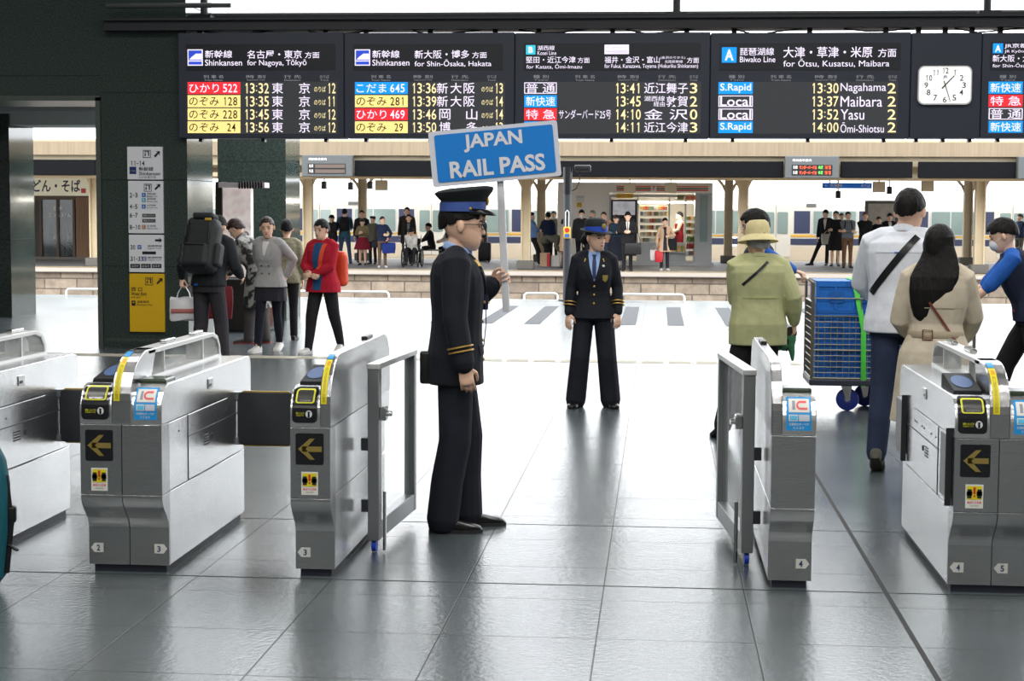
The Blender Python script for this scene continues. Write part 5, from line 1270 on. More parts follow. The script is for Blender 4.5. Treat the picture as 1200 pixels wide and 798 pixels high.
    def skirt(s, m, z0=1.06, z1=0.55, off=0.02, flare=0.10, sway=(0, 0)):
        b = BM(); R_ = []
        n = 32
        for k in range(7):
            t = k / 6; z = lerp(z0, z1, t); o = off + flare * t
            rg = s.ring(max(z, 0.60), o, n)
            c = sum(rg, V()) / n
            rg = [c + (p - c) * (1 + 0.05 * t * math.sin(9 * 2 * PI * i / n)) + V((sway[0] * t, sway[1] * t, min(0, z - 0.60))) for i, p in enumerate(rg)]
            R_.append(rg)
        loft(b, list(reversed(R_))); return obj('skirt', b, m, s.root)
    def shoes(s, m, high=0.0, heel=0.0, name='shoe', k=1.0, sole=None):
        for sg in (-1, 1):
            ank, yw, pt = s.A[sg]; Rf = s.footR(sg); b = BM(); R_ = []
            for y, w, h in ((-0.078, .018, .045), (-0.072, .030, .066), (-0.045, .037, .082 + high), (-0.01, .039, .092 + high), (0.03, .041, .082), (0.07, .045, .064), (0.12, .048, .052), (0.16, .043, .044), (0.185, .030, .034), (0.195, .014, .024)):
                y *= k; rg = []
                for i in range(14):
                    a = 2 * PI * i / 14; ca, sa = math.cos(a), math.sin(a); kk = 1 / (abs(ca) ** 3 + abs(sa) ** 3) ** (1 / 3)
                    rg.append(ank + Rf @ V((ca * w * kk, y, -0.075 + h / 2 + sa * h / 2 * kk)))
                R_.append(rg)
            loft(b, R_); so_ = obj(name, b, m, s.root)
            if sole:
                b = BM(); R_ = []
                for y, w in ((-0.083, .022), (-0.05, .041), (0.02, .044), (0.1, .052), (0.165, .046), (0.2, .02)):
                    R_.append([ank + Rf @ V((sx * w, y * k, z)) for sx, z in ((-1, -0.0755), (1, -0.0755), (1, -0.057), (-1, -0.057))])
                loft(b, R_); obj('sole', b, sole, so_, smooth=False)
    def surf(s, x, z, back=False, ex=0.004):
        off, flare, waist, bulge, hem = s.prm
        o = off * (0.55 if z > 1.42 else 1.0) + (flare * max(0, (0.95 - z)) if z < 0.95 else 0) - waist * math.exp(-((z - 1.08) / 0.09) ** 2) + bulge * math.exp(-((z - 1.0) / 0.12) ** 2) + ex
        rx, ry, yo = interp(s.tab, z); rx, ry = rx * s.wide + o, ry * s.wide + o
        u = min(0.985, abs(x) / rx); y = ry * (1 - u ** 2.5) ** (1 / 2.5)
        return s.T((x, yo + (-y if back else y), z))
    def patch(s, name, m, rows, back=False, ex=0.004, th=0.007, n=6, parent=None):
        """panel that follows the garment: rows of (z, x left, x right[, z right])"""
        b = BM(); F_ = []; B_ = []
        rows = [tuple(r) if len(r) > 3 else (*r, r[0]) for r in rows]
        dense = [rows[0]]
        for p_, q_ in zip(rows, rows[1:]):
            k_ = max(1, int(max(abs(p_[0] - q_[0]), abs(p_[1] - q_[1]), abs(p_[2] - q_[2])) / 0.022))
            dense += [tuple(lerp(u_, w_, j / k_) for u_, w_ in zip(p_, q_)) for j in range(1, k_ + 1)]
        rows = dense
        for r in rows:
            z, xl, xr = r[:3]; zr = r[3] if len(r) > 3 else z
            F_.append([b.verts.new(s.surf(lerp(xl, xr, i / n), lerp(z, zr, i / n), back, ex)) for i in range(n + 1)])
            B_.append([b.verts.new(s.surf(lerp(xl, xr, i / n), lerp(z, zr, i / n), back, ex - th)) for i in range(n + 1)])
        for L_ in (F_, B_):
            for a, c in zip(L_, L_[1:]):
                for i in range(n): b.faces.new((a[i], a[i + 1], c[i + 1], c[i]))
        for i in range(n):
            b.faces.new((F_[0][i], F_[0][i + 1], B_[0][i + 1], B_[0][i])); b.faces.new((F_[-1][i], F_[-1][i + 1], B_[-1][i + 1], B_[-1][i]))
        for a, c, e, g in zip(F_, F_[1:], B_, B_[1:]):
            b.faces.new((a[0], c[0], g[0], e[0])); b.faces.new((a[-1], c[-1], g[-1], e[-1]))
        o = obj(name, b, m, parent or s.root)
        PROJ.append((o, s.cur, s.R(1.0) @ V((0, -1 if back else 1, 0)), n + 1, ex)); return o
    def strap(s, name, m, x0, z0, x1, z1, w=0.04, back=True, ex=0.006, n=14, parent=None, th=0.007):
        rows = []
        L_ = math.hypot(x1 - x0, z1 - z0); nx, nz = -(z1 - z0) / L_ * w / 2, (x1 - x0) / L_ * w / 2
        for k in range(n + 1):
            t = k / n; x, z = lerp(x0, x1, t), lerp(z0, z1, t); rows.append((z + nz, x + nx, x - nx, z - nz))
        return s.patch(name, m, rows, back, ex, n=2, parent=parent, th=th)
    def dot(s, name, m, x, z, r, back=False, ex=0.006, parent=None, sz=1.0):
        p = s.surf(x, z, back, ex); b = BM(); ell(b, p, (r, 0.005, r * sz), s.R(1.0), 12, 8); o = obj(name, b, m, parent or s.root)
        PROJ.append((o, s.cur, s.R(1.0) @ V((0, -1 if back else 1, 0)), 0, (ex, p))); return o
    def collar(s, m, r=0.064, h=0.02, z=1.475, th=0.011, tilt=0.35, name='collar', ry=None, yo=-0.006):
        pts = []
        for i in range(24):
            a = 2 * PI * i / 24; pts.append(s.T((r * math.cos(a), yo + (ry or r * .95) * math.sin(a), z - tilt * r * math.sin(a))))
        b = BM(); tube(b, pts, [(h, th)] * 24, n=8, ref=(0, 0, 1), closed=True); return obj(name, b, m, s.root)
    def fgrip(s, sg):
        """centre of the closed hand"""
        sp = s.hand_spec[sg]; w = s.Wr[sg]; d = V(sp['d']).normalized() if 'd' in sp else (w - s.E[sg]).normalized()
        n = V(sp.get('n', (-sg, 0, 0))); n = (n - d * n.dot(d)).normalized(); return w + d * 0.085 + n * 0.03
    def world(s, p): return s.root.matrix_basis @ V(p)
def quick(P, topm, pantm, shoem=BLACK, hem=0.82, off=0.02, hairm=HAIR, style='short', inner=None, skirt=None, flare=0.0, sleeve=0.96, coll=None, knee=0.062, ankle=0.055, name='jacket', hair=True, nape=-0.075, ear=0.0):
    P.top(topm, hem=hem, off=off, flare=flare, sleeve=sleeve, name=name)
    if skirt: P.skirt(skirt[0], skirt[1], skirt[2], flare=skirt[3])
    if pantm: P.pants(pantm, knee=knee, ankle=ankle)
    P.shoes(shoem)
    if hair: P.hair(hairm, style, nape=nape, ear=ear)
    if inner: P.patch('shirt_front', inner, [(1.12, -0.008, 0.008), (1.24, -0.03, 0.03), (1.36, -0.045, 0.045), (1.44, -0.052, 0.052)], ex=0.005)
    if coll: P.collar(coll)
    return P
UNI = mat('uniform_navy', (27, 30, 38), 0.8, var=0.15, nscale=10, bump=0.5, bscale=6, spec=0.3)
UNIP = mat('uniform_trousers', (31, 34, 43), 0.8, var=0.15, nscale=10, bump=0.6, bscale=5, spec=0.3)
UNIH = mat('cap_felt', (25, 31, 34), 0.85, var=0.12, nscale=40)
GOLD = mat('gold_braid', (196, 160, 84), 0.4, 0.5, var=0.15)
SHIRTB = cloth((150, 178, 222)); TIE = mat('striped_tie', (34, 44, 92), 0.6, var=0.1)
CAPBLUE = mat('cap_ribbon', (62, 88, 158), 0.6, var=0.08); VIS = mat('visor_gloss', (16, 18, 20), 0.25)
SHOEB = mat('black_leather', (18, 18, 19), 0.28, var=0.15)
# -- uniformed man holding the placard
p = gnd(533, 620)
PX = 8.66
hnd = atY(591.2, 324, PX)
yawA = -82
def tolocal(p, root):
    v = V(p) - root[0]; c, s_ = math.cos(-math.radians(root[1])), math.sin(-math.radians(root[1])); k = 1.75 / root[2]
    return V((v.x * c - v.y * s_, v.x * s_ + v.y * c, v.z)) * k
rootA = (V((p.x, p.y, 0)), yawA, 1.735)
lhd = V((0.0, 0.80, 0.45)).normalized(); lhn = V((1, 0.0, 0.0))
lh = tolocal((hnd.x, PX, hnd.z), rootA) - lhd * 0.088 - lhn * 0.030 + V((0, 0.012, 0))
A = Person('station attendant in dark uniform and blue banded cap holding up the blue placard, in profile', p.x, p.y, yawA, 1.735, near=True, lf=(-0.10, 0.075, 0, 4), rf=(0.085, -0.055, 0, -2),
           lh=lh, lpole=(-0.25, -1, -0.9), lhand=dict(d=lhd, n=lhn, t=(0, -0.3, 1), curl=3.3, thumb=0.5), rhand=dict(curl=1.5), head=(-4, -3, 0), lean=1.0, neck=(0, 0.012, 0))
A.face()
A.hair(HAIR, 'short', fringe=0.05, ear=0.005, nape=-0.07)
jk = A.top(UNI, hem=0.775, off=0.030, sleeve=0.97, cuff=0.058, flare=0.05, neckz=1.452)
A.pants(UNIP, off=0.02, knee=0.086, ankle=0.086)
A.shoes(SHOEB, sole=RUBBER)
A.patch('shirt_front', SHIRTB, [(1.27, -0.004, 0.004), (1.34, -0.03, 0.03), (1.42, -0.055, 0.055), (1.475, -0.058, 0.058)], ex=0.006)
A.collar(SHIRTB, r=0.060, h=0.022, z=1.474)
A.patch('tie', TIE, [(1.27, -0.012, 0.012), (1.38, -0.020, 0.020), (1.43, -0.012, 0.012), (1.455, -0.018, 0.018)], ex=0.012)
for sg in (-1, 1):
    A.patch('lapel', UNI, [(1.24, sg * 0.002, sg * 0.02), (1.33, sg * 0.03, sg * 0.085), (1.36, sg * 0.035, sg * 0.10), (1.375, sg * 0.04, sg * 0.075), (1.455, sg * 0.056, sg * 0.075)], ex=0.014, th=0.009)
    A.strap('collar_mark', GOLD, sg * 0.070, 1.425, sg * 0.082, 1.39, 0.007, back=False, ex=0.018)
    for t_ in (0.80, 0.845): A.band_cuff(GOLD, sg, t_, 0.0315)
for z in (1.2, 1.1, 1.0, .9): A.dot('button', GOLD, 0.0, z, 0.009)
A.patch('pocket_flap', UNI, [(0.93, -0.13, -0.05), (0.98, -0.13, -0.05)], ex=0.008)
A.patch('pocket_flap', UNI, [(0.93, 0.05, 0.13), (0.98, 0.05, 0.13)], ex=0.008)
b = BM(); tube(b, [A.surf(-0.03, 1.30), A.surf(-0.06, 1.2) + V((0, 0.012, 0)), A.surf(-0.05, 1.08) + V((0, 0.02, 0)), A.surf(-0.08, 0.96) + V((0, 0.01, 0))], 0.003, n=5); obj('whistle_cord', b, paint((60, 52, 130)), A.root)
b = BM(); rbox(b, A.T((-0.10, 0.155, 1.2)), (0.05, 0.03, 0.09), 0.008); obj('radio_mic', b, BLACK, A.root)
b = BM(); rbox(b, A.T((0.03, -0.155, 0.86)), (0.09, 0.06, 0.17), 0.015); bg_ = obj('belt_pouch', b, BLACK, A.root)
# cap
cb = A.hloft('cap', [(0.062, 0.086, 0.104, -0.012, 0.06), (0.112, 0.089, 0.107, -0.012, 0.08), (0.118, 0.092, 0.112, -0.012, 0.10), (0.148, 0.115, 0.136, -0.012, 0.14), (0.157, 0.118, 0.139, -0.012, 0.16), (0.168, 0.108, 0.128, -0.006, 0.16), (0.176, 0.07, 0.09, 0.0, 0.16)], UNIH)
A.hloft('cap_band', [(0.060, 0.088, 0.106, -0.012, 0.06), (0.061, 0.0915, 0.1095, -0.012, 0.06), (0.104, 0.0925, 0.1105, -0.012, 0.08), (0.105, 0.089, 0.106, -0.012, 0.08)], CAPBLUE, cb)
b = BM(); R_ = []
for t_, dz in ((0.0, 0.0), (0.35, 0.003), (0.7, -0.006), (1.0, -0.018)):
    row = []
    for k in range(15):
        a_ = math.radians(20 + 140 * k / 14); e = math.sin((a_ - math.radians(20)) / math.radians(140) * PI)
        r_ = 1 + t_ * 0.52 * e
        row.append(A.H_((0.088 * math.cos(a_) * (1 + 0.12 * t_ * e), -0.012 + 0.106 * math.sin(a_) * r_, 0.069 + dz)))
    R_.append(row)
vs = [[b.verts.new(q) for q in row] for row in R_]
for r0, r1 in zip(vs, vs[1:]):
    for i in range(14): b.faces.new((r0[i], r0[i + 1], r1[i + 1], r1[i]))
r = bmesh.ops.extrude_face_region(b, geom=b.faces[:])
for v in [g_ for g_ in r['geom'] if isinstance(g_, bmesh.types.BMVert)]: v.co.z += 0.006
obj('visor', b, VIS, cb)
for sg in (-1, 1):
    b = BM(); ell(b, A.H_((sg * 0.085, 0.028, 0.076)), (0.006, 0.008, 0.008)); obj('cap_button', b, GOLD, cb)
b = BM(); tube(b, [A.H_((0.0925 * math.cos(math.radians(a_)), -0.012 + 0.1115 * math.sin(math.radians(a_)), 0.073)) for a_ in range(20, 165, 12)], [(0.006, 0.003)] * 13, n=6, ref=(0, 0, 1)); obj('chin_strap', b, VIS, cb)
b = BM(); ell(b, A.H_((0, 0.102, 0.118)), (0.02, 0.008, 0.024), A.HR); obj('cap_badge', b, GOLD, cb)
# glasses
b = BM()
for sg in (-1, 1):
    tube(b, [A.H_((sg * (0.033 + 0.023 * math.cos(a_)), 0.0905 - 0.006 * math.cos(a_), -0.002 + 0.016 * math.sin(a_))) for a_ in [2 * PI * k / 12 for k in range(12)]], 0.0024, n=6, closed=True)
    tube(b, [A.H_((sg * 0.056, 0.086, 0.004)), A.H_((sg * 0.077, 0.03, 0.004)), A.H_((sg * 0.079, -0.015, 0.0)), A.H_((sg * 0.077, -0.03, -0.012))], 0.0026, n=6)
tube(b, [A.H_((-0.011, 0.0965, 0.002)), A.H_((0.011, 0.0965, 0.002))], 0.0024, n=6)
obj('spectacles', b, BLACK, A.root)
# -- placard
q0, q1 = atY(586.5, 215, PX), atY(593.5, 365, PX)
t = thing('placard', 'blue placard reading JAPAN RAIL PASS on a white pole held by the attendant', 'placard', (q1.x, PX, q1.z), 0)
d = (q0 - q1); ang = math.atan2(d.x, d.z)
WPOLE = mat('white_pole', (214, 216, 220), 0.45, var=0.06, nscale=12)
tl, tr, bl, br = atY(504, 156, PX), atY(652, 140, PX), atY(507, 219, PX), atY(659, 207, PX)
Rz_ = Matrix.Rotation(math.radians(4.6), 3, 'Y').inverted() if False else None
cen = (tl + tr + bl + br) / 4 - V((q1.x, PX, q1.z))
ux_ = ((tr - tl) + (br - bl)).normalized(); uz_ = V((-ux_.z, 0, ux_.x))
wd, ht = ((tr - tl).length + (br - bl).length) / 2, ((tl - bl).length + (tr - br).length) / 2
def pl(x, y, z): return cen + ux_ * x + uz_ * z + V((0, y, 0))
b = BM(); pp = d.normalized(); px_ = V((pp.z, 0, -pp.x)); L_ = d.length
for_pts = [V((0, 0, 0)), pp * (L_ + 0.28)]
A_ = [b.verts.new(px_ * sx * 0.018 + V((0, sy * 0.016, 0))) for sx, sy in ((-1, -1), (1, -1), (1, 1), (-1, 1))]; B_ = [b.verts.new(v.co + pp * (L_ + 0.26)) for v in A_]
for i in range(4): b.faces.new((A_[i], A_[(i + 1) % 4], B_[(i + 1) % 4], B_[i]))
b.faces.new(A_[::-1]); b.faces.new(B_)
obj('pole', b, WPOLE, t, smooth=False, bev=0.003)
b = BM(); prism(b, rrect(-wd / 2, wd / 2, -ht / 2, ht / 2, 0.014), -0.032, -0.018, 'Y'); bd = obj('board', b, mat('placard_white', (214, 218, 228), 0.5, var=0.03), t, smooth=False, wrap=pl)
b = BM(); prism(b, rrect(-wd / 2 + 0.03, wd / 2 - 0.024, -ht / 2 + 0.022, ht / 2 - 0.02, 0.012), -0.035, -0.03, 'Y'); obj('blue_panel', b, mat('placard_blue', (20, 128, 214), 0.45, var=0.03), bd, smooth=False, wrap=pl)
b = BM(); kx, kz_ = wd / 1062.0, ht / 455.0
text_in(b, 'JAPAN', (-247) * kx, (238) * kx, 32 * kz_, 178 * kz_, 0.03, -0.0365); text_in(b, 'RAIL PASS', -378 * kx, 408 * kx, -170 * kz_, -30 * kz_, 0.03, -0.0365)
decal('lettering', b, mat('placard_letters', (224, 226, 232), 0.5, var=0.02), bd, pl)
# -- uniformed woman facing the camera
p = gnd(695, 477)
Bq = Person('station attendant woman in dark uniform and brimmed hat facing forward in the bright hall', p.x, p.y, 182, 1.575, fem=True, near=True, lf=(-0.165, 0.0, 0, 16), rf=(0.165, 0.02, 0, -14),
            head=(38, -4, 0), lh=(-0.225, 0.05, 0.90), rh=(0.235, 0.05, 0.89), rhand=dict(curl=0.7, n=(-0.6, -0.8, 0)), lhand=dict(curl=0.8, n=(0.5, -0.9, 0)))
Bq.face()
def bun(b):
    ell(b, Bq.H_((0.02, -0.125, -0.035)), (0.045, 0.04, 0.05)); ell(b, Bq.H_((0.0, -0.1, -0.01)), (0.06, 0.04, 0.06))
Bq.hair(HAIR, 'short', fringe=0.05, ear=-0.01, nape=-0.06, back=bun)
Bq.top(UNI, hem=0.845, off=0.022, sleeve=0.97, cuff=0.046, flare=0.18, waist=0.004, neckz=1.448)
Bq.pants(UNIP, off=0.018, knee=0.092, ankle=0.096); Bq.shoes(SHOEB)
Bq.patch('shirt_front', SHIRTB, [(1.20, -0.004, 0.004), (1.32, -0.038, 0.038), (1.42, -0.058, 0.058), (1.472, -0.052, 0.052)], ex=0.006)
Bq.collar(SHIRTB, r=0.054, h=0.02, z=1.465)
Bq.patch('tie', TIE, [(1.22, -0.014, 0.014), (1.37, -0.02, 0.02), (1.42, -0.012, 0.012), (1.445, -0.022, 0.022)], ex=0.012)
for sg in (-1, 1):
    Bq.patch('lapel', UNI, [(1.17, sg * 0.002, sg * 0.02), (1.30, sg * 0.036, sg * 0.085), (1.335, sg * 0.042, sg * 0.105), (1.35, sg * 0.044, sg * 0.08), (1.44, sg * 0.058, sg * 0.078)], ex=0.014, th=0.009)
    Bq.strap('collar_mark', GOLD, sg * 0.082, 1.41, sg * 0.092, 1.38, 0.008, back=False, ex=0.019)
    for t_ in (0.78, 0.84): Bq.band_cuff(GOLD, sg, t_, 0.0315)
for z in (1.15, 1.07, 0.99): Bq.dot('button', GOLD, 0.0, z, 0.011)
Bq.dot('round_badge', paint((236, 236, 236)), -0.085, 1.34, 0.013, ex=0.02)
Bq.patch('crest', mat('crest_gold', (150, 132, 70), 0.5, var=0.4, nscale=60), [(1.19, -0.105, -0.101), (1.21, -0.125, -0.08), (1.255, -0.128, -0.078)], ex=0.008)
hb = Bq.hloft('hat', [(0.048, 0.088, 0.106, -0.012, -0.08), (0.10, 0.090, 0.108, -0.012, -0.08), (0.135, 0.084, 0.102, -0.012, -0.05), (0.155, 0.066, 0.082, -0.012, -0.03), (0.163, 0.03, 0.045, -0.012, 0)], UNIH)
Bq.hloft('brim', [(0.046, 0.088, 0.106, -0.012, -0.08), (0.045, 0.124, 0.152, -0.004, -0.08), (0.052, 0.129, 0.158, -0.004, -0.08), (0.060, 0.090, 0.108, -0.012, -0.08)], UNIH, hb)
Bq.hloft('hat_ribbon', [(0.058, 0.089, 0.107, -0.012, -0.08), (0.059, 0.0925, 0.1105, -0.012, -0.08), (0.086, 0.0930, 0.111, -0.012, 0.10), (0.087, 0.090, 0.107, -0.012, 0.10)], mat('hat_ribbon_blue', (44, 84, 196), 0.6), hb)
b = BM(); ell(b, Bq.H_((0.0, 0.098, 0.098)), (0.026, 0.009, 0.028), Bq.HR); obj('hat_badge', b, mat('crest_gold', (150, 132, 70), 0.5, var=0.4), hb)
# ------------------------------------------------------------------ other people near the gates
def topz(px, py, Y): return atY(px, py, Y).z
WHITESH = cloth((232, 230, 226)); DARKC = cloth((38, 38, 42)); JEAN = cloth((40, 50, 72)); BLACKC = cloth((30, 30, 33)); NAVYC = cloth((36, 42, 62))
REDC = cloth((178, 32, 52)); BLUEC = cloth((40, 84, 128)); GREYC = cloth((172, 172, 172)); OLIVE = cloth((180, 182, 136)); TRENCH = cloth((204, 193, 172)); SHIRTW = cloth((224, 229, 238))
VIVID = cloth((44, 98, 184)); SNEAK = paint((222, 220, 216), 0.6); BROWNL = mat('brown_leather', (112, 58, 48), 0.5, var=0.2)
ORANGE = mat('orange_nylon', (222, 78, 44), 0.6, var=0.1, bump=0.3, bscale=12)
def backpack(label, P, m, w, h, d, zc, xoff=0.0, yoff=0.0, strapm=None, big=False, rz=0.0, sides=(-1, 1)):
    """worn on the back; a thing of its own"""
    s_ = P.root.scale.x
    c = P.T((xoff, 0, zc)) + P.R(1.0) @ V((0, -0.13 - d / 2 + yoff, 0)); wp = P.world(c)
    t = thing('backpack', label, 'backpack', wp, P.root.rotation_euler.z + rz, scale=s_)
    Rl = P.R(1.0)
    b = BM(); rbox(b, V((0, 0, 0)), (w, d, h), min(w, d) * 0.42, Rl, 5); rbox(b, Rl @ V((0, -0.01, h * .42)), (w * .86, d * .9, h * .25), 0.06, Rl, 4); obj('body', b, m, t, vox=0.009, smo=4)
    b = BM(); rbox(b, Rl @ V((0, -d * .52, -h * .18)), (w * .74, d * .4, h * .46), 0.05, Rl, 4); pk = obj('front_pocket', b, m, t, vox=0.008, smo=3)
    b = BM(); tube(b, [Rl @ V((-w * .3, -d * .74, -h * .02)), Rl @ V((w * .3, -d * .74, -h * .02))], 0.006, n=6); obj('zip', b, strapm or BLACK, pk)
    b = BM(); tube(b, [Rl @ V((-0.05, d * .3, h * .52)), Rl @ V((0, d * .3, h * .58)), Rl @ V((0.05, d * .3, h * .52))], 0.01, n=6); obj('carry_loop', b, strapm or BLACK, t)
    if big:
        for sg in (-1, 1):
            b = BM(); rbox(b, Rl @ V((sg * w * .52, 0, -h * .15)), (w * .2, d * .6, h * .45), 0.05, Rl, 4); obj('side_pocket', b, m, t, vox=0.009, smo=3)
            b = BM(); tube(b, [Rl @ V((sg * w * .3, -d * .5, h * .4)), Rl @ V((sg * w * .34, -d * .60, h * .1)), Rl @ V((sg * w * .34, -d * .5, -h * .45))], (0.012), n=6); obj('compression_strap', b, strapm or BLACK, t)
        b = BM(); rbox(b, Rl @ V((0.03, -d * .25, h * .56)), (w * .62, d * .7, h * .12), 0.03, Rl, 4); obj('lid', b, m, t, vox=0.009, smo=3)
        b = BM(); rbox(b, Rl @ V((0.1, -d * .5, h * .5)), (0.08, 0.02, 0.05), 0.008, Rl); obj('yellow_patch', b, paint((190, 150, 60)), t)
    for sg in sides:
        b = BM(); e = 0.006
        pts = [P.surf(sg * 0.09, 1.36, True, 0.012), P.surf(sg * 0.095, 1.43, True, 0.02), P.T((sg * 0.10, 0.0, 1.49)), P.surf(sg * 0.11, 1.42, False, 0.012), P.surf(sg * 0.125, 1.30, False, 0.012), P.surf(sg * 0.14, 1.16, False, 0.012), P.surf(sg * 0.15, 1.10, True, 0.0)]
        tube(b, [q - c for q in pts], [(0.022, 0.006)] * 7, n=8, ref=(1, 0, 0)); obj('shoulder_strap', b, strapm or BLACK, t)
    return t
# -- person in the red jacket
p = gnd(379, 414)
Cq = Person('person in an open red hooded jacket over a blue shirt, walking with hands joined', p.x, p.y, 163, 1.57, fem=True, near=True, wide=1.08, lf=(-0.13, -0.22, 0.05, 6, -22), rf=(0.15, 0.14, 0, -6),
            lh=(0.02, 0.235, 1.04), rh=(0.06, 0.23, 1.03), lpole=(-1, -0.5, -0.3), rpole=(1, -0.5, -0.3), lhand=dict(d=(0.8, 0.5, -0.2), n=(0, -1, 0), curl=1.6), rhand=dict(d=(-0.8, 0.5, -0.2), n=(0, -1, 0), curl=1.6), head=(-6, -4, 0), lean=2)
Cq.face(); Cq.hair(HAIR, 'bob', fringe=0.05, ear=-0.03, nape=-0.08)
Cq.top(REDC, hem=0.80, off=0.034, flare=0.12, cuff=0.044); Cq.pants(DARKC, off=0.02, knee=0.078, ankle=0.052); Cq.shoes(SNEAK, sole=paint((196, 194, 190)))
Cq.patch('blue_shirt', BLUEC, [(0.83, -0.05, 0.06), (0.95, -0.06, 0.065), (1.1, -0.06, 0.06), (1.3, -0.062, 0.062), (1.44, -0.06, 0.06)], ex=0.008)
Cq.collar(REDC, r=0.075, h=0.03, z=1.455, th=0.02, name='hood')
b = BM(); tube(b, [Cq.surf(-0.03, 1.03, False, .03), Cq.surf(0.05, 1.1, False, .02)], [(0.03, 0.008)] * 2, n=8, ref=(0, 0, 1)); obj('camera_case', b, BLACK, Cq.root)
bp = backpack('orange backpack slung behind the person in the red jacket', Cq, ORANGE, 0.29, 0.44, 0.15, 1.08, xoff=-0.10, rz=0.0, strapm=ORANGE, sides=())
Cq.strap('bag_strap', ORANGE, -0.085, 1.43, -0.03, 1.06, 0.05, False, 0.018)
# -- woman in the grey jacket
p = gnd(317, 412)
Dq = Person('smiling woman in grey double breasted jacket, dark skirt and leggings, stepping forward', p.x, p.y, 168, 1.60, fem=True, near=True, lean=9, side=-2, lf=(-0.04, -0.18, 0.04, 8, -18), rf=(0.10, 0.18, 0, -6), head=(16, 2, 4),
            lh=(-0.17, -0.15, 0.98), rh=(0.15, -0.17, 0.98), lpole=(-1, -0.7, 0), rpole=(1, -0.7, 0))
Dq.face(); Dq.hair(HAIRB, 'short', fringe=0.06, ear=-0.02, nape=-0.07, back=lambda b: ell(b, Dq.H_((0, -0.10, 0.0)), (0.06, 0.05, 0.06)))
Dq.top(GREYC, hem=0.835, off=0.028, flare=0.22); Dq.skirt(mat('dark_plaid', (40, 38, 48), 0.85, var=0.4, nscale=18), 1.04, 0.66, 0.012, 0.03)
Dq.pants(cloth((36, 38, 48)), off=0.002, knee=0.052, ankle=0.038, waist=1.0, thigh=0.078, name='leggings'); Dq.shoes(SNEAK, high=0.02, sole=paint((226, 226, 222)))
Dq.patch('white_top', WHITESH, [(1.27, -0.01, 0.01), (1.36, -0.03, 0.03), (1.44, -0.045, 0.045)], ex=0.006)
for sg in (-1, 1): Dq.patch('lapel', GREYC, [(1.2, sg * 0.01, sg * 0.03), (1.32, sg * 0.03, sg * 0.10), (1.36, sg * 0.035, sg * 0.085), (1.44, sg * 0.048, sg * 0.075)], ex=0.014, th=0.009)
for z in (1.02, 1.13):
    for x in (-0.05, 0.05): Dq.dot('button', paint((70, 66, 64)), x, z, 0.011)
# -- person behind her
p = gnd(326, 402)
X_ = Person('person in a mottled khaki jacket mostly hidden behind the woman in grey', p.x, p.y + 0.5, 10, 1.56, fem=True, lean=6)
quick(X_, mat('mottled_khaki', (128, 122, 100), 0.85, var=0.7, nscale=26), BLACKC, hairm=HAIR, style='bob')
# -- woman in the patterned coat, bending to the left
p = gnd(298, 402)
CAMO = bpy.data.materials.new('black_grey_camouflage'); CAMO.use_nodes = True
nt = CAMO.node_tree; tc = nt.nodes.new('ShaderNodeTexCoord'); nz = nt.nodes.new('ShaderNodeTexNoise'); nz.inputs['Scale'].default_value = 9; nz.inputs['Detail'].default_value = 3
cr = nt.nodes.new('ShaderNodeValToRGB'); cr.color_ramp.elements[0].position = 0.46; cr.color_ramp.elements[0].color = (*s2l((38, 38, 40)), 1); cr.color_ramp.elements[1].position = 0.54; cr.color_ramp.elements[1].color = (*s2l((150, 148, 144)), 1)
nt.links.new(tc.outputs['Object'], nz.inputs['Vector']); nt.links.new(nz.outputs['Fac'], cr.inputs['Fac']); nt.links.new(cr.outputs['Color'], nt.nodes['Principled BSDF'].inputs['Base Color']); nt.nodes['Principled BSDF'].inputs['Roughness'].default_value = 0.85
E_ = Person('woman in a black and grey camouflage coat bending over a red bag', p.x, p.y, 84, 1.64, fem=True, near=True, lean=24, lf=(-0.08, 0.06, 0, 6), rf=(0.10, -0.12, 0, -4), pel=(0, -0.06, 0), head=(0, -14, 0),
            lh=(-0.12, 0.42, 0.90), rh=(0.12, 0.40, 0.92), lhand=dict(curl=2.4), rhand=dict(curl=2.4))
E_.face(); E_.hair(mat('auburn_hair', (46, 22, 22), 0.45, var=0.4, nscale=60), 'bob', fringe=0.055, ear=-0.04, nape=-0.09)
E_.top(CAMO, hem=0.48, off=0.035, flare=0.10, name='coat'); E_.pants(cloth((84, 80, 80)), off=0.02, knee=0.078, ankle=0.07); E_.shoes(paint((74, 70, 74), 0.6), sole=paint((150, 60, 60)))
E_.collar(CAMO, r=0.07, h=0.035, z=1.46, th=0.024, name='hood')
E_.patch('teal_scarf', cloth((44, 96, 116)), [(1.0, -0.07, 0.07), (1.2, -0.08, 0.08), (1.38, -0.05, 0.05)], ex=0.012)
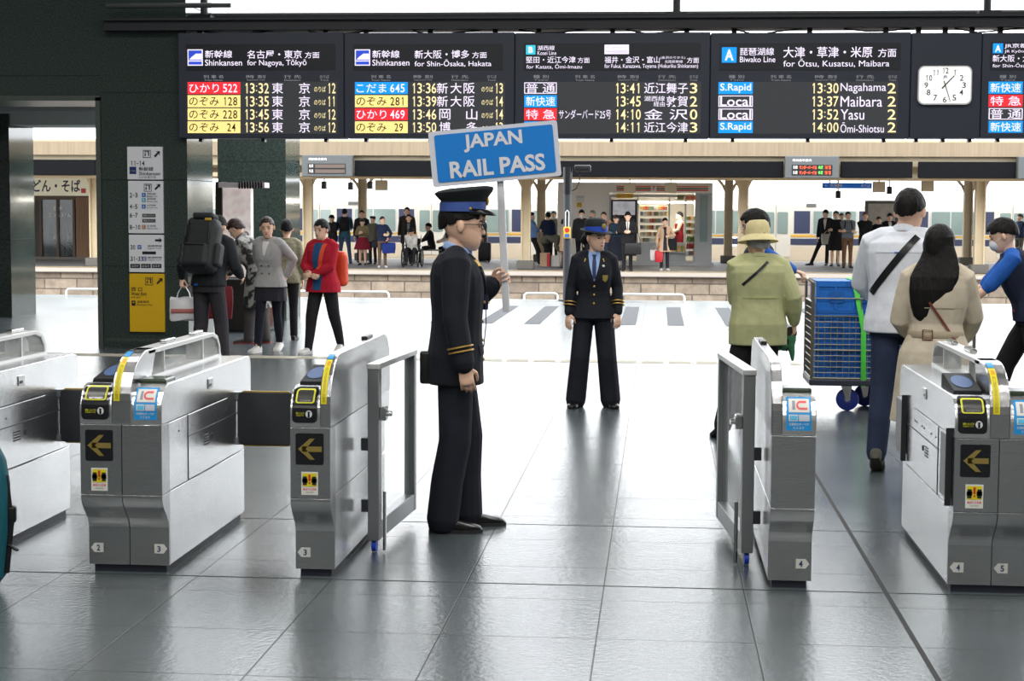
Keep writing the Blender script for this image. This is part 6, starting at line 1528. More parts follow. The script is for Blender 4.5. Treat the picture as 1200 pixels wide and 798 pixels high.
def tote(name, label, cat, top, m, w, h, d, rz=0.0, loop=0.14, hm=None, taper=0.9, group=None, flop=0.0):
    """bag hanging from a point (where the hand closes)"""
    t = thing(name, label, cat, top, rz, group)
    b = BM(); R_ = []
    for z, k, e in ((-loop - h, taper * .96, 1.0), (-loop - h * .93, taper, 1.05), (-loop - h * .5, 1.0, 1.15), (-loop - h * .1, .98, .8), (-loop, .93, .35)):
        n = 20; rg = []
        for i in range(n):
            a = 2 * PI * i / n; ca, sa = math.cos(a), math.sin(a); kk = 1 / (abs(ca) ** 4 + abs(sa) ** 4) ** .25
            rg.append(V((ca * w / 2 * k * kk + flop * (z + loop), sa * d / 2 * e * kk, z + 0.012 * math.sin(3 * a + z * 20))))
        R_.append(rg)
    loft(b, R_); obj('body', b, m, t)
    for sy in (-1, 1):
        b = BM(); tube(b, [(-w * .25, sy * d * .15, -loop - 0.02), (-w * .2, sy * d * .12, -loop * .6), (-0.02, sy * 0.01, -0.01), (0.02, sy * 0.01, -0.01), (w * .2, sy * d * .12, -loop * .6), (w * .25, sy * d * .15, -loop - 0.02)], [(0.012, 0.004)] * 6, n=6, ref=(0, 1, 0)); obj('handle', b, hm or m, t)
    return t
tote('red_bag', 'dark red fabric bag held by the woman in the camouflage coat', 'bag', E_.world(E_.fgrip(-1)), mat('red_nylon', (128, 32, 42), 0.7, var=0.2), 0.34, 0.40, 0.16, 0.2, 0.10, BLACK)
# -- traveller with the big black backpack
p = gnd(248, 428)
Fq = Person('traveller in dark clothes seen from behind, bent under a big black backpack', p.x, p.y, -14, 1.66, near=True, lean=16, pel=(0, -0.05, 0), lf=(-0.14, -0.05, 0, 8), rf=(0.13, 0.06, 0, -8), lh=(-0.40, 0.05, 0.98), rh=(0.22, 0.30, 1.0), lhand=dict(curl=2.6, n=(1, 0, 0), d=(-0.1, 0, -1)), head=(0, -18, 0))
Fq.hair(HAIR); Fq.top(cloth((44, 46, 50)), hem=0.90, off=0.035, cuff=0.045); Fq.pants(cloth((58, 56, 60)), off=0.024, knee=0.082, ankle=0.074); Fq.shoes(BLACK)
Fq.dot('pocket_label', VIVID, -0.08, 0.92, 0.03, True, 0.012, sz=0.5)
backpack('big black hiking backpack on the back of the bent traveller', Fq, mat('black_ripstop', (38, 40, 43), 0.6, var=0.25, bump=0.4, bscale=9), 0.42, 0.60, 0.24, 1.28, big=True)
PLAST = mat('white_plastic_film', (232, 232, 234), 0.4, var=0.04, nscale=9, bump=0.5, bscale=9)
tb = tote('plastic_bag', 'white plastic carrier bag hanging from the backpack traveller', 'bag', Fq.world(Fq.fgrip(-1)), PLAST, 0.30, 0.24, 0.14, 0.15, 0.13, PLAST, taper=1.0)
b = BM(); rbox(b, V((0.0, -0.062, -0.27)), (0.26, 0.05, 0.05), 0.012); obj('red_contents', b, paint((196, 120, 112)), tb)
# -- elderly man in the cream hat, from behind
p = gnd(886, 512)
Gq = Person('elderly person in an olive green jacket and cream bucket hat seen from behind', p.x, p.y, 8, 1.585, near=True, wide=1.12, lf=(-0.30, -0.12, 0.05, 20, -20), rf=(0.08, 0.06, 0, -6), lh=(0.02, 0.24, 1.04), rh=(0.31, 0.05, 0.93), lpole=(-1, -0.6, -.3), rpole=(0.25, -1, 0), rhand=dict(curl=2.0, n=(-0.8, 0.5, 0)), head=(10, -3, 0), lean=4)
Gq.hair(HAIRG, 'bob', ear=-0.05, nape=-0.09)
Gq.top(OLIVE, hem=0.76, off=0.045, flare=0.02, cuff=0.048); Gq.pants(BLACKC, off=0.022, knee=0.084, ankle=0.075); Gq.shoes(BLACK)
Gq.strap('shoulder_strap', BLACK, 0.055, 1.43, -0.155, 1.24, 0.022, True, 0.012)
Gq.patch('yoke_seam', cloth((150, 156, 98)), [(1.13, -0.15, 0.15), (1.138, -0.15, 0.15)], True, 0.007)
Gq.collar(OLIVE, r=0.07, h=0.022, z=1.465, th=0.014)
CREAM = mat('cream_hat', (206, 194, 146), 0.85, var=0.1, nscale=30)
hb = Gq.hloft('bucket_hat', [(0.035, 0.09, 0.108, -0.014), (0.09, 0.088, 0.106, -0.014), (0.135, 0.078, 0.094, -0.014), (0.152, 0.06, 0.074, -0.014), (0.156, 0.02, 0.03, -0.014)], CREAM)
Gq.hloft('brim', [(0.048, 0.088, 0.106, -0.014), (0.02, 0.128, 0.148, -0.014), (-0.004, 0.150, 0.170, -0.014), (-0.008, 0.148, 0.168, -0.014), (0.012, 0.126, 0.146, -0.014), (0.036, 0.09, 0.107, -0.014)], CREAM, hb)
gp = Gq.world(Gq.fgrip(1))
t = thing('work_gloves', 'green cloth gloves held by the person in olive jacket', 'gloves', gp, 0.3)
b = BM(); ell(b, V((0, 0, -0.05)), (0.04, 0.03, 0.07)); ell(b, V((-0.05, 0.01, -0.10)), (0.045, 0.025, 0.045)); tube(b, [(0, 0, -0.1), (0.01, 0, -0.16), (0.015, 0.0, -0.21)], [0.03, 0.022, 0.012]); tube(b, [(-0.05, 0, -0.1), (-0.09, 0.0, -0.13)], [0.025, 0.012]); obj('glove', b, cloth((72, 130, 92)), t, vox=0.007)
b = BM(); ell(b, V((0.0, 0.01, -0.01)), (0.05, 0.04, 0.05)); tube(b, [(-0.02, 0, -0.06), (-0.035, 0, -0.14)], [0.025, 0.01]); obj('dark_glove', b, cloth((56, 54, 56)), t, vox=0.007)
# -- cart with wire sides
CY0 = 14.05
cl, cr_ = atY(951, 440, CY0).x, 2.62
t = thing('wire_cart', 'wire mesh roll cart on blue wheels, loaded with blue crates', 'cart', (cl, CY0, 0))
Lc, Dc = cr_ - cl, 0.62
WIRE = mat('zinc_wire', (150, 146, 128), 0.35, 0.8, var=0.1)
b = BM(); rbox(b, V((Lc / 2, Dc / 2, 0.245)), (Lc + 0.04, Dc + 0.04, 0.055), 0.012); obj('deck', b, mat('cart_deck', (48, 52, 66), 0.5), t, smooth=False)
def mesh_side(name, pts2, z0, z1, nz, nx, flip):
    b = BM(); (xa, ya), (xb, yb) = pts2
    for k in range(nz + 1):
        z = z0 + (z1 - z0) * k / nz; cyl(b, V((xa, ya, z)), V((xb, yb, z)), 0.0045 if k not in (0, nz, nz // 2) else 0.008, 6)
    for k in range(nx + 1):
        x, y = lerp(xa, xb, k / nx), lerp(ya, yb, k / nx); cyl(b, V((x, y, z0)), V((x, y, z1)), 0.0035, 6)
    return obj(name, b, WIRE, t)
mesh_side('front_mesh', ((0, 0), (Lc, 0)), 0.28, 0.80, 11, 26, 0); mesh_side('rear_mesh', ((0, Dc), (Lc, Dc)), 0.28, 0.80, 11, 26, 0); mesh_side('end_mesh', ((0, 0), (0, Dc)), 0.28, 0.92, 11, 10, 0)
b = BM(); cyl(b, V((0.0, 0, 0.95)), V((Lc, 0, 0.95)), 0.006, 6); cyl(b, V((0.0, 0, 0.8)), V((Lc, 0, 0.8)), 0.008, 6); cyl(b, V((0.4, 0, 0.8)), V((0.4, 0, 0.95)), 0.006, 6); obj('upper_rail', b, WIRE, t)
for x in (0.0, Lc):
    for y in (0.0, Dc):
        b = BM(); cyl(b, V((x, y, 0.26)), V((x, y, 1.08)), 0.014, 8); obj('corner_post', b, WIRE, t)
b = BM(); tube(b, [(-0.0, 0, 1.08), (-0.03, 0.02, 1.11), (-0.03, Dc - .02, 1.11), (0, Dc, 1.08)], 0.013, n=8); obj('push_handle', b, WIRE, t)
WBLUE = mat('blue_wheel', (34, 52, 138), 0.4, var=0.06)
for x, y in ((0.31, 0.10), (0.50, 0.46), (Lc - 0.35, 0.10), (Lc - 0.18, 0.46)):
    b = BM(); cyl(b, V((x, y - 0.022, 0.095)), V((x, y + 0.022, 0.095)), 0.095, 28); w_ = obj('wheel', b, WBLUE, t, bev=0.008)
    b = BM(); cyl(b, V((x, y - 0.03, 0.095)), V((x, y + 0.03, 0.095)), 0.03, 14); obj('hub', b, paint((80, 92, 150)), w_)
    b = BM(); prism(b, [(x - 0.055, 0.225), (x + 0.035, 0.225), (x + 0.02, 0.09), (x - 0.014, 0.075)], y - 0.036, y - 0.03, 'Y'); prism(b, [(x - 0.055, 0.225), (x + 0.035, 0.225), (x + 0.02, 0.09), (x - 0.014, 0.075)], y + 0.03, y + 0.036, 'Y'); box(b, x - 0.05, x + 0.03, y - 0.036, y + 0.036, 0.212, 0.222); obj('caster_fork', b, CHROME, w_, smooth=False)
# crates
CRB = mat('crate_blue', (26, 112, 204), 0.5, var=0.06)
def crate(w, d, h):
    b = BM(); box(b, 0.01, w - 0.01, 0.01, d - 0.01, 0, h - 0.01)
    box(b, 0, w, 0, d, h - 0.05, h); box(b, 0, w, 0, d, 0.0, 0.03)
    for k in range(5):
        x = (w - 0.02) * k / 4; box(b, x, x + 0.02, 0, d, 0.03, h - 0.05)
    return b
cw, chh = 0.62, 0.272
proto = None
names = {(0, 0): 'bottom blue crate at the near left of the cart', (0, 1): 'middle blue crate at the left of the cart, behind the wire mesh', (0, 2): 'topmost blue crate at the left of the cart, above the wire',
         (1, 0): 'bottom blue crate at the right end of the cart', (1, 1): 'middle blue crate at the right end of the cart', (1, 2): 'topmost blue crate at the right end of the cart'}
for (i, k), lb in names.items():
    loc = (cl + 0.03 + i * (cw + 0.02), CY0 + 0.03, 0.274 + k * (chh + 0.002))
    if proto is None:
        proto = thing('plastic_crate', lb, 'crate', loc, 0, 'blue crates on the wire cart')
        obj('body', crate(cw, 0.56, chh), CRB, proto, smooth=False, bev=0.003)
        for x in (0.17, 0.42):
            b = BM(); prism(b, rrect(x - 0.06, x + 0.06, 0.09, 0.19, 0.02), -0.004, 0.012, 'Y'); obj('grip_panel', b, mat('crate_grip', (24, 96, 178), 0.5), proto, smooth=False)
        b = BM(); box(b, 0.24, 0.36, -0.003, 0.012, 0.225, 0.265); obj('label_holder', b, mat('crate_grip', (24, 96, 178), 0.5), proto, smooth=False)
    else: dup(proto, loc, None, lb)
xs = atY(1000, 330, CY0).x
b = BM()
tube(b, [(xs + 0.10, CY0 - 0.016, 0.22), (xs + 0.09, CY0 - 0.016, 0.7), (xs + 0.02, CY0 + 0.016, 1.06), (xs + 0.02, CY0 + 0.03, 1.103), (xs + 0.02, CY0 + 0.55, 1.103), (xs + 0.02, CY0 + 0.62, 1.05), (xs + 0.02, CY0 + 0.65, 0.3)], [(0.022, 0.003)] * 7, n=8, ref=(1, 0, 0))
tag(obj('green_strap', b, mat('lime_strap', (86, 214, 80), 0.6)), 'lime green webbing strap tied around the blue crates', 'strap')
# -- worker behind, pulling the cart
Yh = 13.75
hx = atY(893, 300, Yh).x
hd = tolocal((cl - 0.03, CY0 + 0.05, 1.09), (V((hx, Yh, 0)), 86, 1.68))
Hq = Person('worker with blue sleeves and navy vest pulling the wire cart, partly behind the olive jacket', hx, Yh, 86, 1.70, near=True, lean=4, lh=hd, lpole=(-1, -0.2, -0.5), lhand=dict(d=(-0.3, -1, -0.3), n=(0, 0, -1), curl=2.2, t=(1, 0, 0)), head=(12, -6, 0), lf=(-0.09, -0.1, 0, 4), rf=(0.09, 0.15, 0, -4))
Hq.face(); Hq.hair(HAIR, 'short', nape=-0.07, vol=1.06); Hq.top(VIVID, hem=0.95, off=0.02, name='blue_shirt', cuff=0.042)
v = Hq.top(NAVYC, hem=0.90, off=0.032, sleeve=0, name='vest'); Hq.pants(BLACKC, off=0.022, knee=0.08, ankle=0.07); Hq.shoes(BLACK)
b = BM()
for sg in (-1, 1): tube(b, [Hq.H_((sg * 0.056, 0.086, 0.004)), Hq.H_((sg * 0.077, 0.03, 0.004)), Hq.H_((sg * 0.079, -0.015, 0.0))], 0.0026, n=6)
for sg in (-1, 1): tube(b, [Hq.H_((sg * (0.033 + 0.023 * math.cos(a_)), 0.0905 - 0.006 * math.cos(a_), -0.002 + 0.016 * math.sin(a_))) for a_ in [2 * PI * k / 12 for k in range(12)]], 0.0024, n=6, closed=True)
obj('spectacles', b, CHROME, Hq.root)
# -- tall man in white shirt
p = gnd(1052, 548)
Iq = Person('tall man in a white shirt with a black shoulder strap, seen from behind', p.x, p.y, -16, 1.83, near=True, wide=1.06, lf=(-0.09, -0.28, 0.06, 4, -28), rf=(0.10, 0.16, 0, -6), lh=(-0.16, 0.30, 1.02), rh=(0.20, 0.27, 1.0), lpole=(-1, -0.55, -0.4), rpole=(1, -0.6, -0.3), head=(-8, -2, 0), lean=3, neck=(0.03, 0, 0))
Iq.hair(HAIR, 'short', nape=-0.085, vol=1.03); Iq.top(SHIRTW, hem=0.85, off=0.045, flare=0.06, cuff=0.046, name='shirt'); Iq.pants(JEAN, off=0.016, knee=0.075, ankle=0.062); Iq.shoes(cloth((84, 84, 76)))
Iq.strap('shoulder_strap', BLACK, 0.10, 1.44, -0.175, 1.09, 0.042, True, 0.012)
Iq.collar(SHIRTW, r=0.064, h=0.024, z=1.477); Iq.patch('yoke_seam', cloth((190, 198, 212)), [(1.335, -0.15, 0.15), (1.341, -0.15, 0.15)], True, 0.005); Iq.patch('label_mark', VIVID, [(1.335, -0.03, 0.015), (1.342, -0.03, 0.015)], True, 0.009)
# -- woman in trench coat with long hair
Yj = 10.0
jx = atY(1099, 300, Yj).x
Jq = Person('woman with long black hair in a beige belted trench coat, seen from behind', jx, Yj, -14, 1.60, fem=True, near=True, wide=1.06, lh=(-0.16, 0.22, 1.0), rh=(0.16, 0.30, 0.99), lpole=(-0.6, -1, -0.3), rpole=(0.8, -0.7, -0.35), head=(-20, -4, 0), lean=3, lf=(-0.08, 0.0, 0, 3), rf=(0.08, 0.05, 0, -3))
def longhair(b):
    R_ = []
    for z, rx, ry, yo, xo in ((0.06, .088, .07, -.04, 0), (0.0, .092, .07, -.05, 0), (-0.08, .118, .062, -.075, 0), (-0.14, .14, .056, -.105, -.008), (-0.20, .152, .046, -.14, -.02), (-0.28, .14, .04, -.158, -.035), (-0.37, .112, .034, -.158, -.055), (-0.45, .07, .026, -.152, -.075), (-0.49, .02, .012, -.148, -.09)):
        n = 28; R_.append([Jq.HC + V((xo + rx * math.cos(2 * PI * i / n) * (1 + .03 * math.sin(11 * i)), yo + ry * math.sin(2 * PI * i / n), z)) for i in range(n)])
    loft(b, R_)
    for k in range(7): tube(b, [Jq.HC + V((-0.07 + 0.02 * k, -0.16, -0.25)), Jq.HC + V((-0.095 + 0.022 * k, -0.17, -0.40)), Jq.HC + V((-0.10 + 0.02 * k, -0.165, -0.44 - 0.03 * (k % 3)))], [0.018, 0.014, 0.005], n=7)
Jq.hair(HAIR, 'bob', ear=-0.06, nape=-0.1, back=longhair)
ct = Jq.top(TRENCH, hem=0.47, off=0.046, flare=0.12, waist=0.018, cuff=0.05, name='trench_coat')
Jq.pants(JEAN, off=0.008, knee=0.06, ankle=0.045); Jq.shoes(BLACK)
b = BM(); zz = 1.035
tube(b, [Jq.surf(0.17 * math.cos(a_) * 0.98, zz, math.sin(a_) < 0, 0.010) if abs(math.cos(a_)) < .9 else Jq.T((math.copysign(0.172, math.cos(a_)), 0.1 * math.sin(a_), zz)) for a_ in [2 * PI * k / 28 for k in range(28)]], [(0.024, 0.006)] * 28, n=8, ref=(0, 0, 1), closed=True); bl_ = obj('belt', b, cloth((180, 166, 142)), ct)
bl_.parent = Jq.root
b = BM(); q = Jq.surf(-0.04, zz, True, 0.02)
tube(b, [q + V((-0.03, 0, 0.03)), q + V((0.03, 0, 0.03)), q + V((0.03, 0, -0.03)), q + V((-0.03, 0, -0.03))], 0.005, n=6, closed=True); obj('buckle', b, BROWNL, Jq.root)
Jq.strap('shoulder_strap', BROWNL, -0.035, 1.24, 0.16, 0.96, 0.016, True, 0.014)
Jq.patch('storm_flap', cloth((182, 170, 148)), [(1.20, -0.17, 0.17), (1.206, -0.17, 0.17)], True, 0.006)
# -- masked worker bending at the right
Yk = 13.3
kx_ = atY(1180, 300, Yk).x
Kq = Person('worker in face mask, navy vest and blue sleeves leaning to push the cart', kx_ + 0.11, Yk, 80, 1.68, near=True, lean=22, pel=(0, -0.10, 0), head=(0, 4, 0), lf=(-0.10, -0.25, 0, 6), rf=(0.10, 0.25, 0, -4), lh=(-0.16, 0.44, 0.96), rh=(0.16, 0.46, 0.98), lpole=(-0.3, -0.5, -1), rpole=(0.3, -0.5, -1), lhand=dict(curl=2.0, n=(0, 0, -1)), rhand=dict(curl=2.0, n=(0, 0, -1)))
Kq.face(); Kq.hair(HAIR, 'short', nape=-0.07, vol=1.05); Kq.top(VIVID, hem=0.98, off=0.024, sleeve=0.56, name='blue_shirt')
Kq.top(NAVYC, hem=0.86, off=0.038, sleeve=0, name='vest', bulge=0.01); Kq.pants(BLACKC, off=0.026, knee=0.086, ankle=0.076); Kq.shoes(BLACK)
b = BM(); ell(b, Kq.H_((0, 0.060, -0.055)), (0.060, 0.052, 0.052), Kq.HR); mk = obj('face_mask', b, mat('mask_white', (226, 230, 238), 0.7, var=0.03), Kq.root)
for sg in (-1, 1):
    b = BM(); tube(b, [Kq.H_((sg * 0.052, 0.06, -0.035)), Kq.H_((sg * 0.076, 0.01, -0.012)), Kq.H_((sg * 0.08, -0.012, -0.005))], 0.002, n=5); obj('ear_loop', b, mat('mask_white', (226, 230, 238), 0.7), mk)
Kq.dot('red_label', REDP, -0.12, 0.95, 0.012, False, 0.01)
# -- teal bag cut by the frame at the left
p = gnd(-27, 690)
t = thing('travel_bag', 'teal travel bag with a black buckle, cut by the left edge of the frame', 'bag', (p.x, p.y, 0), 0.25)
TEAL = mat('teal_nylon', (18, 92, 106), 0.6, var=0.15, bump=0.4, bscale=9)
b = BM(); loft(b, [[V((math.copysign(abs(math.cos(a_)) ** .6, math.cos(a_)) * rx, math.copysign(abs(math.sin(a_)) ** .6, math.sin(a_)) * ry, z)) for a_ in [2 * PI * i / 28 for i in range(28)]] for z, rx, ry in ((0.03, .10, .09), (0.06, .125, .11), (0.25, .142, .12), (0.45, .145, .12), (0.56, .13, .11), (0.64, .095, .085), (0.67, .04, .04))]); obj('body', b, TEAL, t)
b = BM(); rbox(b, V((0.15, -0.02, 0.33)), (0.05, 0.05, 0.075), 0.012); bk = obj('buckle', b, BLACK, t)
b = BM(); tube(b, [(0.13, -0.04, 0.5), (0.152, -0.04, 0.3), (0.13, -0.05, 0.08)], [(0.016, 0.004)] * 3, n=6); obj('strap', b, BLACK, t)
b = BM(); tube(b, [(0.145, -0.05, 0.2), (0.18, -0.06, 0.18)], 0.008, n=6); obj('strap_end', b, BLACK, t)
for sx in (-1, 1):
    b = BM(); cyl(b, V((sx * 0.07, -0.02, 0.03)), V((sx * 0.07, 0.02, 0.03)), 0.03, 12); obj('wheel', b, BLACK, t)
# ------------------------------------------------------------------ people waiting on the far platform
BLK = cloth((34, 33, 36)); DKB = cloth((58, 48, 44)); KHA = cloth((128, 116, 84)); BURG = cloth((120, 30, 46)); NVY = cloth((36, 46, 74)); BRN = cloth((104, 82, 66)); TEALC = cloth((48, 88, 106)); JNS = cloth((62, 78, 104)); BEI = cloth((206, 172, 140)); GRY = cloth((112, 118, 124)); OLV = cloth((98, 96, 84)); SKY = cloth((112, 144, 196)); PEACH = cloth((222, 168, 140)); CHARC = cloth((48, 50, 54)); WSH = cloth((224, 220, 214)); SHB = paint((30, 28, 28), 0.5); SHW = paint((214, 210, 204), 0.6); CAMJ = mat('green_mottle', (120, 124, 100), 0.85, var=0.6, nscale=20)
STN = 'people waiting on the far platform'
def far(label, px, yfoot, ytop, yaw, fem=False, **k):
    p = gnd(px, yfoot); H = max(1.45, min(1.85, atY(px, ytop, p.y).z)); H = k.pop('H', H)
    return Person(label, p.x, p.y, yaw, H, fem=fem, group=STN, **k)
PH = dict(lh=(-0.05, 0.26, 1.18), rh=(0.07, 0.27, 1.16), lhand=dict(d=(.5, .6, .3), n=(0, -1, 0.3), curl=1.6), rhand=dict(d=(-.5, .6, .3), n=(0, -1, .3), curl=1.6), lpole=(-1, -.5, -.8), rpole=(1, -.5, -.8), head=(0, -22, 0))
FOLD = dict(lh=(0.08, 0.22, 1.14), rh=(-0.08, 0.23, 1.12), lpole=(-1, -.3, -.5), rpole=(1, -.3, -.5))
JOIN = dict(lh=(-0.02, 0.22, 0.92), rh=(0.02, 0.22, 0.92), lpole=(-1, -.4, 0), rpole=(1, -.4, 0))
quick(far('waiting person in dark jacket and cap, head bowed, just behind the red jacket', 390, 309, 251, 150, **PH), BLK, BLK, SHB)
o = far('waiting man in teal jacket and jeans seen from behind with black backpack', 404, 309, 244, 8, lh=(-0.12, 0.22, 1.3), rh=(0.12, 0.22, 1.3), lf=(-0.16, 0, 0, 8), rf=(0.18, 0, 0, -8)); quick(o, TEALC, JNS, SHB); backpack('black backpack worn by the waiting man in teal jacket', o, BLACKC, 0.30, 0.42, 0.16, 1.24)
quick(far('waiting man in a dark suit behind the woman in the burgundy skirt', 424, 307.5, 246, 190), BLK, BLK, SHB, inner=WSH)
o = quick(far('waiting woman in khaki jacket and burgundy skirt looking at her phone', 425, 310.5, 257, 178, True, **PH), KHA, None, SHB, hem=0.95, style='bob', skirt=(BURG, 1.04, 0.58, 0.13), hairm=HAIRB)
o = quick(far('waiting old man in flat cap and olive jacket', 437, 309.5, 253, 165), OLV, BLK, SHB); o.hloft('flat_cap', [(0.06, .09, .11, -.012), (0.10, .094, .12, 0.0), (0.125, .07, .09, 0.0), (0.13, .02, .03, 0.0)], BLK)
o = quick(far('waiting woman in navy sweater and brown trousers with a blue bag', 448, 313.5, 253.5, 195, True, lh=(-0.2, 0.14, 1.0), rh=(-0.02, 0.24, 1.12), lpole=(-1, -.6, -.2), head=(20, 0, 0)), NVY, BRN, SHW, style='bob', hairm=HAIRB, hem=0.9)
tote('blue_tote', 'blue tote bag on the arm of the woman in brown trousers', 'bag', o.world(o.Wr[-1] + V((0, 0.03, 0.03))), cloth((34, 52, 118)), 0.42, 0.30, 0.16, 0.15, 0.16, paint((190, 50, 52)))
tote('shoulder_bag', 'small dark shoulder bag at the hip of the woman in navy sweater', 'bag', o.world(V((0.24, 0.0, 1.04))), BLACKC, 0.22, 0.2, 0.1, 0.3, 0.1, BLACKC)
quick(far('tall waiting man in a long dark brown coat behind the wheelchair', 477, 309, 242.5, 180), DKB, BLK, SHB, hem=0.62, flare=.05)
o = quick(far('waiting woman in black coat and grey top standing behind the wheelchair', 479, 311, 251, 182, True, rh=(0.1, 0.3, 0.98), lh=(-0.1, 0.3, 0.98)), BLK, BLK, SHB, hem=0.6, style='bob', inner=GRY)
# wheelchair with its rider
wp = gnd(483, 313)
t = thing('wheelchair', 'folding wheelchair with a rider, parked on the platform', 'wheelchair', (wp.x, wp.y, 0), math.radians(180))
for sg in (-1, 1):
    b = BM(); tube(b, [(sg * 0.29, -0.05 + 0.27 * math.cos(a_), 0.29 + 0.27 * math.sin(a_)) for a_ in [2 * PI * k / 24 for k in range(24)]], 0.018, n=6, closed=True); w_ = obj('rear_wheel', b, RUBBER, t)
    b = BM()
    for k in range(6): a_ = PI * k / 6; cyl(b, V((sg * .29, -.05 + .26 * math.cos(a_), .29 + .26 * math.sin(a_))), V((sg * .29, -.05 - .26 * math.cos(a_), .29 - .26 * math.sin(a_))), 0.004, 5)
    obj('spokes', b, CHROME, w_)
    b = BM(); cyl(b, V((sg * 0.22 - 0.015, 0.34, 0.075)), V((sg * 0.22 + 0.015, 0.34, 0.075)), 0.075, 14); obj('front_caster', b, RUBBER, t)
    b = BM(); tube(b, [(sg * 0.24, -0.22, 0.95), (sg * 0.24, -0.18, 0.9), (sg * 0.24, -0.15, 0.45), (sg * 0.24, 0.3, 0.45), (sg * 0.22, 0.34, 0.1)], 0.014, n=6); obj('side_frame', b, CHROME, t)
    b = BM(); tube(b, [(sg * 0.24, -0.15, 0.66), (sg * 0.24, 0.22, 0.66), (sg * 0.24, 0.25, 0.46)], 0.016, n=6); obj('armrest', b, BLACK, t)
    b = BM(); box(b, sg * .14 - .07, sg * .14 + .07, 0.36, 0.48, 0.10, 0.12); obj('footrest', b, BLACK, t, smooth=False)
b = BM(); box(b, -0.23, 0.23, -0.15, 0.28, 0.43, 0.46); obj('seat', b, BLACKC, t, smooth=False)
b = BM(); box(b, -0.23, 0.23, -0.18, -0.15, 0.46, 0.86); obj('backrest', b, BLACKC, t, smooth=False)
SIT = dict(pel=(0, -0.04, -0.36), lknee=(-0.1, 1, 0.4), rknee=(0.1, 1, 0.4))
o = Person('rider in a white shirt sitting bowed in the wheelchair', wp.x, wp.y, 180, 1.6, group=STN, lean=22, lf=(-0.12, 0.42, 0.125, 4), rf=(0.12, 0.42, 0.125, -4), lh=(-0.06, 0.33, 1.02), rh=(0.06, 0.33, 1.02), head=(0, -20, 0), **SIT); quick(o, WSH, BLK, SHB, hem=0.9)
# bench with two sitters
bp0 = gnd(509, 308)
t = thing('bench', 'low grey platform bench with two people sitting on it', 'bench', (bp0.x, bp0.y, 0))
b = BM(); rbox(b, V((0.1, 0, 0.42)), (1.6, 0.4, 0.05), 0.015); obj('seat', b, paint((120, 120, 120)), t)
for x in (-0.55, 0.75):
    b = BM(); box(b, x - 0.03, x + 0.03, -0.15, 0.15, 0, 0.4); obj('leg', b, PD, t, smooth=False)
o = Person('person in black sitting on the bench beside the wheelchair', bp0.x - 0.12, bp0.y - 0.02, 110, 1.66, group=STN, lean=10, lf=(-0.1, 0.42, 0, 4), rf=(0.1, 0.36, 0, -4), lh=(-0.1, 0.42, 0.72), rh=(0.1, 0.42, 0.72), **SIT); quick(o, BLK, BLK, SHB)
o = Person('person in a dark vest and knit cap sitting on the bench, leaning forward', bp0.x + 0.56, bp0.y + 0.04, 125, 1.72, group=STN, lean=14, lf=(-0.1, 0.42, 0, 4), rf=(0.1, 0.36, 0, -4), lh=(-0.1, 0.42, 0.72), rh=(0.1, 0.42, 0.72), head=(0, -16, 0), **SIT); quick(o, WSH, BLK, SHB); o.top(CHARC, hem=0.9, off=0.032, sleeve=0, name='vest'); o.hloft('knit_cap', [(0.05, .09, .11, -.014), (0.10, .09, .108, -.014), (0.15, .05, .06, -.014), (0.20, .01, .012, -.014)], BLK)
o = quick(far('man in dark suit facing right with a suitcase, seen past the placard pole', 566, 306.5, 250, -100, lh=(-0.2, -0.05, 0.9)), CHARC, BLK, SHB, hem=0.72)
sp_ = gnd(569, 307)
t = thing('suitcase', 'upright black suitcase beside the man in dark suit', 'suitcase', (sp_.x, sp_.y - 0.3, 0))
b = BM(); rbox(b, V((0, 0, 0.36)), (0.42, 0.24, 0.6), 0.04); obj('shell', b, BLACK, t)
b = BM(); tube(b, [(-0.1, 0, 0.64), (-0.1, 0, 0.95), (0.1, 0, 0.95), (0.1, 0, 0.64)], 0.01, n=6); obj('pull_handle', b, CHROME, t)
for x in (-0.15, 0.15):
    b = BM(); cyl(b, V((x, -0.06, 0.035)), V((x, 0.06, 0.035)), 0.035, 10); obj('wheel', b, RUBBER, t)
# left of the pole
o = quick(far('man in blue shirt and black trousers leaning back on a canopy post', 624, 311, 248, -78, lean=-6, pel=(0, 0.02, 0), lf=(-0.09, 0.36, 0, 4), rf=(0.09, 0.22, 0, -4), **FOLD), SKY, BLK, SHW, hem=0.9)
quick(far('man in a dark navy jacket standing left of the slim pole', 642, 310, 248, -20, head=(40, 0, 0), lh=(-0.2, 0.2, 1.1)), NVY, BLK, SHB, hem=0.8)
quick(far('young man in mottled green jacket behind the navy jacket man', 648.5, 307.3, 247, 170), CAMJ, BLK, SHB)
o = far('person in olive jacket bending over cardboard boxes', 641, 312, 270, -95, H=1.62, lean=82, pel=(0, -0.1, -0.06), lh=(-0.12, 0.45, 0.5), rh=(0.12, 0.45, 0.5), head=(0, -10, 0), lf=(-.12, 0, 0, 5), rf=(.12, -.12, 0, -5)); quick(o, OLV, BLK, SHB)
def carton(px, yb, w, h, d, m, label, stripe=None):
    p = gnd(px, yb); t = thing('carton', label, 'box', (p.x, p.y, 0.0))
    b = BM(); rbox(b, V((0, d / 2, h / 2 + .003)), (w, d, h), 0.008); obj('carton_body', b, m, t, smooth=False)
    b = BM(); box(b, -0.03, 0.03, -0.004, d + .004, h, h + 0.006); obj('tape', b, paint((190, 170, 140)), t, smooth=False)
    if stripe:
        for x in (0.05,):
            b = BM(); box(b, w * .2, w * .5 + .003, -0.006, 0.0, 0.01, h - 0.01); obj('red_panel', b, stripe, t, smooth=False)
carton(638.5, 312.5, 0.30, 0.42, 0.3, paint((188, 158, 124)), 'tan cardboard carton with a red panel on the platform', paint((190, 46, 56)))
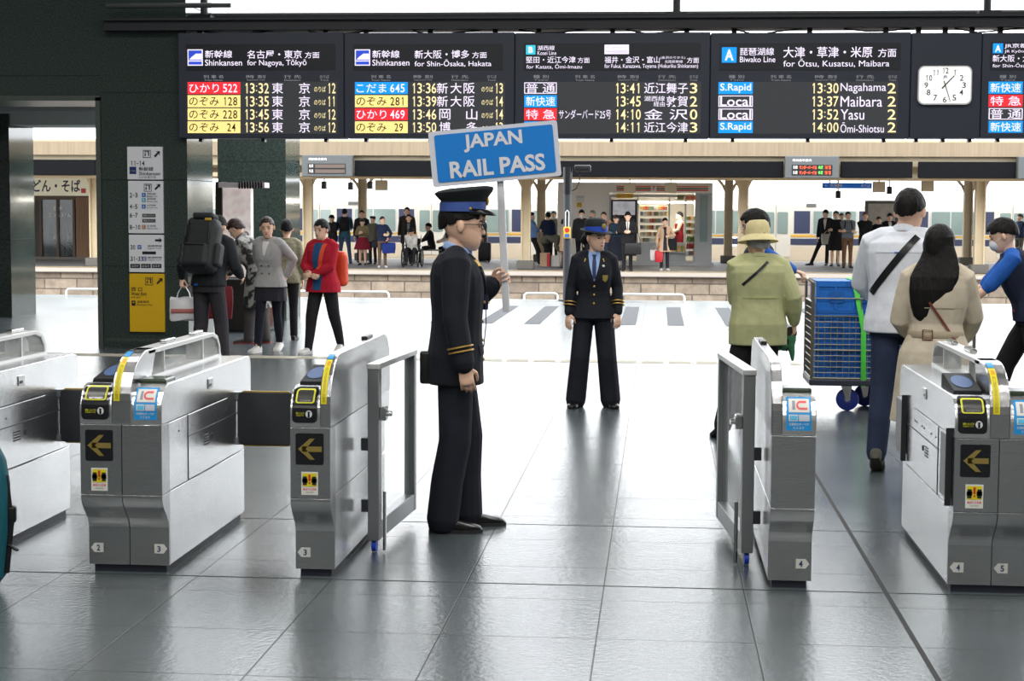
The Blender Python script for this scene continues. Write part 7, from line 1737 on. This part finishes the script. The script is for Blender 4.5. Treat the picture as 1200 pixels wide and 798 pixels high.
carton(650.5, 312.5, 0.26, 0.34, 0.3, paint((206, 200, 194)), 'white carton beside the tan cardboard carton')
quick(far('person in a long beige coat half hidden by the slim pole', 661, 314.5, 256, -60, True), BEI, BRN, SHB, hem=0.6, style='bob', flare=.05)
o = quick(far('man in face mask and dark jacket waiting left of the shop', 681, 314, 245, 185, head=(0, -12, 0)), CHARC, BLK, SHB, hem=0.8); b = BM(); ell(b, o.H_((0, 0.060, -0.055)), (0.060, 0.052, 0.052), o.HR); obj('face_mask', b, mat('mask_white', (226, 230, 238), 0.7, var=0.03), o.root)
quick(far('grey haired man in black waiting left of the shop', 694, 313, 246, 150), BLK, BLK, SHB, hairm=HAIRG)
quick(far('woman with dark bob in front of the grey haired man', 691.5, 315.5, 254, 175, True), CHARC, BLK, SHB, style='bob')
o = quick(far('woman in peach jacket and jeans raising her arm beside the shop', 707, 314.5, 248, 170, True, rh=(-0.05, 0.26, 1.5), rpole=(1, 0.3, -0.4), lh=(-0.3, 0.16, 1.4), lpole=(-1, 0, -.5)), PEACH, JNS, SHB, hem=0.8, inner=WSH, style='long', hairm=HAIRB)
# in front of the shop
quick(far('woman in dark teal sweater and long navy skirt before the shop display case', 721, 316, 251, 200, True, **PH), cloth((40, 58, 74)), None, SHB, hem=0.93, style='bob', skirt=(cloth((34, 36, 48)), 1.04, 0.28, 0.10), hairm=HAIRB)
o = quick(far('man in black suit and tie looking at his phone before the shop', 735, 318, 247, 182, lh=(-0.08, 0.26, 1.14), rh=(0.1, 0.25, 1.14), head=(0, -20, 0), lpole=(-1, -.5, -.6), rpole=(1, -.5, -.6)), BLK, BLK, SHB, hem=0.78, inner=WSH); o.patch('tie', BLK, [(1.15, -.012, .012), (1.43, -.01, .01)], ex=0.012)
t = thing('briefcase', 'black briefcase hanging in front of the man in black suit', 'bag', o.world(V((-0.16, 0.22, 0.66))), math.radians(182))
b = BM(); rbox(b, V((0, 0, 0)), (0.46, 0.1, 0.32), 0.02); obj('case', b, mat('briefcase_black', (28, 28, 30), 0.4), t)
b = BM(); tube(b, [(-0.08, 0, 0.15), (-0.07, 0, 0.22), (0.07, 0, 0.22), (0.08, 0, 0.15)], 0.012, n=6); obj('handle', b, BLACK, t)
b = BM(); tube(b, [(-0.2, 0, 0.15), (-0.16, -0.06, 0.4), (-0.05, -0.1, 0.6)], 0.008, n=6); obj('strap', b, BLACK, t)
o = quick(far('woman in beige open coat and dark trousers before the shop with bags', 778.5, 317, 255, 186, True, rh=(0.26, 0.03, 0.90), lh=(-0.14, 0.2, 1.14), head=(0, -8, 0), lpole=(-1, -.5, -.4)), BEI, cloth((40, 42, 50)), SHW, hem=0.62, flare=0.16)
o.patch('dark_top', cloth((44, 46, 56)), [(0.66, -0.075, 0.07), (0.9, -0.06, 0.06), (1.2, -0.035, 0.035), (1.44, -0.05, 0.05)], ex=0.01)
o.strap('bag_strap', BLACK, 0.07, 1.42, -0.15, 1.02, 0.02, False, 0.014)
tote('black_shoulder_bag', 'black slouchy shoulder bag at the side of the woman in beige coat', 'bag', o.world(V((-0.24, 0.06, 1.12))), BLACKC, 0.28, 0.32, 0.14, 0.2, 0.06, BLACKC)
hw = o.world(o.fgrip(1))
tote('red_shopping_bag', 'red shopping bag held by the woman in beige coat', 'bag', hw + V((0.04, -0.03, 0)), paint((196, 34, 46), 0.5), 0.24, 0.32, 0.14, 0.1, 0.14)
tote('white_shopping_bag', 'white shopping bag held beside the red one by the woman in beige coat', 'bag', hw + V((-0.10, 0.05, 0)), paint((222, 214, 208), 0.5), 0.22, 0.28, 0.12, -0.2, 0.12)
o = Person('shop clerk in cream shirt and red apron behind the counter', kx0 + kpx(796.5), KY + 0.85, 100, 1.72, group=None, lh=(-0.1, 0.3, 1.05), rh=(0.1, 0.3, 1.05)); quick(o, cloth((220, 200, 176)), BLK, SHB, hem=0.9); o.top(cloth((140, 30, 40)), hem=0.7, off=0.03, sleeve=0, name='apron', neckz=1.36)
# right hand group
o = quick(far('man in black suit leaning with one leg out, white bag at his hip', 967, 311, 245, 160, lf=(-0.05, 0.05, 0, 5), rf=(0.42, 0.1, 0, -60), lean=2, side=0, head=(0, -14, 0)), BLK, BLK, SHB, hem=0.78, inner=WSH)
tote('white_shoulder_bag', 'white shoulder bag of the man leaning with one leg out', 'bag', gnd(967, 311) + V((0.02, -0.26, 1.12)), paint((206, 200, 190), 0.6), 0.40, 0.32, 0.12, 0.25, 0.1)
quick(far('woman in a black dress with arms folded, in the right hand group', 978.5, 312, 247, 172, True, **FOLD), BLK, None, SHB, hem=0.9, skirt=(BLK, 1.04, 0.5, 0.06))
quick(far('man in dark clothes half hidden between black dress and grey hoodie', 985, 309.3, 249, 182), CHARC, BLK, SHB)
o = quick(far('man in grey hooded top and brown trousers with folded arms', 992.5, 314, 247.5, 182, **FOLD), GRY, cloth((118, 88, 64)), SHB, hem=0.92)
for sg in (-1, 1): o.strap('pack_strap', BLACKC, sg * 0.085, 1.44, sg * 0.12, 1.22, 0.03, False, 0.012)
quick(far('man in black jacket with reddish hair and hands joined', 1012.5, 314, 248, 184, **JOIN), BLK, BLK, SHB, hairm=mat('reddish_hair', (104, 52, 38), 0.6, var=0.3, nscale=60), hem=0.72)
quick(far('dark haired woman half hidden behind the man with joined hands', 1020, 310.5, 254, 186, True), CHARC, BLK, SHB, style='bob')
quick(far('person in black with dark cap, third from the notice board', 1028.5, 312, 253.5, 184), BLK, BLK, SHB)
quick(far('man in dark suit and white shirt just left of the tall white shirt man', 1041, 313, 249, 186, head=(0, -14, 0)), BLK, BLK, SHB, inner=WSH, hem=0.78)
quick(far('person in navy top and khaki trousers at the right edge of platform', 1194, 309.5, 250, 120, **FOLD), NVY, OLV, SHB, hem=0.9)
# framed notice board behind the right hand group
a, c = atY(1014, 235, 55), atY(1052, 280, 55)
t = thing('notice_board', 'tall dark framed notice board standing behind the right hand group', 'board', (a.x, 55, 0))
w, h = c.x - a.x, a.z
b = BM(); box(b, 0, w, 0, 0.08, 0.5, h); obj('frame', b, paint((96, 98, 96), 0.5), t, smooth=False, bev=0.01)
b = BM(); box(b, 0.1, w - 0.1, -0.015, 0.0, 0.6, h - 0.1); obj('poster', b, mat('poster_tones', (186, 178, 166), 0.6, var=0.35, nscale=4), t, smooth=False)
for x in (0.06, w - 0.06):
    b = BM(); box(b, x - 0.04, x + 0.04, 0.01, 0.07, 0, 0.5); obj('post', b, paint((96, 98, 96), 0.5), t, smooth=False)
# silhouettes of two customers inside the noodle shop doorway
for px, lb in ((55, 'customer in dark clothes at the left of the noodle shop doorway'), (72, 'customer in dark clothes at the right of the noodle shop doorway')):
    pp_ = atY(px, 300, UY + 0.9); quick(Person(lb, pp_.x, pp_.y, 10, 1.62), BLK, CHARC, SHB)
# ------------------------------------------------------------------ bake modifiers into plain meshes
bpy.context.view_layer.update()
dg = bpy.context.evaluated_depsgraph_get()
new = []
for o in list(SC.objects):
    if o.type == 'MESH' and o.modifiers:
        me = bpy.data.meshes.new_from_object(o.evaluated_get(dg)); new.append((o, me))
for o, me in new:
    o.modifiers.clear(); o.data = me
from mathutils.bvhtree import BVHTree
_bv = {}
for o, g, d, n, ex in PROJ:
    # lay panels, straps and buttons on the garment they belong to
    if g is None: continue
    if g.name not in _bv:
        _bv[g.name] = BVHTree.FromPolygons([v.co for v in g.data.vertices], [tuple(p.vertices) for p in g.data.polygons])
    t_ = _bv[g.name]
    if n == 0:
        ex, p_ = ex; h = t_.ray_cast(p_ + d * 0.4, -d)
        if h[0] is not None and (h[0] - p_).length < 0.07:
            for v in o.data.vertices: v.co += h[0] + d * (ex * 0.5) - p_
        continue
    for i, v in enumerate(o.data.vertices):
        front = (i // n) % 2 == 0
        h = t_.ray_cast(v.co + d * 0.4, -d)
        if h[0] is not None and (h[0] - v.co).length < 0.07:
            v.co = h[0] + d * (ex * 0.75 if front else -0.004)
for o in SC.objects:
    if o.type == 'MESH' and '_ang' in o:
        o.data.set_sharp_from_angle(angle=math.radians(o['_ang'])); del o['_ang']
    elif o.type == 'MESH' and o.get('_sm'):
        del o['_sm']
bpy.context.view_layer.update()
